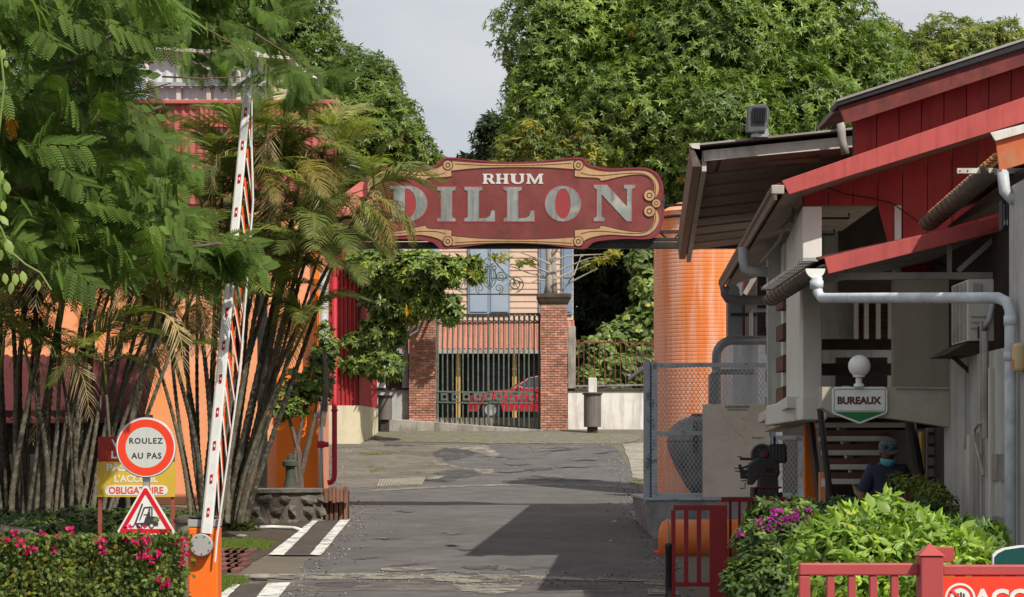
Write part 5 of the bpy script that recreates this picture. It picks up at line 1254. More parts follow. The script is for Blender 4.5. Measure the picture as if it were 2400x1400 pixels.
# stairs, posts and door below the balcony
st = thing('open_stairs', 'open flight of stairs with brown risers and pale treads', 'stairs', (4.1, 28, g(28)))
for k in range(7):
    z = PZ(1130, 28.5) - .02 + k * .168; y = 28.0 + k * .0
    y = 27.6 + k * .27
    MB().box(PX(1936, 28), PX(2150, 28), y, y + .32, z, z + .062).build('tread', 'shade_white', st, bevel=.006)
    MB().box(PX(1936, 28), PX(2150, 28), y + .22, y + .25, z + .0625, z + .135).build('riser', 'brown_slat', st)
MB().bar((PX(2006, 28), 27.7, PZ(1160, 28)), (PX(2006, 28), 29.6, zs + .1), .08, .1).build('stringer', 'cream', st)
for x in (PX(1938, 28) , PX(2149, 28)): MB().bar((x, 27.5, g(28)), (x, 29.7, zs + .15), .05, .22).build('stringer', 'timber_and_shade', st)
for (pa, pb, r, l) in (((1922, 958), (1946, 1170), .035, 'thick dark leaning pole under the balcony corner'), ((2132, 985), (2166, 1180), .06, 'thick dark leaning timber beside the man')):
    pp = thing('leaning_pole', l, 'pole', (PX(pb[0], 25.2), 25.2, g(25)))
    a, b = P(pa[0], pa[1], 25.2), P(pb[0], pb[1], 25.2); d = (b - a) / (b.z - a.z)
    MB().tube([a, b, b + d * (g(25) - b.z)], r, 9).build('pole', 'black_steel', pp)
dr_ = thing('slatted_door', 'dark slatted door standing open beside the stairs', 'door', (PX(2190, 25.3), 25.3, g(25)))
MB().box(PX(2172, 25.3), PX(2206, 25.3), 25.3, 25.34, g(25), PZ(1003, 25.3)).build('leaf', 'grey_board', dr_)
for k in range(6): MB().box(PX(2175, 25.3), PX(2203, 25.3), 25.27, 25.3, PZ(1150 - k * 26, 25.3), PZ(1150 - k * 26, 25.3) + .03).build('slat', 'timber_and_shade', dr_)
jb = thing('beige_jamb', 'beige painted pier behind the slatted door', 'pier', (PX(2165, 26), 26, g(26)))
MB().box(PX(2156, 26), PX(2186, 26), 25.9, 26.1, g(26) - .05, PZ(1012, 26)).build('pier', 'yellow_post', jb)
# ------------------------------------------------------------------ barrier
BY1 = 26.0
br = thing('barrier_gate', 'raised white barrier arm on an orange cabinet beside the lane', 'barrier', (PX(477, BY1), BY1, g(BY1)))
b0, b1 = PX(441, BY1), PX(511, BY1)
MB().box(b0, b1, BY1 - .02, BY1 + .33, g(BY1) - .02, PZ(1236, BY1)).build('cabinet', 'barrier_orange', br, bevel=.02)
MB().box(b0 - .003, b1 + .003, BY1 - .024, BY1 + .334, PZ(1236, BY1) + .002, PZ(1218, BY1)).build('cap', 'barrier_grey', br, bevel=.008)
MB().lathe([(.03, 0), (.12, .0), (.17, .02), (.165, .035), (.001, .06)], ((b0 + b1) / 2 - .02, BY1 + .16, PZ(1218, BY1)), 18).build('lid', 'lamp_grey', br, smooth=True)
hx, hz = PX(475, BY1), PZ(1277, BY1)
fix(MB().lathe([(.001, -.13), (.115, -.13), (.125, -.12), (.125, -.03), (.001, -.03)], (hx, BY1 - .02, hz), 32, 'y').build('hub', 'barrier_grey', br))
for k in range(7):
    a = k * 2 * math.pi / 7 + .3
    MB().lathe([(.001, -.136), (.008, -.136), (.008, -.129)], (hx + .098 * math.cos(a), BY1 - .02, hz + .098 * math.sin(a)), 6, 'y').build('bolt', 'black_plastic', br)
A0, A1 = P(484, 1250, BY1 - .09), P(585, 165, BY1 - .09)
dA = (A1 - A0); La = dA.length; ua = dA / La; na = Vector((ua.z, 0, -ua.x))       # na points to the arm's lane side
arm = MB(); k = 14; vs = []
for i in range(k + 1):
    t = i / k; p = A0 + dA * t; hw = .062 - .022 * t
    for (a, b) in ((-1, -.6), (-.7, -1), (.7, -1), (1, -.6), (1, .6), (.7, 1), (-.7, 1), (-1, .6)):
        vs.append(p + na * (a * hw) + Vector((0, b * hw * .6, 0)))
arm.add(vs, [(i * 8 + j, i * 8 + (j + 1) % 8, (i + 1) * 8 + (j + 1) % 8, (i + 1) * 8 + j) for i in range(k) for j in range(8)] + [tuple(range(8))[::-1], tuple(k * 8 + j for j in range(8))])
ao = fix(arm.build('arm', 'barrier_white', br))
for i in range(13):
    t = .045 + i * .072; hw = .062 - .022 * t; p = A0 + dA * t + Vector((0, -hw * .6 - .003, 0))
    c = lambda u, v: p + na * u + ua * v
    s = .015
    q = MB().add([c(-s, -.055), c(s * 1.1, -.045), c(s * 1.1, .055), c(-s, .045)], [(0, 1, 2, 3)]).build('reflector', 'reflect_red', ao)
    p = p + Vector((0, -.002, 0))
    MB().add([c(-s * .35, -.014), c(s * .7, -.014), c(s * .7, .014), c(-s * .35, .014)], [(0, 1, 2, 3)]).build('reflector_mark', 'white_sign', q)
# hanging skirt folded against the raised arm: rods and a lower rail
def skirt(t): return A0 + dA * t + na * (np.interp(t, [0, .35, .72, .9], [.12, .20, .17, .06]))
for t in np.arange(.03, .84, .062):
    a = A0 + dA * (t + .10) + na * .055; b = Vector(skirt(t))
    MB().bar(a + Vector((0, .02, 0)), b + Vector((0, .02, 0)), .011).build('skirt_rod', 'barrier_white', br)
for t in np.arange(.02, .80, .062):
    a = A0 + dA * (t + .13) + na * .05; b = Vector(skirt(t))
    MB().bar(a + Vector((0, .035, 0)), b + Vector((0, .035, 0)), .022, .006).build('skirt_strip', 'skirt_orange', br)
sk = [Vector(skirt(t)) for t in np.linspace(-.06, .84, 16)]
MB().tube(sk, .011, 6).build('skirt_rail', 'barrier_white', br)
st = thing('concrete_bollard', 'round weathered bollard with a dark domed top behind the barrier', 'bollard', (PX(432, 27.4), 27.4, g(27)))
MB().lathe([(.001, g(27)), (.12, g(27)), (.115, PZ(1222, 27.4)), (.001, PZ(1222, 27.4))], (PX(436, 27.4), 27.4, 0), 16).build('body', 'stump', st)
MB().lathe([(.14, 0), (.145, .04), (.09, .08), (.001, .10)], (PX(436, 27.4), 27.4, PZ(1226, 27.4)), 16).build('dome', 'mossy_cap', st, smooth=True)

# ------------------------------------------------------------------ road signs
SY1 = 25.4
ps = thing('slow_sign', 'round red and grey sign reading ROULEZ AU PAS above a forklift triangle', 'sign', (PX(341, SY1), SY1 + .05, g(SY1)))
MB().box(PX(333, SY1), PX(349, SY1), SY1 + .04, SY1 + .09, g(SY1) - .1, PZ(990, SY1)).build('post', 'galv', ps, bevel=.006)
cx, cz, R0 = PX(342, SY1), PZ(1049, SY1), (PX(411, SY1) - PX(273, SY1)) / 2
circ = lambda r, n=56: [(cx + r * math.cos(a), cz + r * math.sin(a)) for a in np.linspace(0, 2 * math.pi, n + 1)[:-1]]
pl = MB().plate([circ(R0)], SY1, SY1 + .03).build('disc', 'white_sign', ps)
MB().plate([circ(R0 * .955), circ(R0 * .695)], SY1 - .004, SY1 - .001).build('red_ring', 'signal_red', pl)
MB().plate([circ(R0 * .693)], SY1 - .003, SY1 - .001).build('face', 'sign_grey', pl)
MB().tube([(cx + R0 * math.cos(a), SY1 + .012, cz + R0 * math.sin(a)) for a in np.linspace(0, 2 * math.pi, 57)], .010, 6, False).build('edge', 'galv', pl, smooth=True)
pxm = lambda d: d * SY1 / F
word(pl, 'ROULEZ', PX(342.5, SY1), PZ(1033.5, SY1), SY1 - .0045, pxm(79), pxm(14), 'ink', .03, 1.2)
word(pl, 'AU PAS', PX(343, SY1), PZ(1068.5, SY1), SY1 - .0045, pxm(71), pxm(14.5), 'ink', .03, 1.15)
tri = lambda pts: [(PX(x, SY1), PZ(y, SY1)) for x, y in pts]
def rtri(g0):
    ax, ay, lx, rx, by = 341, 1132 + g0 * 1.9, 271 + g0 * 1.65, 413 - g0 * 1.65, 1254 - g0
    pts = []
    r = max(1.5, 7 - g0 * .5)
    for (x, y, a0) in ((ax, ay, 90), (lx, by, 210), (rx, by, 330)):
        cxp = x; cyp = y + r * 1.9 if y == ay else y - r
        cxp = x if y == ay else (x + r * 1.6 if x < ax else x - r * 1.6)
        for d in (-50, -20, 20, 50):
            a = math.radians(a0 - d) if False else math.radians(a0 + d)
            pts.append((cxp + r * math.cos(a), cyp - r * math.sin(a)))
    return [(PX(x, SY1), PZ(y, SY1)) for x, y in pts]
tp = MB().plate([rtri(0)], SY1, SY1 + .03).build('triangle', 'white_sign', ps)
MB().plate([rtri(4), rtri(14)], SY1 - .004, SY1 - .001).build('red_border', 'triangle_red', tp)
Z = lambda pts: [(PX(200 + x * .22857, SY1), PZ(960 + y * .22857, SY1)) for x, y in pts]
def pic(pts, name='pictogram', d=.0045): MB().plate([Z(pts)[::-1]], SY1 - d, SY1 - .001).build(name, 'ink', tp)
pic([(578, 965), (594, 968), (520, 1175), (503, 1190), (495, 1210), (446, 1200), (448, 1190), (488, 1195), (505, 1165)])
pic([(520, 1166), (600, 1160), (620, 1100), (650, 1095), (742, 1100), (742, 1195), (690, 1195), (560, 1195), (520, 1190)])
pic([(596, 1010), (604, 1000), (672, 994), (690, 1006), (690, 1098), (678, 1098), (678, 1008), (612, 1012), (566, 1130), (552, 1140)], d=.005)
pic([(646, 1042), (664, 1042), (668, 1100), (640, 1105), (626, 1082), (600, 1082), (598, 1074), (634, 1074)], d=.0055)
for (x, y, r, m, d) in ((658, 1027, 11, 'ink', .0045), (557, 1197, 25, 'ink', .0065), (557, 1197, 15, 'white_sign', .0075), (680, 1193, 27, 'ink', .0065), (680, 1193, 16, 'white_sign', .0075)):
    MB().plate([[(PX(200 + x * .22857, SY1) + r * .22857 * SY1 / F * math.cos(a), PZ(960 + y * .22857, SY1) + r * .22857 * SY1 / F * math.sin(a)) for a in np.linspace(0, 2 * math.pi, 19)[:-1]]], SY1 - d, SY1 - .001).build('pictogram', m, tp)

VY = 29.0
vb = thing('visitor_sign', 'red and yellow visitor notice board on two rusty posts behind the round sign', 'sign', (PX(320, VY), VY, g(VY)))
MB().box(PX(230, VY), PX(409, VY), VY, VY + .02, PZ(1082, VY), PZ(1024, VY)).build('red_panel', 'ad_red', vb)
MB().box(PX(229, VY), PX(409.5, VY), VY - .002, VY + .02, PZ(1165, VY), PZ(1082.5, VY)).build('yellow_panel', 'ad_yellow', vb)
for px in (233, 404): MB().box(PX(px, VY) - .022, PX(px, VY) + .022, VY + .021, VY + .065, g(VY) - .1, PZ(1030, VY)).build('post', 'rust_post', vb)
vm = lambda d: d * VY / F
word(vb, 'VISITEURS', PX(320, VY), PZ(1039, VY), VY - .003, vm(118), vm(18), 'ad_white', .03)
word(vb, 'LIVREURS', PX(320, VY), PZ(1066, VY), VY - .003, vm(118), vm(18), 'ad_white', .03)
word(vb, 'PASSAGE A', PX(320, VY), PZ(1096, VY), VY - .005, vm(140), vm(18), 'ad_white', .03)
word(vb, "L'ACCUEIL", PX(319, VY), PZ(1122, VY), VY - .005, vm(102), vm(18), 'ad_white', .03)
lp = [(246, 1150), (248, 1141), (256, 1137.5), (382, 1137.5), (391, 1141), (394, 1150), (391, 1157), (382, 1161), (256, 1161), (248, 1157)]
MB().plate([[(PX(x, VY), PZ(y, VY)) for x, y in lp][::-1]], VY - .005, VY - .0025).build('white_strip', 'ad_white', vb)
word(vb, 'OBLIGATOIRE', PX(319, VY), PZ(1149.5, VY), VY - .008, vm(128), vm(17), 'ad_ink', .025)

# ------------------------------------------------------------------ orange distillery hall and what stands against it
OY = 50.0
oh = thing('orange_hall', 'orange rendered hall with a red corrugated parapet behind the palms', 'building', (PX(500, OY), OY + 5, g(OY)))
hx1 = PX(744, OY); hx0 = PX(-900, OY)
MB().box(hx0, hx1, OY, OY + 2.2, g(OY) - .2, PZ(470, OY)).build('wall', 'orange_wall', oh)
MB().box(PX(650, OY), hx1 + .003, OY - .12, OY - .002, g(OY) - .2, PZ(880, OY)).build('plinth', 'orange_deep', oh)
MB().box(PX(737, OY), hx1 + .02, OY - .13, OY + .2, g(OY) - .2, PZ(470, OY)).build('corner_strip', 'orange_deep', oh)
MB().box(hx1 + .004, hx1 + .09, OY + .3, OY + 1.9, g(OY) - .2, PZ(600, OY)).build('pilaster', 'pink_pilaster', oh)
MB().corr((hx0, OY - .1, PZ(480, OY)), (PX(790, OY) - hx0, 0, 0), (0, 0, PZ(246, OY) - PZ(480, OY)), .16, .025).build('upper_cladding', 'red_parapet', oh)
MB().box(hx0, PX(770, OY), OY + .0, OY + 2.2, PZ(480, OY), PZ(250, OY)).build('upper_wall', 'red_parapet', oh)
MB().box(hx0, PX(795, OY), OY - .22, OY + .05, PZ(247, OY), PZ(237, OY)).build('parapet_cap', 'red_parapet', oh, bevel=.02)
MB().corr((PX(470, OY), OY - .16, PZ(300, OY)), (PX(794, OY) - PX(470, OY), 0, 0), (0, 0, PZ(247, OY) - PZ(300, OY)), .10, .022).build('parapet', 'red_parapet', oh)
sh = thing('roof_plant_shed', 'pale grey sheet metal shed rising above the hall parapet', 'shed', (PX(520, 54), 54, PZ(237, 50)))
z0 = g(54) - .1
MB().corr((PX(340, 54), 54, z0), (PX(622, 54) - PX(340, 54), 0, 0), (0, 0, PZ(118, 54) - z0), .22, .02).build('wall', 'grey_clad', sh)
MB().box(PX(622, 54), PX(664, 54), 54.0, 56, z0, PZ(150, 54)).build('annex', 'cream', sh)
for px in (345, 420, 490, 560, 620): MB().box(PX(px, 54) - .05, PX(px, 54) + .05, 53.9, 53.96, z0, PZ(118, 54)).build('stanchion', 'white_board', sh)
MB().hexa([(PX(320, 54), 53.7, PZ(118, 54)), (PX(690, 54), 53.7, PZ(145, 54)), (PX(690, 54), 57, PZ(145, 54)), (PX(320, 54), 57, PZ(118, 54))], [(PX(320, 54), 53.7, PZ(110, 54)), (PX(690, 54), 53.7, PZ(138, 54)), (PX(690, 54), 57, PZ(138, 54)), (PX(320, 54), 57, PZ(110, 54))]).build('roof', 'white_board', sh)
MB().tube([P(742, 240, 52), P(742, 200, 52), P(738, 185, 52), P(700, 160, 52), P(690, 150, 52)], .06, 8).build('vent_pipe', 'galv', sh, smooth=True)
MB().box(PX(350, 54), PX(640, 54), 53.8, 53.95, PZ(205, 54), PZ(196, 54)).build('gutter', 'galv', sh)

gp_ = thing('grey_downpipe', 'grey downpipe with an elbow against the orange hall corner', 'pipe', (PX(760, 49.5), 49.5, g(49)))
Yp = 49.5
MB().tube([P(760, 640, Yp), P(760, 945, Yp), P(759, 960, Yp), P(752, 971, Yp), P(742, 974, Yp)], .085, 12).build('pipe', 'pvc', gp_, smooth=True)
MB().tube([P(760, 938, Yp), P(760, 948, Yp)], .11, 12).build('collar', 'pvc', gp_, smooth=True)
MB().tube([P(752, 985, Yp + .1), P(752, 1145, Yp + .1)], .05, 10).build('lower_pipe', 'steel', gp_, smooth=True)
MB().tube([P(746, 1042, Yp - .05), P(770, 1042, Yp - .05)], .055, 10).build('valve', 'red_pipe', gp_, smooth=True)
MB().tube([P(752, 1034, Yp - .05), P(752, 1050, Yp - .05)], .08, 10).build('valve_body', 'red_pipe', gp_, smooth=True)
rp_ = thing('red_pipe', 'tall bright red standpipe with a curved foot by the drain', 'pipe', (PX(784, 49.5), 49.5, g(49)))
MB().tube([P(784, 650, Yp), P(784, 1112, Yp), P(782, 1124, Yp), P(777, 1130, Yp), P(768, 1132, Yp)], .055, 12).build('pipe', 'red_pipe', rp_, smooth=True)
MB().tube([P(784, 960, Yp), P(784, 964, Yp)], .075, 12).build('flange', 'red_pipe', rp_, smooth=True)
MB().bar(P(760, 655, Yp + .1), P(786, 655, Yp + .1), .04).build('bracket', 'dark_iron', rp_)

RS = 70.0
rs = thing('red_shed', 'red corrugated shed on a cream plinth beside the gate', 'shed', (PX(820, RS), RS, g(RS)))
x0, x1 = PX(730, RS), PX(842, RS)
zb, zt = PZ(951, RS), PZ(560, RS)
MB().corr((x0, RS - .04, zb), (x1 - x0 - .02, 0, 0), (0, 0, zt - zb), .125, .03, 'trap').build('front_cladding', 'red_clad', rs)
x2, y2 = PX(884, 73.6), 73.6
MB().add([(x1, RS - .05, zb), (x2, y2, zb), (x2, y2, zt), (x1, RS - .05, zt)], [(0, 1, 2, 3)]).build('side_cladding', 'red_clad', rs)
MB().hexa([(x0, RS, g(RS) - .2), (x1 - .02, RS, g(RS) - .2), (x2 - .04, y2, g(RS) - .2), (x0, y2, g(RS) - .2)], [(x0, RS, zt), (x1 - .02, RS, zt), (x2 - .04, y2, zt), (x0, y2, zt)]).build('body', 'timber_and_shade', rs)
MB().hexa([(x0, RS - .08, g(RS) - .3), (x1 + .02, RS - .08, g(RS) - .3), (x2 + .03, y2 - .02, g(RS) - .3), (x0, y2, g(RS) - .3)], [(x0, RS - .08, zb), (x1 + .02, RS - .08, zb), (x2 + .03, y2 - .02, zb), (x0, y2, zb)]).build('plinth', 'cream', rs)
MB().box(x0, x1, RS - .15, y2, zt, zt + .12).build('roof', 'red_fascia_dirty', rs)

# small dark red roofed kiosk behind the first palm clump
KY = 43.0
kk = thing('red_roof_kiosk', 'small kiosk with a dark red sloping roof behind the palm stems', 'kiosk', (PX(100, KY), KY, g(KY)))
MB().box(PX(-300, KY), PX(300, KY), KY + .4, KY + 3, g(KY) - .1, PZ(965, KY)).build('wall', 'dark_room', kk)
MB().corr((PX(-330, KY), KY, PZ(985, KY)), (PX(337, KY) - PX(-330, KY), 0, 0), (0, 1.9, 1.25), .17, .03).build('roof', 'dark_red_roof', kk)
MB().hexa([P(-330, 992, KY), P(337, 992, KY), P(337, 992, KY + .06), P(-330, 992, KY + .06)], [P(-330, 984, KY), P(337, 984, KY), P(337, 984, KY + .06), P(-330, 984, KY + .06)]).build('fascia', 'dark_red_roof', kk)
MB().add([P(337, 962, KY), P(180, 862, KY + .3), P(-330, 862, KY + .3), P(-330, 962, KY)], [(0, 1, 2, 3)]).build('hip', 'dark_red_roof', kk)

# stone retaining wall and split stakes at the bed corner
sw = thing('stone_wall', 'low dark rubble stone wall at the foot of the palms', 'wall', (PX(670, 44), 44, g(44)))
Yw = 43.6
MB().hexa([P(592, 1252, Yw), P(752, 1228, Yw + 1), P(752, 1228, Yw + 1.6), P(592, 1252, Yw + 1.4)], [P(592, 1152, Yw), P(752, 1152, Yw + 1), P(752, 1150, Yw + 1.6), P(592, 1150, Yw + 1.4)]).build('core', 'stone_joint', sw)
rr = random.Random(11)
row = 0; y = 1158
while y < 1236:
    hgt = rr.uniform(20, 34); px = 592 + rr.uniform(-14, 2)
    while px < 748:
        wdt = rr.uniform(20, 58); cxp, cyp = min(px + wdt / 2, 748), y + hgt / 2
        Yq = Yw + (cxp - 592) / 160 - .03
        mb = MB(); kx, kz = wdt / 2 * Yq / F * .95, hgt / 2 * Yq / F * .95
        n = 7; ring = []
        ph = rr.uniform(0, 6)
        lp = [(1 + rr.uniform(-.28, .16)) for _ in range(n)]
        c = P(cxp, cyp, Yq)
        vs = [c + Vector((kx * lp[i] * math.copysign(abs(math.cos(2 * math.pi * i / n + ph)) ** .6, math.cos(2 * math.pi * i / n + ph)), .05, kz * lp[i] * math.copysign(abs(math.sin(2 * math.pi * i / n + ph)) ** .6, math.sin(2 * math.pi * i / n + ph)))) for i in range(n)]
        d = rr.uniform(.02, .07)
        vs += [c + (v - c) * .84 + Vector((0, -d * rr.uniform(.5, 1.1) - .03, 0)) for v in vs]
        vs.append(c + Vector((0, -d - .03, 0)))
        mb.add(vs, [(i, (i + 1) % n, n + (i + 1) % n, n + i) for i in range(n)] + [(n + i, n + (i + 1) % n, 2 * n) for i in range(n)])
        fix(mb.build('stone', 'dark_stone', sw))
        px += wdt
    y += hgt
cp = MB().hexa([P(600, 1156, Yw - .05), P(756, 1154, Yw + .95), P(756, 1150, Yw + 1.7), P(600, 1150, Yw + 1.45)], [P(600, 1148, Yw - .05), P(756, 1146, Yw + .95), P(756, 1144, Yw + 1.7), P(600, 1144, Yw + 1.45)]).build('coping', 'dark_stone', sw)
rr = random.Random(5)
sk = thing('stake_bundle', 'row of weathered split wooden stakes at the stone wall corner', 'stakes', (PX(788, 45), 45, g(45)))
for k in range(6):
    px = 761 + k * 9.2; w = rr.uniform(7.5, 9)
    MB().box(PX(px, 44.6), PX(px + w, 44.6), 44.5 + rr.uniform(0, .05), 44.62, PZ(1177 + rr.uniform(-2, 3), 44.6), PZ(1142 + rr.uniform(-3, 3), 44.6)).build('stake', 'stake_wood', sk, bevel=.006)
for k in range(5):
    px = 762 + k * 11
    MB().box(PX(px, 44.7), PX(px + 8, 44.7), 44.66 + rr.uniform(0, .05), 44.78, g(44.7) - .05, PZ(1174, 44.7)).build('stake', 'stake_wood', sk, bevel=.006)
MB().box(PX(757, 44.8), PX(818, 44.8), 44.8, 44.9, g(44.8), PZ(1150, 44.8)).build('backing', 'timber_and_shade', sk)
hy = thing('old_pump', 'small grey green cast pump beside the orange wall', 'pump', (PX(680, 46), 46, g(46)))
MB().lathe([(.16, PZ(1150, 46)), (.12, PZ(1140, 46)), (.09, PZ(1120, 46)), (.09, PZ(1095, 46)), (.15, PZ(1092, 46)), (.15, PZ(1082, 46)), (.07, PZ(1078, 46)), (.05, PZ(1066, 46)), (.001, PZ(1064, 46))], (PX(680, 46), 46, 0), 14).build('body', 'hydrant_green', hy)
MB().tube([P(672, 1076, 46), P(690, 1072, 46)], .03, 8).build('handle', 'hydrant_green', hy)
MB().lathe([(.12, g(46) - .1), (.12, PZ(1149, 46))], (PX(680, 46), 46, 0), 10).build('base', 'hydrant_green', hy)
pp = thing('fallen_pipe', 'white plastic pipe lying on the ground before the stone wall', 'pipe', gp(640, 1245))
MB().tube([gp(588, 1243, .04), gp(640, 1241, .04), gp(690, 1244, .04), gp(705, 1247, .03)], .035, 8).build('pipe', 'white_paint', pp, smooth=True)
dg = thing('drain_grate', 'ribbed concrete drain grate beside the lane', 'grate', gp(920, 1135))
for k in range(17):
    a = gp(886 + k * 6.2, 1143 - k * .25, .02); b = gp(893 + k * 6.4, 1127 - k * .2, .02)
    MB().bar(a, b, .045, .05).build('rib', 'worn_concrete', dg)
for (x, y, sx, l) in ((608, 1362, 26, 'broad grey kerb stone between the painted strips'), (566, 1264, 14, 'small broken brown stone on the grass')):
    c = gp(x, y, .05); kb = MB().ball(c, sx * c.y / F, 10, 6, (1, .8, .35)).build('kerb_stone', 'old_concrete', base=c); tag(kb, l, 'stone', kind='thing')

# ------------------------------------------------------------------ railings by the offices
def railing(name, label, p0, p1, n, zt, zb, zlow=None, w=.035, solid=None, mat='rail_red'):
    p0, p1 = Vector(p0), Vector(p1)
    t = thing(name, label, 'railing', ((p0.x + p1.x) / 2, (p0.y + p1.y) / 2, g(p0.y)))
    MB().bar((p0.x, p0.y, zt), (p1.x, p1.y, zt), .05, .06).build('top_rail', mat, t, bevel=.004)
    MB().bar((p0.x, p0.y, zb), (p1.x, p1.y, zb), .04, .05).build('bottom_rail', mat, t, bevel=.004)
    for i in range(n + 1):
        q = p0 + (p1 - p0) * (i / n)
        zz = g(q.y) - .02 if i in (0, n) else zb
        MB().box(q.x - w / 2, q.x + w / 2, q.y - w / 2, q.y + w / 2, zz, zt - .03).build('post' if i in (0, n) else 'baluster', mat, t)
    return t
RY1 = 27.6
t = railing('red_railing', 'near dark red steel railing with a wide flat end post', (PX(1578, RY1), RY1, 0), (PX(1668, RY1), RY1, 0), 3, PZ(1190, RY1), PZ(1370, RY1), w=.05)
MB().box(PX(1669, RY1), PX(1704, RY1), RY1 - .03, RY1 + .03, g(RY1) - .02, PZ(1184, RY1)).build('end_post', 'rail_red', t, bevel=.005)
MB().hexa([(PX(1700, RY1), RY1, PZ(1390, RY1)), (PX(1704, RY1), RY1, PZ(1390, RY1)), (PX(1680, 31), 30.9, PZ(1390, RY1)), (PX(1678, 31), 30.9, PZ(1390, RY1))], [(PX(1700, RY1), RY1, PZ(1184, RY1)), (PX(1704, RY1), RY1, PZ(1184, RY1)), (PX(1680, 31), 30.9, PZ(1184, RY1)), (PX(1678, 31), 30.9, PZ(1184, RY1))]).build('side_panel', 'rail_red', t)
railing('red_railing', 'dark red baluster railing running in front of the plan board', (PX(1690, 31), 31, 0), (PX(1905, 31), 31, 0), 10, PZ(1171, 31), PZ(1325, 31))
bo = thing('black_bollard', 'slim black bollard with rounded top beside the red railing', 'bollard', (PX(1567, 26.5), 26.5, g(26)))
MB().lathe([(.035, g(26) - .02), (.035, PZ(1285, 26.5)), (.042, PZ(1284, 26.5)), (.04, PZ(1276, 26.5)), (.02, PZ(1273, 26.5)), (.001, PZ(1272.5, 26.5))], (PX(1567, 26.5), 26.5, 0), 14).build('post', 'black_plastic', bo, smooth=True)
fg = 12.0
# near red gate with the access notice
ng = thing('front_gate', 'bright red steel gate with pointed post in front of the shrubs', 'gate', (PX(2190, fg), fg, g(fg)))
MB().box(PX(1872, fg), PX(2152, fg), fg - .03, fg + .03, PZ(1349, fg), PZ(1320, fg)).build('top_rail', 'gate_red', ng, bevel=.008)
MB().box(PX(1872, fg), PX(1898, fg), fg - .025, fg + .025, .05, PZ(1349, fg) - .0015).build('stile', 'gate_red', ng, bevel=.006)
for px in (1943, 1993, 2043, 2093): MB().box(PX(px - 6, fg), PX(px + 12, fg), fg - .022, fg + .022, .16, PZ(1349, fg) - .0015).build('baluster', 'gate_red', ng, bevel=.005)
MB().box(PX(1898, fg) + .001, PX(2152, fg), fg - .024, fg + .024, .05, .15).build('bottom_rail', 'gate_red', ng)
x0, x1 = PX(2153, fg - .02), PX(2206, fg - .02); mb = MB()
zt = PZ(1302, fg)
mb.hexa([(x0, fg - .09, g(fg) - .05), (x1, fg - .09, g(fg) - .05), (x1, fg + .06, g(fg) - .05), (x0, fg + .06, g(fg) - .05)], [(x0, fg - .09, zt), (x1, fg - .09, zt), (x1, fg + .06, zt), (x0, fg + .06, zt)])
po = mb.build('post', 'gate_red', ng, bevel=.008)
cxp, cyp = (x0 + x1) / 2, fg - .015
MB().add([(x0 - .008, fg - .098, zt + .002), (x1 + .008, fg - .098, zt + .002), (x1 + .008, fg + .068, zt + .002), (x0 - .008, fg + .068, zt + .002), (cxp, cyp, zt + .062)], [(0, 1, 4), (1, 2, 4), (2, 3, 4), (3, 0, 4), (3, 2, 1, 0)]).build('pointed_cap', 'gate_red', po)
pb = fg + .12
MB().box(PX(2190, pb), PX(2236, pb), pb - .005, pb + .005, PZ(1318, pb), PZ(1282, pb)).build('hinge_plate', 'gate_red', ng, bevel=.004)
MB().box(PX(2207, fg), PX(2520, fg), fg - .03, fg + .03, PZ(1349, fg), PZ(1324, fg)).build('top_rail', 'gate_red', ng, bevel=.008)
for k in range(7): MB().box(PX(2240 + k * 40, fg), PX(2262 + k * 40, fg), fg - .022, fg + .022, .1, PZ(1349, fg) - .0015).build('baluster', 'gate_red', ng)
an = thing('access_notice', 'red notice with a no entry hand symbol and white ACCES lettering', 'sign', (PX(2300, fg - .06), fg - .06, .75))
ya = fg - .05
MB().box(PX(2208, ya), PX(2600, ya), ya, ya + .012, PZ(1530, ya), PZ(1352, ya)).build('panel', 'accent_red', an)
cx, cz = PX(2250, ya), PZ(1403, ya); R = 36 * ya / F
circ = lambda r, dx=0, dz=0: [(cx + dx + r * math.cos(a), cz + dz + r * math.sin(a)) for a in np.linspace(0, 2 * math.pi, 41)[:-1]]
MB().plate([circ(R), circ(R * .86)], ya - .003, ya - .001).build('ring', 'white_sign', an)
MB().plate([circ(R * .66)], ya - .003, ya - .001).build('disc', 'white_sign', an)
for k, (dx, h) in enumerate(((-.30, .20), (-.12, .34), (.06, .40), (.24, .32), (.40, .05))):
    MB().box(cx + R * (dx - .06) + .0, cx + R * (dx + .06), ya - .0045, ya - .0032, cz - R * .25, cz + R * h).build('hand', 'ink', an)
MB().bar((cx - R * .55, ya - .0062, cz + R * .55), (cx + R * .55, ya - .0062, cz - R * .55), R * .16, .002, up=(0, 1, 0)).build('slash', 'accent_red', an)
word(an, 'ACCES', PX(2372, ya), PZ(1402, ya), ya - .003, PX(2470, ya) - PX(2285, ya), 44 * ya / F, 'white_sign', .04)
word(an, 'INTERDIT', PX(2400, ya), PZ(1470, ya), ya - .003, 300 * ya / F, 44 * ya / F, 'white_sign', .04)
gb = thing('green_board', 'dark green arched board with a white edge behind the red gate', 'sign', (PX(2420, 13), 13, g(13)))
lp = [(2327, 1400), (2327, 1302), (2335, 1293), (2352, 1285), (2390, 1279), (2450, 1277), (2540, 1284), (2540, 1400)]
MB().plate([[(PX(x, 13), PZ(y, 13)) for x, y in lp][::-1]], 13, 13.03).build('board', 'white_sign', gb)
lp2 = [(2331, 1400), (2331, 1305), (2339, 1297), (2355, 1289), (2392, 1283.5), (2450, 1281.5), (2536, 1288), (2536, 1400)]
MB().plate([[(PX(x, 13), PZ(y, 13)) for x, y in lp2][::-1]], 12.994, 12.999).build('face', 'green_board', gb)
for px in (2345, 2520): MB().box(PX(px, 13) - .03, PX(px, 13) + .03, 13.031, 13.09, g(13) - .1, PZ(1300, 13)).build('post', 'white_sign', gb)

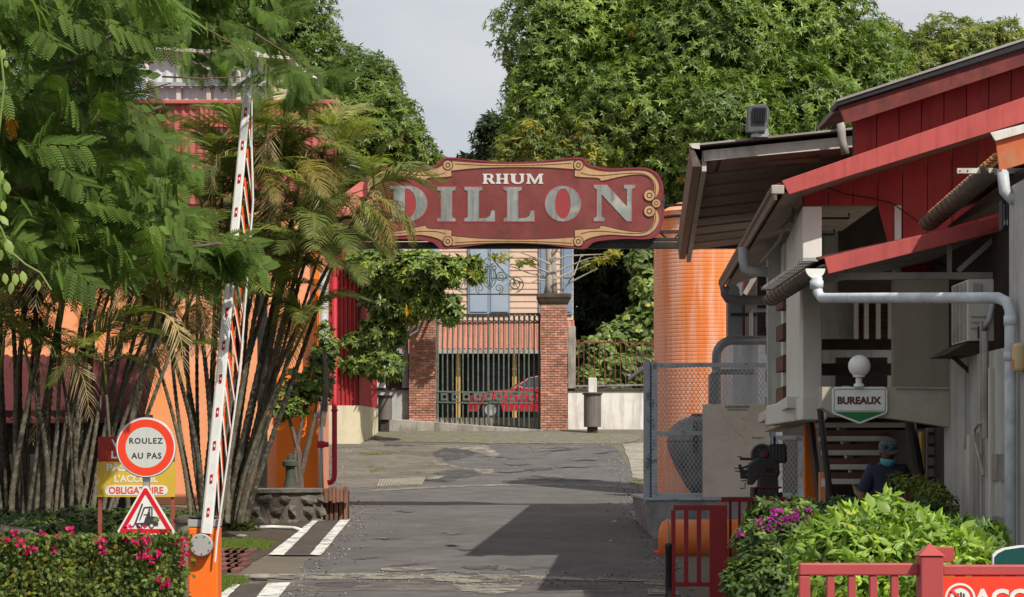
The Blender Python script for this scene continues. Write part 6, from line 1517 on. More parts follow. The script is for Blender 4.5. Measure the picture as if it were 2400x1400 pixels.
# ------------------------------------------------------------------ old rotary machine by the railing
MY = 33.0
mc = thing('old_machine', 'black cast iron antique machine with red trim and hand cranks', 'machine', (PX(1796, MY), MY, g(MY)))
Zm = lambda x, y, d=0.0: P(1640 + x * .17146, 1000 + y * .17143, MY + d)
km = .17146 * MY / F
def blk(pts, d0, d1, mat, name, bv=.01): fix(MB().plate([[(Zm(x, y).x, Zm(x, y).z) for x, y in pts][::-1]], MY + d0, MY + d1).build(name, mat, mc, bevel=bv))
def disc(x, y, r, d0, d1, mat, name): fix(MB().lathe([(.001, d0), (r * km, d0), (r * km, d1), (.001, d1)], Zm(x, y), 28, 'y').build(name, mat, mc))
disc(860, 385, 152, .05, .16, 'machine_black', 'reel')
MB().tube([Zm(850, 380) + Vector((128 * km * math.cos(a), .04, 128 * km * math.sin(a))) for a in np.linspace(0, 2 * math.pi, 28)], .016, 6, False).build('reel_rim', 'lamp_grey', mc)
blk([(935, 262), (955, 240), (1150, 236), (1185, 262), (1195, 470), (1170, 500), (935, 510)], -.06, .12, 'machine_black', 'lamp_house', .02)
for k in range(4): MB().box(Zm(985 + k * 45, 0).x, Zm(1005 + k * 45, 0).x, MY - .068, MY - .0605, Zm(0, 470).z, Zm(0, 280).z).build('cooling_rib', 'lamp_grey', mc)
for a in np.linspace(0, math.pi, 4)[:-1]: MB().bar(Zm(860, 385) + Vector((-135 * km * math.cos(a), .044, -135 * km * math.sin(a))), Zm(860, 385) + Vector((135 * km * math.cos(a), .044, 135 * km * math.sin(a))), .014, .01, up=(0, 1, 0)).build('spoke', 'lamp_grey', mc)
disc(860, 385, 36, -.0, .045, 'lamp_grey', 'hub'); blk([(880, 330), (925, 330), (925, 415), (880, 415)], -.085, .0, 'machine_red', 'film_door', .004)
blk([(690, 490), (780, 430), (1010, 430), (1080, 500), (1090, 640), (1060, 700), (1085, 990), (770, 990), (800, 700), (720, 800), (650, 795), (650, 520)], -.08, .12, 'machine_black', 'body', .02)
blk([(740, 990), (1110, 990), (1150, 1300), (720, 1300)], -.12, .14, 'machine_black', 'pedestal', .02)
blk([(770, 820), (1115, 820), (1115, 850), (770, 850)], -.1, .125, 'machine_red', 'red_band')
MB().tube([Zm(x, y, -.1) for x, y in ((806, 570), (812, 640), (840, 662), (930, 664), (1030, 662), (1054, 640), (1060, 570))], .009, 6).build('red_lip', 'machine_red', mc)
blk([(870, 560), (1000, 560), (980, 625), (890, 625)], -.088, -.07, 'black_plastic', 'mouth', .004)
for (a, b, r) in (((560, 440), (720, 445), .020), ((540, 580), (660, 540), .016), ((545, 600), (650, 620), .022), ((560, 700), (660, 690), .018)):
    MB().tube([Zm(*a, -.02), Zm(*b, -.02)], r, 8).build('shaft', 'machine_black', mc)
for pts in ([(515, 412), (572, 415)], [(558, 412), (558, 465)], [(472, 570), (545, 570)], [(486, 610), (545, 612)], [(622, 770), (618, 845), (556, 848)], [(565, 745), (640, 742)]):
    MB().tube([Zm(x, y, -.03) for x, y in pts], .008, 6).build('crank', 'machine_black', mc)
blk([(545, 590), (640, 590), (630, 720), (560, 715)], -.05, .06, 'machine_black', 'side_plate', .006)
disc(575, 610, 32, -.07, -.05, 'machine_black', 'small_wheel'); disc(590, 690, 26, -.07, -.05, 'machine_black', 'small_wheel'); disc(545, 540, 24, -.06, -.03, 'machine_black', 'small_wheel')
MB().tube([Zm(740, 830, -.05), Zm(735, 960, -.05), Zm(690, 1110, -.05), Zm(640, 1260, -.05), Zm(610, 1380, -.05)], .05, 8).build('leg', 'machine_black', mc)
MB().tube([Zm(1090, 900, -.02), Zm(1120, 1150, -.02), Zm(1160, 1400, -.02)], .045, 8).build('leg', 'machine_black', mc)
c = Zm(930, 1350)
MB().box(c.x - .28, c.x + .3, MY - .15, MY + .2, g(MY) - .02, PZ(1222, MY)).build('base', 'machine_black', mc, bevel=.01)

# ------------------------------------------------------------------ man on the path
def skinned(name, verts, edges, radii, mat, parent, root=0, sub=2):
    me = bpy.data.meshes.new(name); me.from_pydata(verts, edges, [])
    o = bpy.data.objects.new(name, me); COL.objects.link(o)
    md = o.modifiers.new('skin', 'SKIN'); md.use_smooth_shade = True
    for i, v in enumerate(me.skin_vertices[0].data):
        r = radii[i]; v.radius = r if isinstance(r, tuple) else (r, r); v.use_root = (i == root)
    s = o.modifiers.new('sub', 'SUBSURF'); s.levels = s.render_levels = sub
    dg = bpy.context.evaluated_depsgraph_get(); dg.update()
    m2 = bpy.data.meshes.new_from_object(o.evaluated_get(dg)); bpy.data.objects.remove(o)
    m2.materials.clear()
    return link(name, m2, mat, parent, wloc(parent), smooth=True)
mx_, my_ = PX(2080, 26), 26.0
gm = PZ(1030, 26) - 1.76
pn = thing('person', 'man in a navy t-shirt and grey cap with a blue mask at his chin', 'person', (mx_, my_, gm))
# joints relative to the feet, facing the lane (-y), arms hanging, head bowed
V = [(0, 0, .95), (0, .01, 1.10), (0, .01, 1.28), (0, .015, 1.42), (0, 0, 1.50), (0, -.03, 1.57), (0, -.05, 1.66), (0, -.03, 1.73),
     (-.17, .01, 1.42), (-.235, .02, 1.26), (-.27, .01, 1.12), (-.275, -.04, .98), (-.27, -.07, .87), (-.265, -.085, .80),
     (.17, .01, 1.42), (.235, .02, 1.26), (.27, .01, 1.12), (.275, -.04, .98), (.27, -.07, .87), (.265, -.085, .80),
     (-.10, 0, .90), (-.11, -.01, .50), (-.11, .01, .10), (-.115, -.14, .04), (.10, .02, .90), (.11, .05, .50), (.11, .06, .10), (.115, -.09, .04)]
E = [(0, 1), (1, 2), (2, 3), (3, 4), (4, 5), (5, 6), (6, 7), (3, 8), (8, 9), (9, 10), (10, 11), (11, 12), (12, 13), (3, 14), (14, 15), (15, 16), (16, 17), (17, 18), (18, 19), (0, 20), (20, 21), (21, 22), (22, 23), (0, 24), (24, 25), (25, 26), (26, 27)]
Rr = [(.15, .11), (.145, .11), (.15, .11), (.13, .09), .058, .075, .092, .07, .07, .054, .046, .042, .034, .028, .07, .054, .046, .042, .034, .028, .095, .065, .048, .04, .095, .065, .048, .04]
S = lambda vs: [(x, y, z) for x, y, z in vs]
# hands: palm and five fingers each, grown from the wrist within the same skeleton
for sgn, wrist in ((-1, 13), (1, 19)):
    wv = V[wrist]; b = len(V)
    V += [(wv[0], wv[1] - .02, wv[2] - .06)]; E += [(wrist, b)]; Rr += [(.035, .02)]
    for k, (dx, dy, L) in enumerate(((-.0, -.036, .055), (0, -.014, .082), (0, .006, .088), (0, .024, .08), (0, .04, .062))):
        n = len(V); x0, y0, z0 = V[b]
        if k == 0: V += [(x0 + .012 * -sgn, y0 - .04, z0 + .015), (x0 + .014 * -sgn, y0 - .058, z0 - .02)]
        else: V += [(x0, y0 + dy, z0 - L * .55), (x0 + .012 * -sgn, y0 + dy - .008, z0 - L)]
        E += [(b, n), (n, n + 1)]; Rr += [.0095, .008]
body = skinned('body', S(V), E, Rr, 'skin', pn)
hd = MB().ball((mx_, my_ - .045, gm + 1.635), .09, 18, 12, (.86, 1.02, 1.3)).build('head', 'skin', pn, smooth=True)
MB().ball((mx_, my_ - .145, gm + 1.60), .018, 8, 6, (.9, 1.2, 1.4)).build('nose', 'skin', hd, smooth=True)
for sg in (-1, 1):
    MB().ball((mx_ + sg * .084, my_ - .03, gm + 1.62), .026, 8, 6, (.5, .9, 1.3)).build('ear', 'skin', hd, smooth=True)
    MB().ball((mx_ + sg * .033, my_ - .13, gm + 1.632), .011, 8, 6, (1.3, .6, .8)).build('eye', 'black_hair', hd, smooth=True)
MB().ball((mx_, my_ - .125, gm + 1.565), .022, 8, 6, (1.3, .5, .35)).build('mouth', 'machine_red', hd, smooth=True)
TV = [(0, 0, .93), (0, .01, 1.10), (0, .01, 1.28), (0, .012, 1.415), (0, .005, 1.475), (-.16, .012, 1.425), (-.232, .02, 1.28), (-.262, .012, 1.16), (.16, .012, 1.425), (.232, .02, 1.28), (.262, .012, 1.16)]
skinned('shirt', TV, [(0, 1), (1, 2), (2, 3), (3, 4), (3, 5), (5, 6), (6, 7), (3, 8), (8, 9), (9, 10)], [(.185, .145), (.185, .15), (.185, .145), (.155, .115), (.078, .075), (.098, .095), .084, .082, (.098, .095), .084, .082], 'navy_cloth', pn)
LV = [(0, .005, .96), (-.10, 0, .88), (-.11, -.01, .50), (-.11, .01, .12), (.10, .02, .88), (.11, .05, .50), (.11, .06, .12)]
skinned('trousers', LV, [(0, 1), (1, 2), (2, 3), (0, 4), (4, 5), (5, 6)], [(.16, .125), .115, .088, .075, .115, .088, .075], 'jean_cloth', pn)
for sg in (-1, 1): MB().ball((mx_ + sg * .113, my_ - .05 + (.05 if sg > 0 else 0), gm + .045), .06, 10, 6, (.85, 2.0, .75)).build('shoe', 'black_plastic', pn, smooth=True)
cp = MB().lathe([(.094, -.055), (.106, 0), (.102, .045), (.075, .09), (.035, .112), (.001, .116)], (mx_, my_ - .04, gm + 1.668), 20).build('cap', 'cap_grey', pn, smooth=True)
MB().add([(mx_ + x * .09, my_ - .045 - y, gm + 1.655 - z) for x, y, z in ((-1.05, .03, .0), (1.05, .03, .0), (.98, .12, .022), (.6, .17, .05), (0, .185, .06), (-.6, .17, .05), (-.98, .12, .022))], [(0, 1, 2, 3, 4, 5, 6)]).build('peak', 'cap_grey', cp)
MB().lathe([(.108, 0), (.112, .02), (.10, .055), (.08, .085)], (mx_, my_ + .0, gm + 1.665), 20, a0=0.15, a1=math.pi - .15).build('hair', 'black_hair', pn, smooth=True)
for sg in (-1, 1): MB().ball((mx_ + sg * .042, my_ - .139, gm + 1.678), .034, 12, 8, (1.1, .35, .68)).build('sunglasses', 'lens_mirror', pn, smooth=True)
MB().bar((mx_ - .09, my_ - .135, gm + 1.69), (mx_ + .09, my_ - .135, gm + 1.69), .01).build('sunglasses_frame', 'black_plastic', pn)
mk = MB(); vs = []
for i in range(9):
    a = math.pi * (1.08 + .84 * i / 8)
    for (r, z) in ((.094, 1.560), (.099, 1.535), (.088, 1.505), (.055, 1.482)): vs.append((mx_ + r * math.cos(a) * .98, my_ - .045 + r * 1.12 * math.sin(a), gm + z - .018 * abs(math.sin(a))))
mk.add(vs, [(i * 4 + j, i * 4 + j + 1, (i + 1) * 4 + j + 1, (i + 1) * 4 + j) for i in range(8) for j in range(3)]).build('face_mask', 'mask_blue', pn, smooth=True)
em = [(mx_ + .075 + r * math.cos(a), gm + 1.29 + r * math.sin(a)) for r in (.043,) for a in np.linspace(0, 2 * math.pi, 25)[:-1]]
ei = [(mx_ + .075 + r * math.cos(a), gm + 1.29 + r * math.sin(a)) for r in (.036,) for a in np.linspace(0, 2 * math.pi, 25)[:-1]]
MB().plate([em, ei], my_ - .160, my_ - .150).build('emblem', 'sign_grey', pn)
MB().bar((mx_ + .075, my_ - .156, gm + 1.265), (mx_ + .075, my_ - .156, gm + 1.315), .008).build('emblem', 'sign_grey', pn)
MB().tube([(mx_ + .075 + .02 * math.cos(a), my_ - .156, gm + 1.285 + .02 * math.sin(a)) for a in np.linspace(math.pi, 2 * math.pi, 8)], .004, 5).build('emblem', 'sign_grey', pn)

car('silver car whose bonnet shows beside the flowering hedge', 'car_silver', PX(-40, 27.5) - 1.42, 27.6, g(27.5), math.radians(180))
# ------------------------------------------------------------------ foliage
KITE_V = [(0, 0, 0), (.5, .42, -.10), (0, 1, -.16), (-.5, .42, -.10), (0, .45, .02)]
KITE_F = [(0, 1, 4), (1, 2, 4), (2, 3, 4), (3, 0, 4)]
LANCE_V = [(0, 0, 0), (.5, .45, -.03), (0, 1, -.14), (-.5, .45, -.03)]
LANCE_F = [(0, 1, 2), (0, 2, 3)]
OVAL_V = [(0, 0, 0), (.42, .25, -.05), (.5, .6, -.08), (0, 1, -.14), (-.5, .6, -.08), (-.42, .25, -.05), (0, .5, .02)]
OVAL_F = [(0, 1, 6), (1, 2, 6), (2, 3, 6), (3, 4, 6), (4, 5, 6), (5, 0, 6)]
leafmat('mango_leaf', (0.150, 0.215, 0.046), 0.34, 0.42, 0.38)
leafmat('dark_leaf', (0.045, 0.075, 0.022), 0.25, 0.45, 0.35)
leafmat('gloss_leaf', (0.135, 0.19, 0.046), 0.28, 0.36, 0.45)
leafmat('broad_leaf', (0.20, 0.255, 0.075), 0.35, 0.42, 0.4)
leafmat('yellow_leaf', (0.22, 0.22, 0.05), 0.4, 0.5, 0.3)
leafmat('fern_leaf', (0.098, 0.162, 0.032), 0.40, 0.6, 0.18)
leafmat('palm_leaf', (0.135, 0.165, 0.042), 0.35, 0.42, 0.4)
leafmat('palm_dry', (0.40, 0.31, 0.17), 0.3, 0.7, 0.2)
leafmat('hedge_leaf', (0.115, 0.16, 0.042), 0.3, 0.5, 0.3)
leafmat('lime_leaf', (0.26, 0.38, 0.07), 0.42, 0.42, 0.4)
leafmat('vine_leaf', (0.28, 0.36, 0.10), 0.45, 0.45, 0.35)
leafmat('bract', (0.72, 0.028, 0.17), 0.35, 0.6, 0.2, (1.0, .6, .8))
leafmat('magenta_petal', (0.50, 0.035, 0.36), 0.35, 0.6, 0.2, (1.0, .6, 1.0))
leafmat('grass_leaf', (0.14, 0.20, 0.04), 0.35, 0.6, 0.2)
leafmat('fallen_leaf', (0.45, 0.42, 0.10), 0.2, 0.7, 0.2)

def unit(a): return a / (np.linalg.norm(a, axis=-1, keepdims=True) + 1e-9)
def rand_dir(n, r): return unit(r.normal(size=(n, 3)))

def blob_points(blobs, n, r, shell=(0.72, 1.04), inner=0.15):
    """Points through the outer shell of a cluster of ellipsoids (centre xyz, radii xyz), few deep inside."""
    B = np.array(blobs, float); area = B[:, 3] * B[:, 5] + B[:, 4] * B[:, 5] + B[:, 3] * B[:, 4]
    idx = r.choice(len(B), size=n * 2, p=area / area.sum())
    d = rand_dir(n * 2, r); rad = r.uniform(*shell, size=(n * 2, 1))
    deep = r.random(n * 2) < inner; rad[deep] = r.uniform(.35, .75, size=(deep.sum(), 1))
    # lumpy surface
    lump = 1 + .13 * np.sin(d[:, :1] * 5 + idx[:, None]) * np.sin(d[:, 2:] * 6 + idx[:, None] * 2) + .07 * np.sin(d[:, 1:2] * 11 + idx[:, None])
    p = B[idx, :3] + d * rad * lump * B[idx, 3:6]
    q = (p[:, None, :] - B[None, :, :3]) / B[None, :, 3:6]
    inside = (np.linalg.norm(q, axis=2) < .62); inside[np.arange(len(p)), idx] = False
    keep = ~inside.any(axis=1)
    return p[keep][:n], unit(d[keep] / B[idx[keep], 3:6])[:n]

def pal(n, r, palette):
    c = np.array([x[0] for x in palette], float); w = np.array([x[1] for x in palette], float)
    t = c[r.choice(len(c), size=n, p=w / w.sum())]
    return t * r.uniform(.8, 1.22, size=(n, 1))

def rosettes(p, nrm, m, r, theta=(45, 105), droop=.35, up=.5):
    """m leaves around an axis at every point: positions, rotations."""
    k = len(p)
    ax = unit(nrm * .7 + np.array([0, 0, up]) + r.normal(size=(k, 3)) * .3)
    t1 = unit(np.cross(ax, r.normal(size=(k, 3)))); t2 = np.cross(ax, t1)
    P_, R_, id_ = [], [], []
    for i in range(m):
        ph = 2 * np.pi * i / m * 1.0 + r.uniform(-.3, .3, size=(k, 1)); th = np.radians(r.uniform(*theta, size=(k, 1)))
        d = ax * np.cos(th) + (t1 * np.cos(ph) + t2 * np.sin(ph)) * np.sin(th)
        d = unit(d + np.array([0, 0, -droop]))
        P_.append(p); R_.append(rot_basis(d, ax + r.normal(size=(k, 3)) * .25)); id_.append(np.arange(k))
    return np.concatenate(P_), np.concatenate(R_), np.concatenate(id_)

def crown(name, parent, blobs, n, m, size, width, palette, mat, seed, tv=LANCE_V, tf=LANCE_F, theta=(45, 105), droop=.35, shell=(.80, 1.02), inner=.12, up=.5, kind='stuff', zmin=None):
    r = np.random.default_rng(seed)
    p, nrm = blob_points(blobs, n, r, shell, inner)
    if zmin is not None:
        k = p[:, 2] > zmin; p, nrm = p[k], nrm[k]
    tint = pal(len(p), r, palette)
    # boughs differ in leaf age: whole patches lean to yellow green or to deep green
    f = 9.0 / max(1.0, np.ptp(p[:, 2])); w_ = np.sin(p[:, 0] * f * 1.3 + seed) * np.sin(p[:, 2] * f * 1.7 + 2 * seed) * np.sin(p[:, 1] * f + seed)
    tint = tint * (1 + .38 * w_[:, None] * np.array([[1.12, 1.0, .7]]))
    P_, R_, id_ = rosettes(p, nrm, m, r, theta, droop, up)
    s = r.uniform(.7, 1.25, size=len(P_)) * size
    sc = np.stack([s * width, s, s], 1)
    t = tint[id_] * r.uniform(.85, 1.15, size=(len(P_), 1))
    P_ = P_ - np.array(wloc(parent))
    return link(name, inst_mesh(name, tv, tf, P_, R_, sc, t), mat, parent, wloc(parent), kind=kind)

def BL(lst):
    """Blobs given as (px, py, Y, rx, ry, rz) to world ellipsoids."""
    return [(*P(a, b, Y), rx, ry, rz) for a, b, Y, rx, ry, rz in lst]

def limbs(parent, base, tips, r0, mat='bark', seed=1, name='limb', trunk_top=None, trunk_name='trunk'):
    rr = random.Random(seed); base = Vector(base); top = Vector(trunk_top)
    mid = base.lerp(top, .5) + Vector((rr.uniform(-.3, .3), rr.uniform(-.2, .2), 0)) * r0
    MB().tube([base - Vector((0, 0, .2)), base.lerp(top, .15), mid, top], [r0 * 1.25, r0, r0 * .85, r0 * .7], 10).build(trunk_name, mat, parent, smooth=True)
    for tp in tips:
        tp = Vector(tp); a = top.lerp(base, rr.uniform(0, .25)); L = (tp - a).length
        pts = [a]
        for k in (.33, .66, 1):
            pts.append(a.lerp(tp, k) + Vector((rr.uniform(-1, 1), rr.uniform(-1, 1), rr.uniform(-.2, 1))) * L * .05 * (1 if k < 1 else 0))
        MB().tube(pts, [r0 * .5, r0 * .36, r0 * .22, r0 * .08], 7).build(name, mat, parent, smooth=True)

MANGO_PAL = [((1, 1, 1), 6), ((.72, .8, .75), 4), ((1.2, 1.18, .95), 2.2), ((1.4, 1.3, .9), .5), ((2.4, .85, .7), .03)]
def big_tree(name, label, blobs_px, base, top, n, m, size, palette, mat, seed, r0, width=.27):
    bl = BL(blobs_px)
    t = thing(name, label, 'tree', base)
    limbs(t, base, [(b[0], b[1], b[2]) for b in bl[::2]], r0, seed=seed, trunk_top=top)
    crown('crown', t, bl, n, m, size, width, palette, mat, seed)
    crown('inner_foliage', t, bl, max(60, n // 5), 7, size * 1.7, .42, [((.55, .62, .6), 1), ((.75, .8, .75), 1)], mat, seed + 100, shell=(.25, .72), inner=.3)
    return t
GF = g(95)
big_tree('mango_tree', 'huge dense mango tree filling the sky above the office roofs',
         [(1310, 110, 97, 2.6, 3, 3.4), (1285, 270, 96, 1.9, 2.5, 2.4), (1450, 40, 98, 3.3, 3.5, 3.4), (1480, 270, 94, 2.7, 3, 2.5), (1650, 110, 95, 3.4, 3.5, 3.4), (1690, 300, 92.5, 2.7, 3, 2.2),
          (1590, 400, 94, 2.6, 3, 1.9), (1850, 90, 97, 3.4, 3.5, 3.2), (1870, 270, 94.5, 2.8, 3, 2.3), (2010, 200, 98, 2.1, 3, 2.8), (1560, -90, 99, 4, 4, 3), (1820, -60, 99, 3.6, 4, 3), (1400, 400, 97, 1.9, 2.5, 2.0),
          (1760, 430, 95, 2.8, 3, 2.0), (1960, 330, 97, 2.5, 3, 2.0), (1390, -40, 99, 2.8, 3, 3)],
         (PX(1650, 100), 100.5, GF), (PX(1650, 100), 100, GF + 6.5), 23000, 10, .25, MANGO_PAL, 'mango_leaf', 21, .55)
big_tree('shade_foliage', 'dark low foliage with deep shade in its leaf colour behind the white garden wall',
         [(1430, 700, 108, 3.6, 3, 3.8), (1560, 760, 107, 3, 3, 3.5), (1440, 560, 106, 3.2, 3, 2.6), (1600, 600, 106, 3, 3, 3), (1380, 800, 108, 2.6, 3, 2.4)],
         (PX(1480, 108), 109, GF), (PX(1480, 108), 109, GF + 4), 3200, 9, .45, [((.5, .55, .6), 3), ((.8, .85, .8), 1)], 'dark_leaf', 22, .35)  # dark leaf colour paints the shaded hollow under the mango
big_tree('pale_tree', 'paler brownish green tree rising behind the red office roof',
         [(2240, 130, 118, 2.6, 3, 1.9), (2130, 180, 117, 2.2, 3, 2.0), (2340, 150, 119, 2.2, 3, 2.2), (2250, 260, 116, 4.5, 3, 2.5), (2060, 120, 119, 1.6, 2, 1.6), (2420, 220, 118, 2.5, 3, 3)],
         (PX(2250, 119), 119, GF), (PX(2250, 119), 119, GF + 9), 7000, 10, .28, [((1.25, 1.05, .95), 3), ((1.7, 1.3, 1.0), 2), ((.8, .8, .75), 1.5)], 'mango_leaf', 23, .4)
big_tree('hill_tree', 'dense green tree sloping down behind the orange hall and name board',
         [(640, 120, 99, 3.2, 3, 4.0), (760, 230, 97, 2.8, 3, 2.4), (835, 250, 96, 1.9, 3, 2.1), (890, 310, 95, 1.7, 3, 1.9), (955, 360, 95, 1.25, 2, 1.25), (820, 400, 96, 3, 3, 2.4), (700, 330, 97, 3, 3, 3), (930, 440, 95, 2.2, 2.5, 1.6),
          (520, 0, 100, 3.6, 4, 4.5), (400, -120, 101, 4, 4, 4), (1000, 460, 95, 1.6, 2, 1.2), (860, 190, 98, 1.3, 2, 1.0)],
         (PX(700, 100), 101, GF), (PX(700, 100), 101, GF + 7), 14500, 10, .25, MANGO_PAL, 'mango_leaf', 24, .5)
big_tree('distant_palm_tree', 'tiny far tree top showing above the middle of the name board',
         [(1105, 385, 130, .9, 1, .5), (1150, 395, 130, 1.3, 1, .6)], (PX(1120, 130), 130, 3.0), (PX(1120, 130), 130, PZ(420, 130)), 160, 8, .5, [((.9, .9, .9), 1)], 'dark_leaf', 25, .2)
big_tree('side_tree', 'small dark leafy tree top beside the mango at the sky gap',
         [(1165, 340, 110, 1.1, 1.2, 1.3), (1200, 400, 110, 1.5, 1.5, 1.2), (1150, 300, 110, .6, .8, .7), (1215, 330, 109, .9, 1, 1.2)], (PX(1180, 111), 111, GF), (PX(1180, 111), 111, PZ(420, 111)), 700, 9, .34, [((.8, .85, .85), 2), ((1.1, 1.1, 1), 1)], 'dark_leaf', 26, .25)
# glossy-leaved tree beside the gate
t = thing('glossy_tree', 'glossy broad-leaved tree hanging over the brick pillar and red shed', 'tree', (PX(990, 76.6), 76.6, g(76.6)))
bl = BL([(900, 625, 69.5, 1.0, .9, .62), (985, 630, 69, .9, .8, .55), (1045, 635, 68.6, .5, .5, .42), (895, 690, 70, .6, .7, .5), (935, 710, 69.6, .85, .8, .65), (1000, 700, 69.2, .5, .5, .5), (900, 780, 69.8, .62, .6, .55), (835, 805, 70, .38, .4, .32),
         (885, 850, 69.8, .5, .5, .42), (830, 855, 70, .4, .4, .3), (905, 855, 69.6, .5, .5, .42), (1055, 725, 68.8, .32, .4, .42), (850, 620, 70, .5, .6, .5)])
limbs(t, (PX(990, 76.6), 76.6, g(76.6)), [b[:3] for b in bl], .12, seed=3, trunk_top=P(985, 700, 76.2))
crown('crown', t, bl, 2100, 8, .21, .42, [((1, 1, 1), 5), ((.65, .72, .7), 3), ((1.5, 1.4, 1.0), 2.2), ((3.2, 2.2, .8), .18), ((3.6, 1.6, .6), .08)], 'gloss_leaf', 31, KITE_V, KITE_F, (40, 100), .3)
t = thing('leafy_sprig', 'small leafy branch in front of the blue shutters', 'branch', P(1085, 640, 73))
bl = BL([(1085, 625, 73, .35, .3, .28), (1115, 645, 73, .3, .3, .22), (1110, 615, 73, .25, .3, .2)])
MB().tube([P(1045, 655, 72.5), P(1075, 640, 73), P(1115, 632, 73)], .02, 6).build('twig', 'bark', t)
crown('foliage', t, bl, 130, 8, .2, .42, [((1.2, 1.2, 1), 3), ((1.9, 1.6, .9), 2)], 'gloss_leaf', 32, KITE_V, KITE_F)
# sapling on the pillar: pale forked trunk, bare twigs, yellowing leaves above the board
t = thing('pillar_sapling', 'pale bare-branched sapling with yellowing leaves growing on the brick pillar', 'tree', P(1292, 690, 75.4))
Ys = 75.4
q = lambda a, b, d=0: P(a, b, Ys + d)
MB().tube([q(1285, 692), q(1288, 660), q(1287, 620), q(1284, 570), q(1276, 480), q(1262, 400), q(1250, 350)], [.16, .12, .10, .085, .07, .05, .03], 9).build('trunk', 'pale_bark', t, smooth=True)
MB().tube([q(1298, 692), q(1297, 650), q(1296, 610), q(1302, 560), q(1320, 450), q(1330, 380)], [.12, .10, .085, .06, .04, .02], 8).build('trunk', 'pale_bark', t, smooth=True)
rr = random.Random(4)
for k, pts in enumerate([[(1289, 620), (1260, 606), (1215, 590), (1160, 588)], [(1288, 640), (1250, 625), (1235, 617), (1205, 622)], [(1285, 650), (1240, 640), (1200, 625), (1160, 610)], [(1297, 612), (1330, 600), (1370, 598), (1415, 596)],
                         [(1298, 640), (1330, 625), (1380, 606), (1430, 600)], [(1300, 655), (1345, 635), (1390, 615)], [(1310, 692), (1330, 665), (1345, 645), (1362, 600)], [(1325, 668), (1360, 650), (1400, 630)], [(1294, 600), (1310, 580), (1340, 570)], [(1290, 660), (1262, 655), (1240, 665)]]):
    MB().tube([q(a, b, rr.uniform(-.5, .2)) for a, b in pts], [.035, .025, .018, .010][:len(pts)], 6).build('twig', 'pale_bark', t)
bl = BL([(1190, 345, Ys, .55, .5, .42), (1250, 330, Ys, .6, .5, .5), (1310, 350, Ys, .6, .5, .45), (1370, 345, Ys, .45, .5, .42), (1170, 385, Ys, .45, .4, .3), (1240, 300, Ys, .35, .4, .3), (1290, 385, Ys, .7, .5, .35), (1390, 380, Ys, .35, .4, .35), (1365, 300, Ys, .3, .3, .25)])
for b in bl: MB().tube([q(1262, 400), Vector(b[:3]).lerp(q(1262, 400), .4) + Vector((0, 0, .1)), b[:3]], [.025, .016, .008], 5).build('twig', 'bark', t)
crown('crown', t, bl, 520, 7, .19, .36, [((.55, .75, .7), 4), ((.9, 1, .9), 3), ((1.6, 1.3, .8), 1.6), ((.4, .5, .5), 2)], 'yellow_leaf', 33, KITE_V, KITE_F, droop=.5)
bl2 = BL([(1180, 603, Ys - .3, .4, .3, .12), (1235, 612, Ys - .3, .35, .3, .14), (1420, 605, Ys, .35, .3, .16), (1380, 620, Ys, .3, .3, .18), (1440, 592, Ys, .3, .3, .12)])
crown('low_leaves', t, bl2, 70, 6, .17, .36, [((.7, .8, .7), 2), ((1.5, 1.3, .7), 2)], 'yellow_leaf', 34, KITE_V, KITE_F)
# broad-leaved climbers behind the white wall
t = thing('climber_thicket', 'thicket of pale heart-leaved climbers behind the white wall railing', 'shrub', (PX(1460, 78), 78, g(78)))
bl = BL([(1505, 610, 79, .55, .6, .5), (1515, 680, 78.6, .5, .6, .7), (1500, 760, 78, .7, .6, .6), (1445, 790, 78, .7, .6, .55), (1395, 820, 77.6, .7, .5, .45), (1450, 860, 77.4, .9, .5, .5), (1380, 880, 77.2, .6, .4, .35), (1510, 850, 77.6, .7, .5, .8), (1530, 900, 77.4, .5, .5, .5), (1420, 905, 77.2, .9, .4, .3), (1540, 740, 78, .5, .6, 1.2)])
for b in bl[::2]: MB().tube([(b[0] * .9 + .3, 78, g(78) - .1), (b[0], b[1], b[2] * .6 + g(78) * .4), b[:3]], [.05, .04, .02], 6).build('stem', 'bark', t)
crown('foliage', t, bl, 1500, 6, .20, .72, [((.9, 1, .9), 4), ((.55, .65, .7), 3), ((1.35, 1.3, 1.05), 2.2), ((2.0, 1.5, .7), .15)], 'broad_leaf', 35, OVAL_V, OVAL_F, (50, 110), .45)

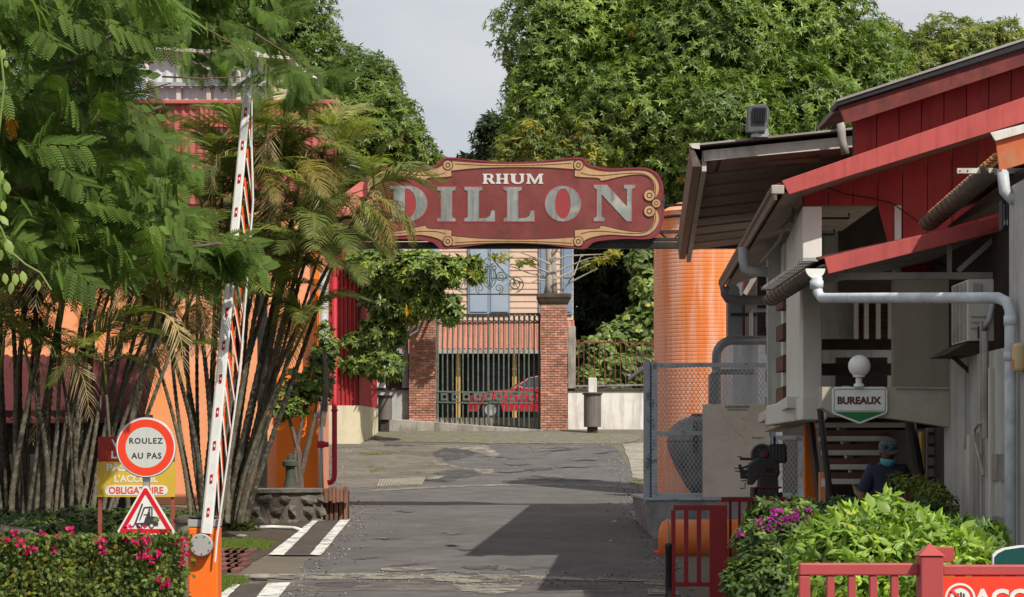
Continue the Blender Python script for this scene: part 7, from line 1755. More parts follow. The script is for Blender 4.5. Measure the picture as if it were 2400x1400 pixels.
# ------------------------------------------------------------------ palms
def palm_frond_mesh(name, seed, pairs=30, mat='palm_leaf', ragged=0.0, arch=1.0):
    r = random.Random(seed); V, Fc, T = [], [], []
    def ax(t):   # rachis in the y-z plane: rises, then arches over
        return Vector((0.03 * math.sin(t * 3 + seed), .82 * t * (1 - .12 * t * arch), .42 * t - .62 * arch * t * t))
    # rachis as a thin 3-sided tube
    N = 9
    for i in range(N + 1):
        p = ax(i / N); w = .012 * (1 - .8 * i / N)
        V.extend([p + Vector((w, 0, 0)), p + Vector((-w, 0, 0)), p + Vector((0, -.0, w))]); T += [(1.35, 1.25, .8)] * 3
    for i in range(N):
        a, b = i * 3, i * 3 + 3
        Fc.extend([(a, b, b + 1, a + 1), (a + 1, b + 1, b + 2, a + 2), (a + 2, b + 2, b, a)])
    for i in range(pairs):
        t = .16 + .84 * (i + .5) / pairs
        if r.random() < ragged: continue
        p = ax(t); d = (ax(min(1, t + .03)) - ax(t - .03)).normalized()
        L = (.30 * math.sin(math.pi * min(1, .18 + t * .80)) + .05) * r.uniform(.85, 1.1)
        tl = r.uniform(.75, 1.25)
        for s in (-1, 1):
            side = Vector((s, 0, 0)); upv = side.cross(d) * s
            o = (d * .62 + side * .72 + upv * r.uniform(.10, .4)).normalized()
            w = .013 + .008 * (1 - t); dr = Vector((0, 0, -1))
            wv = d * w
            m = p + o * (L * .55) + dr * (.02 + ragged * .06); e = p + o * L * .96 + dr * (.10 + ragged * .22) * (L / .3)
            n = len(V)
            V.extend([p - wv * .4, p + wv * .4, m + wv * .55, m - wv * .55, e])
            T.extend([(tl, tl, tl)] * 5); Fc.extend([(n, n + 1, n + 2, n + 3), (n + 3, n + 2, n + 4)])
    me = bpy.data.meshes.new(name); me.from_pydata([tuple(v) for v in V], [], Fc); me.update()
    a = me.attributes.new('tint', 'FLOAT_COLOR', 'POINT')
    a.data.foreach_set('color', np.array([(*c, 1) for c in T], np.float32).reshape(-1))
    me.materials.append(MATS[mat]); return me
leafmat('palm_yellow', (0.29, 0.235, 0.06), 0.4, 0.5, 0.3)
FR = {'g': [palm_frond_mesh('frond', s, 40) for s in (1, 2, 3)], 'l': [palm_frond_mesh('frond', s, 32, 'palm_light', .05, .85) for s in (4, 5)] if leafmat('palm_light', (0.27, 0.29, 0.08), 0.4, 0.42, 0.4) else [],
      'y': [palm_frond_mesh('frond', 6, 30, 'palm_yellow', .1, 1.2)], 'd': [palm_frond_mesh('frond', s, 26, 'palm_dry', .3, 1.5) for s in (7, 8)]}
def put_frond(parent, base, az, pitch, L, kind, rr):
    me = rr.choice(FR[kind])
    o = link('frond', me, None, parent, base, (pitch, rr.uniform(-.25, .25), az)); s = L * rr.uniform(.9, 1.1)
    o.scale = (s * rr.uniform(.8, 1.05), s, s)
def palm_clump(name, label, Y, stems, seed, nf, kinds, L, zb, rbase=.055):
    rr = random.Random(seed)
    t = thing(name, label, 'palm', (PX(sum(s[0] for s in stems) / len(stems), Y), Y, zb))
    for (bx_, tx, ty, dy) in stems:
        a = Vector((PX(bx_, Y), Y + rr.uniform(-.5, .5), zb - .1)); b = P(tx, ty, Y + dy)
        r0 = rbase * rr.uniform(.75, 1.15); pts, rs = [], []
        n = 12
        bow = Vector((rr.uniform(-.15, .15), 0, 0))
        for i in range(n + 1):
            u = i / n
            p = a.lerp(b, u); p.x = a.x + (b.x - a.x) * (u ** 1.35); p += bow * math.sin(u * math.pi)
            pts.append(p); rs.append(r0 * (1 - .35 * u))
        # rings: pairs of close points with a small step in radius
        P2, R2 = [], []
        for i in range(n):
            for k in range(3):
                u = k / 3; P2 += [pts[i].lerp(pts[i + 1], u), pts[i].lerp(pts[i + 1], u + .06)]; R2 += [rs[i] * 1.16, rs[i] * .90]
        P2.append(pts[-1]); R2.append(rs[-1])
        MB().tube(P2, R2, 7).build('stem', 'palm_stem', t, smooth=True)
        # green crownshaft
        d = (pts[-1] - pts[-2]).normalized()
        MB().tube([pts[-1], pts[-1] + d * .35, pts[-1] + d * .6], [rs[-1] * 1.1, rs[-1] * .95, rs[-1] * .4], 7).build('crownshaft', 'crownshaft', t, smooth=True)
        c = pts[-1] + d * .5
        a0 = rr.uniform(0, 6.28)
        for k in range(nf):
            az = a0 + k * 2 * math.pi / nf + rr.uniform(-.35, .35)
            kd = rr.choices(list(kinds.keys()), list(kinds.values()))[0]
            put_frond(t, c, az, (rr.uniform(-.1, .95) if kd in 'gl' else rr.uniform(-1.1, -.2)), L * rr.uniform(.8, 1.15), kd, rr)
    return t
M('crownshaft', (0.20, 0.20, 0.06), 0.5, 0.2, 4)
rr = random.Random(8)
sA = []
for i in range(46):
    u = i / 45
    bx_ = -90 + 340 * u + rr.uniform(-16, 16)
    sA.append((bx_, bx_ + (u - .42) * 260 + rr.uniform(-50, 50), rr.uniform(590, 760), rr.uniform(-.8, .8)))
for i in range(9):
    bx_ = -60 + 45 * i; sA.append((bx_, bx_ + rr.uniform(-60, 90), rr.uniform(760, 930), rr.uniform(-.9, -.3)))
palm_clump('areca_palm_clump', 'dense clump of slim dark palm stems under the feathery tree', 37.0, sA, 41, 4, {'g': 5, 'l': 1.5, 'd': 1}, 1.5, g(37) + .3, .042)
sB = [(470, 468, 560, .2), (486, 520, 470, .4), (500, 565, 420, -.3), (505, 548, 372, .9), (512, 600, 400, .3), (522, 655, 372, -.2), (530, 640, 480, .5), (536, 700, 440, -.4), (540, 748, 392, .4), (548, 775, 440, .2), (552, 836, 505, -.5), (563, 720, 590, -.6), (570, 690, 660, -.7),
      (480, 610, 560, .7), (575, 752, 700, -.5), (520, 585, 600, .8), (470, 440, 640, -.2), (462, 395, 720, -.6), (455, 372, 860, -.9), (468, 420, 790, .4), (540, 660, 600, .9), (500, 520, 640, .9), (490, 470, 760, -.4), (476, 425, 900, -.8), (540, 640, 760, -.6), (556, 690, 820, -.8), (566, 735, 640, -.6), (530, 590, 700, -.2), (508, 540, 760, -.6), (545, 650, 700, .2),
      (560, 715, 520, .6), (552, 680, 560, .3), (525, 620, 500, .1), (515, 560, 520, .2), (495, 505, 560, .4)]
palm_clump('areca_palm_clump', 'tall fanning palm clump with yellowing fronds before the name board', 40.0, sB, 42, 7, {'g': 4.6, 'l': 4.4, 'y': .8, 'd': .8}, 1.5, g(40) + .35, .046)
# pale dry fronds drooping in front of the board's end
pt = [o for o in bpy.data.objects if o.get('label', '').startswith('tall fanning')][0]
rr = random.Random(17)
for (px, py, n) in ((840, 465, 5), (850, 505, 4), (780, 460, 3), (700, 400, 4), (620, 420, 4)):
    for k in range(n): put_frond(pt, P(px, py, 39.4), rr.uniform(3.2, 5.6), rr.uniform(-1.0, -.1), rr.uniform(.9, 1.5), rr.choice('dlyl'), rr)

# ------------------------------------------------------------------ feathery tree over the barrier
def bipinnate_mesh(name, seed, pairs=5, leaflets=9):
    r = random.Random(seed); V, Fc, T = [], [], []
    ax = lambda t: Vector((.04 * math.sin(2.5 * t + seed), t, -.22 * t * t))
    def strip(p0, p1, w, c):
        d = (p1 - p0).normalized(); s = d.cross(Vector((0, 0, 1))).normalized() * w; n = len(V)
        V.extend([p0 - s, p0 + s, p1 + s * .5, p1 - s * .5]); T.extend([c] * 4); Fc.append((n, n + 1, n + 2, n + 3))
    for i in range(6): strip(ax(i / 6), ax((i + 1) / 6), .006, (1.8, 1.3, .9))
    for i in range(pairs):
        t = .22 + .78 * (i + .4) / pairs; p = ax(t); d = (ax(t + .02) - ax(t - .02)).normalized()
        for s in (-1, 1):
            o = (d * r.uniform(.5, .8) + Vector((s, 0, 0)) * .85 + Vector((0, 0, r.uniform(-.45, .1)))).normalized()
            L = .40 * (1 - .35 * abs(t - .6)) * r.uniform(.85, 1.1); tl = r.uniform(.75, 1.3); c = (tl, tl, tl * .95)
            nn = Vector((0, 0, 1)); sd = o.cross(nn).normalized()
            q = lambda u: p + o * (L * u) + Vector((0, 0, -.10 * u * u))
            strip(q(0), q(1), .0042, (1.9, 1.5, .9))
            for k in range(leaflets):
                u = .08 + .92 * (k + .5) / leaflets; b = q(u); ll = .105 * math.sin(math.pi * min(1, .25 + .68 * u)) ** .6
                for e in (-1, 1):
                    dd = (sd * e + o * .45).normalized(); w = o * (L / leaflets * .64); n = len(V); tip = b + dd * ll + Vector((0, 0, -.02))
                    V.extend([b - w * .6, b + w * .6, tip + w * .7, tip - w * .5]); T.extend([c] * 4); Fc.append((n, n + 1, n + 2, n + 3))
    return V, Fc, T
def finish(name, V, Fc, T, mat):
    me = bpy.data.meshes.new(name); me.from_pydata([tuple(v) for v in V], [], Fc); me.update()
    a = me.attributes.new('tint', 'FLOAT_COLOR', 'POINT'); a.data.foreach_set('color', np.array([(*c, 1) for c in T], np.float32).reshape(-1))
    me.materials.append(MATS[mat]); return me
fern = [bipinnate_mesh('frond', s) for s in (1, 2, 3)]
fern_me = [finish('frond', *f, 'fern_leaf') for f in fern]
ft = thing('feathery_tree', 'large feathery-leaved tree reaching over the barrier arm', 'tree', (PX(-330, 24), 24, g(24)))
tk = Vector((PX(-330, 24), 24, g(24)))
rr = random.Random(77)
tips = [(120, 60), (330, 40), (200, 240), (380, 250), (120, 420), (330, 430), (440, 330), (520, 570), (250, 560), (60, 560)]
limbs(ft, tk, [P(a, b, 23 + rr.uniform(-1, 1.2)) for a, b in tips], .15, seed=5, trunk_top=P(-250, 420, 24))
twigs = [[(150, 20), (260, 30), (380, 15)], [(180, 120), (260, 140), (340, 110)], [(470, 60), (540, 100), (590, 150)], [(130, 185), (190, 190), (240, 180)], [(380, 180), (480, 185), (575, 180)], [(250, 225), (330, 215), (400, 195)], [(170, 350), (250, 370), (330, 385)], [(130, 415), (210, 440), (290, 455)], [(70, 180), (150, 260), (230, 300)],
         [(300, 570), (420, 560), (540, 575), (610, 580)], [(20, 440), (60, 470), (110, 510)], [(600, 80), (680, 130), (740, 170)]]
for tw in twigs: MB().tube([P(a, b, 22.2 + rr.uniform(-.2, .2)) for a, b in tw], [.009, .007, .005, .004][:len(tw)], 5).build('twig', 'red_twig', ft)
def poly_in(x, y, pg):
    c = False; j = len(pg) - 1
    for i in range(len(pg)):
        if (pg[i][1] > y) != (pg[j][1] > y) and x < (pg[j][0] - pg[i][0]) * (y - pg[i][1]) / (pg[j][1] - pg[i][1]) + pg[i][0]: c = not c
        j = i
    return c
dense = [(-150, -120), (560, -120), (660, -40), (690, 20), (560, 40), (420, 40), (300, 80), (340, 240), (440, 300), (420, 400), (440, 470), (470, 545), (360, 570), (290, 600), (180, 610), (60, 590), (-150, 620)]
sparse = [(420, 110), (700, 60), (780, 180), (720, 200), (600, 180), (500, 150), (420, 130)]
spray = [(380, 545), (520, 540), (590, 560), (640, 570), (560, 600), (440, 600)]
spots = []
while len(spots) < 700:
    x, y = rr.uniform(-150, 700), rr.uniform(-120, 640)
    if poly_in(x, y, dense): spots.append((x, y, rr.uniform(21.0, 25.4) if x < 430 else rr.uniform(26.3, 27.4)))
while len(spots) < 722:
    x, y = rr.uniform(400, 780), rr.uniform(50, 210)
    if poly_in(x, y, sparse): spots.append((x, y, rr.uniform(26.2, 27.2) if x > 620 or x < 540 else rr.uniform(25.3, 25.8)))
while len(spots) < 750:
    x, y = rr.uniform(380, 640), rr.uniform(540, 610)
    if poly_in(x, y, spray): spots.append((x, y, rr.uniform(24.8, 25.6)))
spots.sort(key=lambda s: s[2])
back = []
while len(back) < 420:      # the crown's far side, over the palms
    x, y = rr.uniform(-260, 400), rr.uniform(-160, 560)
    if poly_in(x, y, [(-260, -160), (420, -160), (390, 60), (300, 120), (380, 330), (400, 470), (300, 560), (-260, 560)]): back.append((x, y, rr.uniform(26.6, 34.5)))
spots += back
acc = ([], [], [])
for i, (x, y, Yf) in enumerate(spots):
    tip = P(x, y, Yf)
    az = rr.gauss(-math.pi / 2, .75) if rr.random() < .8 else rr.uniform(0, 6.28)      # most fronds reach out to the lane side
    L = rr.uniform(.40, .62)
    d = Vector((-math.sin(az), math.cos(az) , 0)); pitch = rr.uniform(-.85, .05)
    rot = (pitch, rr.uniform(.15, 1.15) * (-1 if math.sin(az) > 0 else 1), az)
    base = tip - d * (L * .5)
    if i < 300:
        o = link('frond', fern_me[i % 3], None, ft, base, rot); o.scale = (L, L, L)
    else:
        Mx = Matrix.Translation(base - wloc(ft)) @ __import__('mathutils').Euler(rot).to_matrix().to_4x4() @ Matrix.Scale(L, 4)
        V, Fc, T = fern[i % 3]; n = len(acc[0]); k = rr.uniform(.75, 1.2)
        acc[0].extend([Mx @ v for v in V]); acc[1].extend([tuple(j + n for j in f) for f in Fc]); acc[2].extend([(c[0] * k, c[1] * k, c[2] * k) for c in T])
link('crown', finish('crown', *acc, 'fern_leaf'), None, ft, wloc(ft), kind='stuff')
leafmat('orange_leaf', (.62, .27, .02), .4, .5, .3)
of = finish('frond', *fern[0], 'orange_leaf')
for (x, y) in ((12, 225), (22, 240)):
    o = link('frond', of, None, ft, P(x, y, 21.5), (-1.2, .2, rr.uniform(-2, -1))); o.scale = (.28, .28, .28)

# ------------------------------------------------------------------ hedges, shrubs, flowers
def box_leaves(name, parent, x0, x1, y0, y1, z0, z1, n, size, width, palette, mat, seed, tv=KITE_V, tf=KITE_F, bump=.06):
    """Leaves over the faces of a clipped hedge, some inside it."""
    r = np.random.default_rng(seed)
    p = np.stack([r.uniform(x0, x1, n), r.uniform(y0, y1, n), r.uniform(z0, z1, n)], 1)
    f = r.choice(3, size=n, p=[.55, .33, .12]); nrm = r.normal(size=(n, 3)) * .35
    p[f == 0, 1] = y0 + np.abs(r.normal(size=(f == 0).sum())) * .09; nrm[f == 0, 1] -= 1
    p[f == 1, 2] = z1 - np.abs(r.normal(size=(f == 1).sum())) * .06; nrm[f == 1, 2] += 1
    p += np.stack([np.sin(p[:, 2] * 9 + p[:, 0] * 5), np.sin(p[:, 0] * 7 + p[:, 2] * 6), np.sin(p[:, 0] * 11 + p[:, 1] * 8)], 1) * bump * .6
    nrm = unit(nrm); d = unit(np.cross(nrm, r.normal(size=(n, 3))) + nrm * .45 + np.array([0, 0, .1]))
    s = size * r.uniform(.6, 1.3, n)
    return link(name, inst_mesh(name, tv, tf, p - np.array(wloc(parent)), rot_basis(d, nrm), np.stack([s * width, s, s], 1), pal(n, r, palette)), mat, parent, wloc(parent), kind='stuff')
def blossoms(parent, spots, Y, rad, n, size, mat, seed, name='blossom', tv=OVAL_V, tf=OVAL_F):
    r = np.random.default_rng(seed)
    for (px, py, k) in spots:
        c = np.array(P(px, py, Y)); m = int(n * k)
        d = rand_dir(m, r); p = c + d * r.uniform(.2, 1, (m, 1)) * rad * k
        dd = unit(d + np.array([0, -.4, .2])); s = size * r.uniform(.7, 1.2, m)
        link(name, inst_mesh(name, tv, tf, p - np.array(wloc(parent)), rot_basis(dd, rand_dir(m, r)), np.stack([s * .8, s, s], 1), pal(m, r, [((1, 1, 1), 3), ((.75, .7, .8), 1), ((1.1, 1.6, 1.4), .6)])), mat, parent, wloc(parent))
HYb = 22.6
hd_ = thing('flowering_hedge', 'clipped hedge with bright pink flowers below the road signs', 'hedge', (PX(200, HYb), HYb + .4, g(HYb)))
hx0, hx1, hz1 = PX(-60, HYb), PX(424, HYb), PZ(1267, HYb)
MB().box(hx0 + .1, hx1 - .12, HYb + .3, HYb + .7, .1, hz1 - .18).build('inner_growth', 'soil', hd_)
for k in range(14):
    x = hx0 + (hx1 - hx0) * (k + .5) / 14; MB().tube([(x, HYb + .3, 0), (x + .08, HYb + .22, .5), (x - .05, HYb + .12, hz1 - .2)], [.02, .014, .008], 5).build('stem', 'bark', hd_)
box_leaves('foliage', hd_, hx0, hx1, HYb, HYb + 1.0, .15, hz1, 13000, .058, .7, [((1, 1, 1), 4), ((.6, .7, .65), 3), ((1.7, 1.6, 1.0), 2.2), ((2.2, 1.5, .6), .5), ((1.7, .8, .5), .3)], 'hedge_leaf', 51)
blossoms(hd_, [(236, 1272, 1), (240, 1292, .7), (300, 1262, .8), (320, 1270, 1.1), (345, 1264, .8), (342, 1300, 1), (352, 1312, .8), (330, 1306, .6), (430, 1272, 1.1), (432, 1300, .8), (428, 1318, .7), (48, 1276, .8), (36, 1252, .6), (75, 1292, .7), (100, 1250, .4), (140, 1252, .6), (10, 1268, .6), (125, 1288, .4), (386, 1372, .6), (372, 1358, .4), (395, 1366, .4), (60, 1300, .4), (165, 1244, .5), (376, 1298, .5), (300, 1240, .5), (332, 1236, .4)], HYb - .05, .045, 18, .042, 'bract', 52)
# a few taller sprigs in front of the triangle
r0 = np.random.default_rng(5)
crown('sprig', hd_, BL([(364, 1222, SY1 - .2, .03, .03, .06), (335, 1258, HYb, .1, .1, .04), (392, 1256, HYb, .1, .1, .05), (290, 1257, HYb, .12, .1, .04)]), 30, 4, .05, .7, [((1.3, 1.3, 1), 1)], 'hedge_leaf', 53, KITE_V, KITE_F)
wl = thing('low_white_wall', 'low white wall glimpsed through the flowering hedge', 'wall', (PX(200, 23.9), 23.95, g(24)))
MB().box(hx0, hx1 - .34, 23.85, 24.0, 0, PZ(1290, 23.9)).build('wall', 'white_wall', wl)
MB().box(hx0, hx1 - .33, 23.82, 24.03, PZ(1290, 23.9), PZ(1284, 23.9)).build('coping', 'white_wall', wl)
gc = thing('bed_shrubs', 'low leafy shrubs growing around the palm feet', 'shrub', (PX(180, 31), 31, g(31)))
crown('foliage', gc, BL([(-20, 1235, 31, .6, .4, .22), (90, 1232, 31, .6, .4, .18), (190, 1225, 31, .5, .4, .22), (290, 1228, 31, .5, .4, .2), (370, 1225, 30.5, .4, .3, .22), (430, 1235, 31, .4, .3, .2), (140, 1245, 30, .9, .3, .15)]), 1500, 5, .10, .5, [((.8, .9, .8), 3), ((.5, .6, .6), 2), ((1.4, 1.3, .9), 1)], 'hedge_leaf', 54, KITE_V, KITE_F)
for px in (-20, 190, 370): MB().tube([(PX(px, 31), 31, g(31) - .05), (PX(px, 31), 31, PZ(1232, 31))], .02, 5).build('stem', 'bark', gc)
wd_ = thing('wall_weeds', 'yellow green weeds at the palm foot by the stone wall', 'weeds', (PX(562, 42), 42, g(42)))
crown('foliage', wd_, BL([(560, 1232, 42, .25, .3, .2), (545, 1200, 42, .22, .3, .3), (585, 1248, 42, .15, .2, .1), (560, 1175, 42, .15, .2, .22)]), 420, 5, .12, .35, [((1.2, 1.2, .9), 2), ((1.9, 1.5, .7), 1.5), ((.7, .8, .7), 1.5)], 'hedge_leaf', 55, KITE_V, KITE_F)
cl = thing('pipe_climber', 'small-leaved climber twining round the grey downpipe', 'climber', (PX(735, 48.6), 48.6, g(48.6)))
crown('foliage', cl, BL([(760, 810, 48.8, .2, .2, .5), (765, 880, 48.8, .16, .2, .45), (730, 900, 48.6, .3, .25, .4), (700, 940, 48.4, .3, .25, .3), (745, 850, 48.6, .2, .2, .3), (775, 820, 48.8, .14, .2, .3), (690, 900, 48.4, .25, .2, .3), (655, 940, 48.2, .3, .25, .4)]), 800, 5, .10, .6, [((1.1, 1.15, 1), 3), ((.6, .7, .7), 3), ((1.8, 1.6, 1), 1)], 'hedge_leaf', 56, KITE_V, KITE_F)
for pts in ([(700, 1150), (690, 1080), (705, 1000), (715, 950)], [(695, 1150), (720, 1050), (735, 990), (745, 930)], [(705, 1150), (700, 1060), (680, 990), (665, 950)], [(755, 1000), (765, 900), (760, 820)]):
    MB().tube([P(a, b, 48.4) for a, b in pts], [.07, .055, .04, .02][:len(pts)], 7).build('stem', 'bark', cl)
# shrubs before the offices
dh = thing('dark_hedge', 'dark green rounded hedge in front of the man', 'hedge', (PX(2030, 22.8), 22.8, g(22)))
crown('foliage', dh, BL([(1900, 1215, 22.8, .25, .35, .18), (1980, 1208, 22.8, .32, .4, .17), (2070, 1206, 22.8, .32, .4, .16), (2150, 1212, 22.8, .28, .4, .17), (1860, 1230, 22.6, .25, .35, .2), (2000, 1260, 22.5, .7, .4, .3), (2180, 1230, 22.8, .2, .3, .2)]), 3600, 4, .065, .5, [((.75, .85, .8), 4), ((.5, .6, .6), 3), ((1.2, 1.2, .9), 1)], 'dark_hedge_leaf' if leafmat('dark_hedge_leaf', (.075, .12, .032), .25, .5, .35) else '', 57, KITE_V, KITE_F)
for px in (1900, 2000, 2100): MB().tube([(PX(px, 22.8), 22.8, g(22) - .05), (PX(px, 22.8), 22.8, PZ(1220, 22.8))], .025, 5).build('stem', 'bark', dh)
blossoms(dh, [(2110, 1172, .7), (2112, 1184, .8), (2095, 1178, .7), (1950, 1196, .6)], 22.3, .04, 14, .04, 'magenta_petal', 61)
tw = thing('potted_shrub', 'thin leafy twigs standing beside the stained wall', 'shrub', (PX(2200, 23.2), 23.2, g(23)))
crown('foliage', tw, BL([(2195, 1160, 23.2, .12, .15, .14), (2215, 1190, 23.2, .12, .15, .16), (2185, 1210, 23.2, .14, .15, .16), (2140, 1130, 24.0, .16, .1, .08), (2165, 1150, 23.6, .14, .1, .1), (2100, 1125, 24.2, .1, .1, .07)]), 260, 4, .07, .5, [((.8, .8, .6), 2), ((1.2, 1.0, .6), 1)], 'hedge_leaf', 58, KITE_V, KITE_F)
for px in (2190, 2205): MB().tube([(PX(px, 23.2), 23.2, g(23) - .05), (PX(px + 5, 23.2), 23.2, PZ(1170, 23.2))], .012, 5).build('stem', 'bark', tw)
mb_ = thing('magenta_bush', 'dark green bush with magenta flowers beside the lime green shrub', 'shrub', (PX(1830, 19.5), 19.5, g(19)))
crown('foliage', mb_, BL([(1810, 1215, 19.5, .18, .3, .16), (1860, 1225, 19.5, .22, .3, .2), (1780, 1270, 19.4, .2, .3, .2), (1830, 1300, 19.3, .3, .35, .3), (1880, 1300, 19.4, .3, .35, .3), (1800, 1360, 19.2, .32, .35, .25), (1760, 1380, 19.2, .22, .3, .2), (1880, 1390, 19.3, .4, .4, .3), (1745, 1340, 19.2, .12, .2, .10)]), 3800, 4, .068, .52, [((.7, .8, .75), 4), ((.45, .55, .55), 3), ((1.25, 1.25, .95), 1.6), ((1.9, 1.8, 1.3), .5)], 'hedge_leaf', 59, KITE_V, KITE_F, inner=.3)
for px in (1800, 1850): MB().tube([(PX(px, 19.5), 19.5, -.05), (PX(px, 19.5), 19.5, PZ(1300, 19.5))], .02, 5).build('stem', 'bark', mb_)
blossoms(mb_, [(1812, 1212, 1), (1836, 1222, .9), (1858, 1213, 1), (1862, 1218, .8), (1832, 1236, .7), (1846, 1240, .8), (1783, 1238, .8), (1733, 1250, .7), (1822, 1198, .6), (1863, 1204, .6), (1778, 1224, .5), (1895, 1205, .6), (1805, 1234, .5), (1857, 1279, .5), (1900, 1222, .5)], 19.15, .035, 16, .036, 'magenta_petal', 62)
lt = thing('lime_shrub', 'lush lime green leafy shrub behind the red front gate', 'shrub', (PX(2080, 15.5), 15.5, g(15)))
LP = [((1, 1, 1), 4), ((.7, .8, .7), 2.5), ((1.3, 1.2, .9), 2), ((1.6, 1.35, .9), .7)]
crown('foliage', lt, BL([(2010, 1230, 15.6, .20, .25, .12), (1960, 1260, 15.5, .2, .25, .14), (2090, 1225, 15.6, .2, .25, .15), (2075, 1185, 15.6, .08, .12, .09), (2150, 1240, 15.5, .18, .25, .13), (2210, 1280, 15.5, .18, .25, .13), (2030, 1300, 15.3, .4, .35, .22), (2160, 1310, 15.3, .35, .3, .2), (2260, 1310, 15.3, .2, .25, .14), (1920, 1310, 15.4, .18, .25, .2), (2000, 1370, 15.2, .4, .35, .22), (2160, 1370, 15.2, .4, .35, .22), (1935, 1260, 15.6, .12, .2, .13)]), 2600, 3, .088, .42, LP, 'lime_leaf', 60, KITE_V, KITE_F, (15, 115), .22, inner=.35, up=.25)
for px in (1980, 2060, 2150, 2230): MB().tube([(PX(px, 15.5), 15.5, -.05), (PX(px, 15.5), 15.5, PZ(1290, 15.5))], .016, 5).build('stem', 'bark', lt)
rs = np.random.default_rng(3)
for k in range(34):      # large single leaves and upright shoots
    px, py = rs.uniform(1900, 2290), rs.uniform(1180, 1320)
    if py < 1215 and not (2040 < px < 2130): py += 55
    c = P(px, py, 15.2); me = inst_mesh('leaf', OVAL_V, OVAL_F, np.zeros((1, 3)), rot_basis(unit(rs.normal(size=(1, 3)) + np.array([[0, -.3, .2]])), rs.normal(size=(1, 3)) + np.array([[0, -1, .7]])), np.array([[.075, .115, .115]]) * rs.uniform(.7, 1.2), np.ones((1, 3)) * rs.uniform(.75, 1.2))
    link('leaf', me, 'lime_leaf', lt, c)
dsb = thing('dark_side_shrub', 'mid green shrub between the lime shrub and the wall downpipe', 'shrub', (PX(2290, 16.5), 16.5, g(16)))
crown('foliage', dsb, BL([(2250, 1270, 16.5, .2, .25, .16), (2310, 1270, 16.5, .12, .2, .12), (2290, 1310, 16.4, .25, .25, .15), (2330, 1250, 16.6, .06, .1, .05)]), 420, 5, .085, .42, [((.45, .55, .7), 2), ((.7, .75, .8), 1)], 'lime_leaf', 63, KITE_V, KITE_F, (30, 90), .15)
MB().tube([(PX(2280, 16.5), 16.5, -.05), (PX(2280, 16.5), 16.5, PZ(1290, 16.5))], .016, 5).build('stem', 'bark', dsb)
# climbing vine close to the camera
vn = thing('vine', 'pale green vine with pointed leaves trailing beside the feathery tree', 'vine', P(-10, 760, 14))
Yv = 14.0
MB().tube([P(a, b, Yv) for a, b in ((-30, 480), (5, 540), (25, 590), (60, 620), (95, 640), (120, 680))], .006, 6).build('stem', 'vine_stem' if M('vine_stem', (.16, .22, .06), .6, .15, 5) else '', vn)
MB().tube([P(a, b, Yv) for a, b in ((-40, 60), (0, 110), (10, 200), (-5, 330), (0, 430), (-20, 520), (-60, 900), (-70, 1415))], .007, 6).build('stem', 'vine_stem', vn)
for (px, py, sz, az, tilt) in ((10, 115, .07, -2.9, .2), (14, 140, .05, 3.0, .1), (5, 400, .07, -2.8, .3), (15, 425, .08, 2.9, .2), (8, 470, .07, 3.1, .1), (15, 560, .10, 2.6, .3), (5, 585, .09, -2.6, .2), (35, 640, .075, 3.0, .1), (52, 635, .08, 2.8, .15), (28, 660, .08, -2.9, .1), (10, 640, .07, 2.9, .2), (88, 655, .07, 3.0, .1), (0, 505, .08, 2.2, .3)):
    d = np.array([[math.sin(az) * .7, -.15, math.cos(az)]]); r = np.random.default_rng(int(px * 7 + py))
    me = inst_mesh('leaf', OVAL_V, OVAL_F, np.zeros((1, 3)), rot_basis(unit(d), np.array([[.25, -1, .35]]) + r.normal(size=(1, 3)) * .3), np.array([[sz * .55, sz, sz]]), np.ones((1, 3)) * r.uniform(.8, 1.15))
    link('leaf', me, 'vine_leaf', vn, P(px, py, Yv))
# grass
def grass(label, poly, n, seed, h=.06):
    r = np.random.default_rng(seed); xs = [p[0] for p in poly]; ys = [p[1] for p in poly]; pts = []
    while len(pts) < n:
        x, y = r.uniform(min(xs), max(xs)), r.uniform(min(ys), max(ys))
        if poly_in(x, y, poly): pts.append(tuple(gp(x, y)))
    p = np.array(pts); d = unit(r.normal(size=(n, 3)) * .4 + np.array([0, 0, 1])); s = h * r.uniform(.5, 1.4, n)
    o = link('grass', inst_mesh('grass', [(-.08, 0, 0), (.08, 0, 0), (0, 1, .1)], [(0, 1, 2)], p, rot_basis(d, rand_dir(n, r)), s, pal(n, r, [((1, 1, 1), 3), ((1.3, 1.15, .8), 1)])), 'grass_leaf'); o['kind'] = 'stuff'; o['label'] = label
grass('strip of short grass beside the painted ramp', [(515, 1266), (600, 1266), (645, 1274), (625, 1292), (515, 1292)], 5000, 71)
grass('tuft of grass beside the orange barrier', [(505, 1352), (560, 1355), (585, 1362), (540, 1384), (505, 1392)], 3000, 72)
grass('short grass behind the barrier cabinet', [(400, 1350), (440, 1350), (440, 1420), (390, 1420)], 2500, 73)
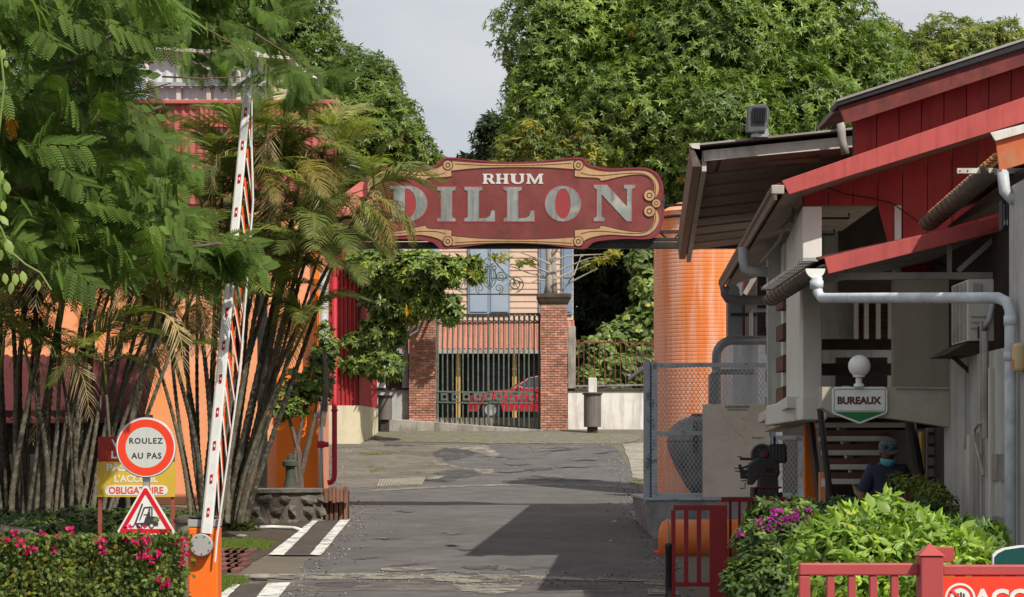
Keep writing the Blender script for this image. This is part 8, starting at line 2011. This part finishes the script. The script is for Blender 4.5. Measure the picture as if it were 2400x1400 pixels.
for i in range(14):
    r = np.random.default_rng(90 + i); px, py = r.uniform(800, 1520), r.uniform(1050, 1390)
    if i < 4: px, py = [(1452, 1218), (1446, 1225), (1435, 1270), (1466, 1272)][i]
    me = inst_mesh('fallen_leaf', KITE_V, KITE_F, np.zeros((1, 3)), rot_basis(unit(r.normal(size=(1, 3)) * np.array([1, 1, .1])), np.array([[0, 0, 1.]])), np.array([[.06, .11, .1]]) * (1.0 if i < 4 else .4), np.ones((1, 3)) * r.uniform(.8, 1.6))
    tag(link('fallen_leaf', me, 'fallen_leaf', loc=gp(px, py, .03)), 'dry fallen leaf lying on the asphalt lane', 'leaf', 'fallen leaves on the lane', 'thing')

# loose gravel along the lane's edges and around its broken patches
leafmat('gravel', (0.30, 0.275, 0.235), 0.0, 0.95, 0.1)
r = np.random.default_rng(123); pts = []
while len(pts) < 1700:
    Yg = r.uniform(28, 74); k = r.random()
    if k < .38: x = road_l(Yg) + abs(r.normal()) * .35
    elif k < .76: x = road_r(Yg) - abs(r.normal()) * .30
    else:
        q = gp(*Z5([(r.uniform(150, 1900), r.choice([r.uniform(450, 720), r.uniform(1255, 1330)]))])[0]); x, Yg = q.x, q.y
    pts.append((x, Yg, g(Yg) + .012))
p = np.array(pts); n = len(p)
OCT_V = [(1, 0, 0), (0, 1, 0), (-1, 0, 0), (0, -1, 0), (0, 0, .8), (0, 0, -.5)]
OCT_F = [(0, 1, 4), (1, 2, 4), (2, 3, 4), (3, 0, 4), (1, 0, 5), (2, 1, 5), (3, 2, 5), (0, 3, 5)]
o = link('gravel', inst_mesh('gravel', OCT_V, OCT_F, p, rot_basis(rand_dir(n, r) * np.array([[1, 1, .2]]), np.array([[0, 0, 1.]]) + r.normal(size=(n, 3)) * .2), r.uniform(.008, .03, size=(n, 3)), pal(n, r, [((1, 1, 1), 3), ((.45, .45, .45), 3), ((1.7, 1.65, 1.6), .6)])), 'gravel')
o['kind'] = 'stuff'; o['label'] = 'loose gravel along the edges of the lane'
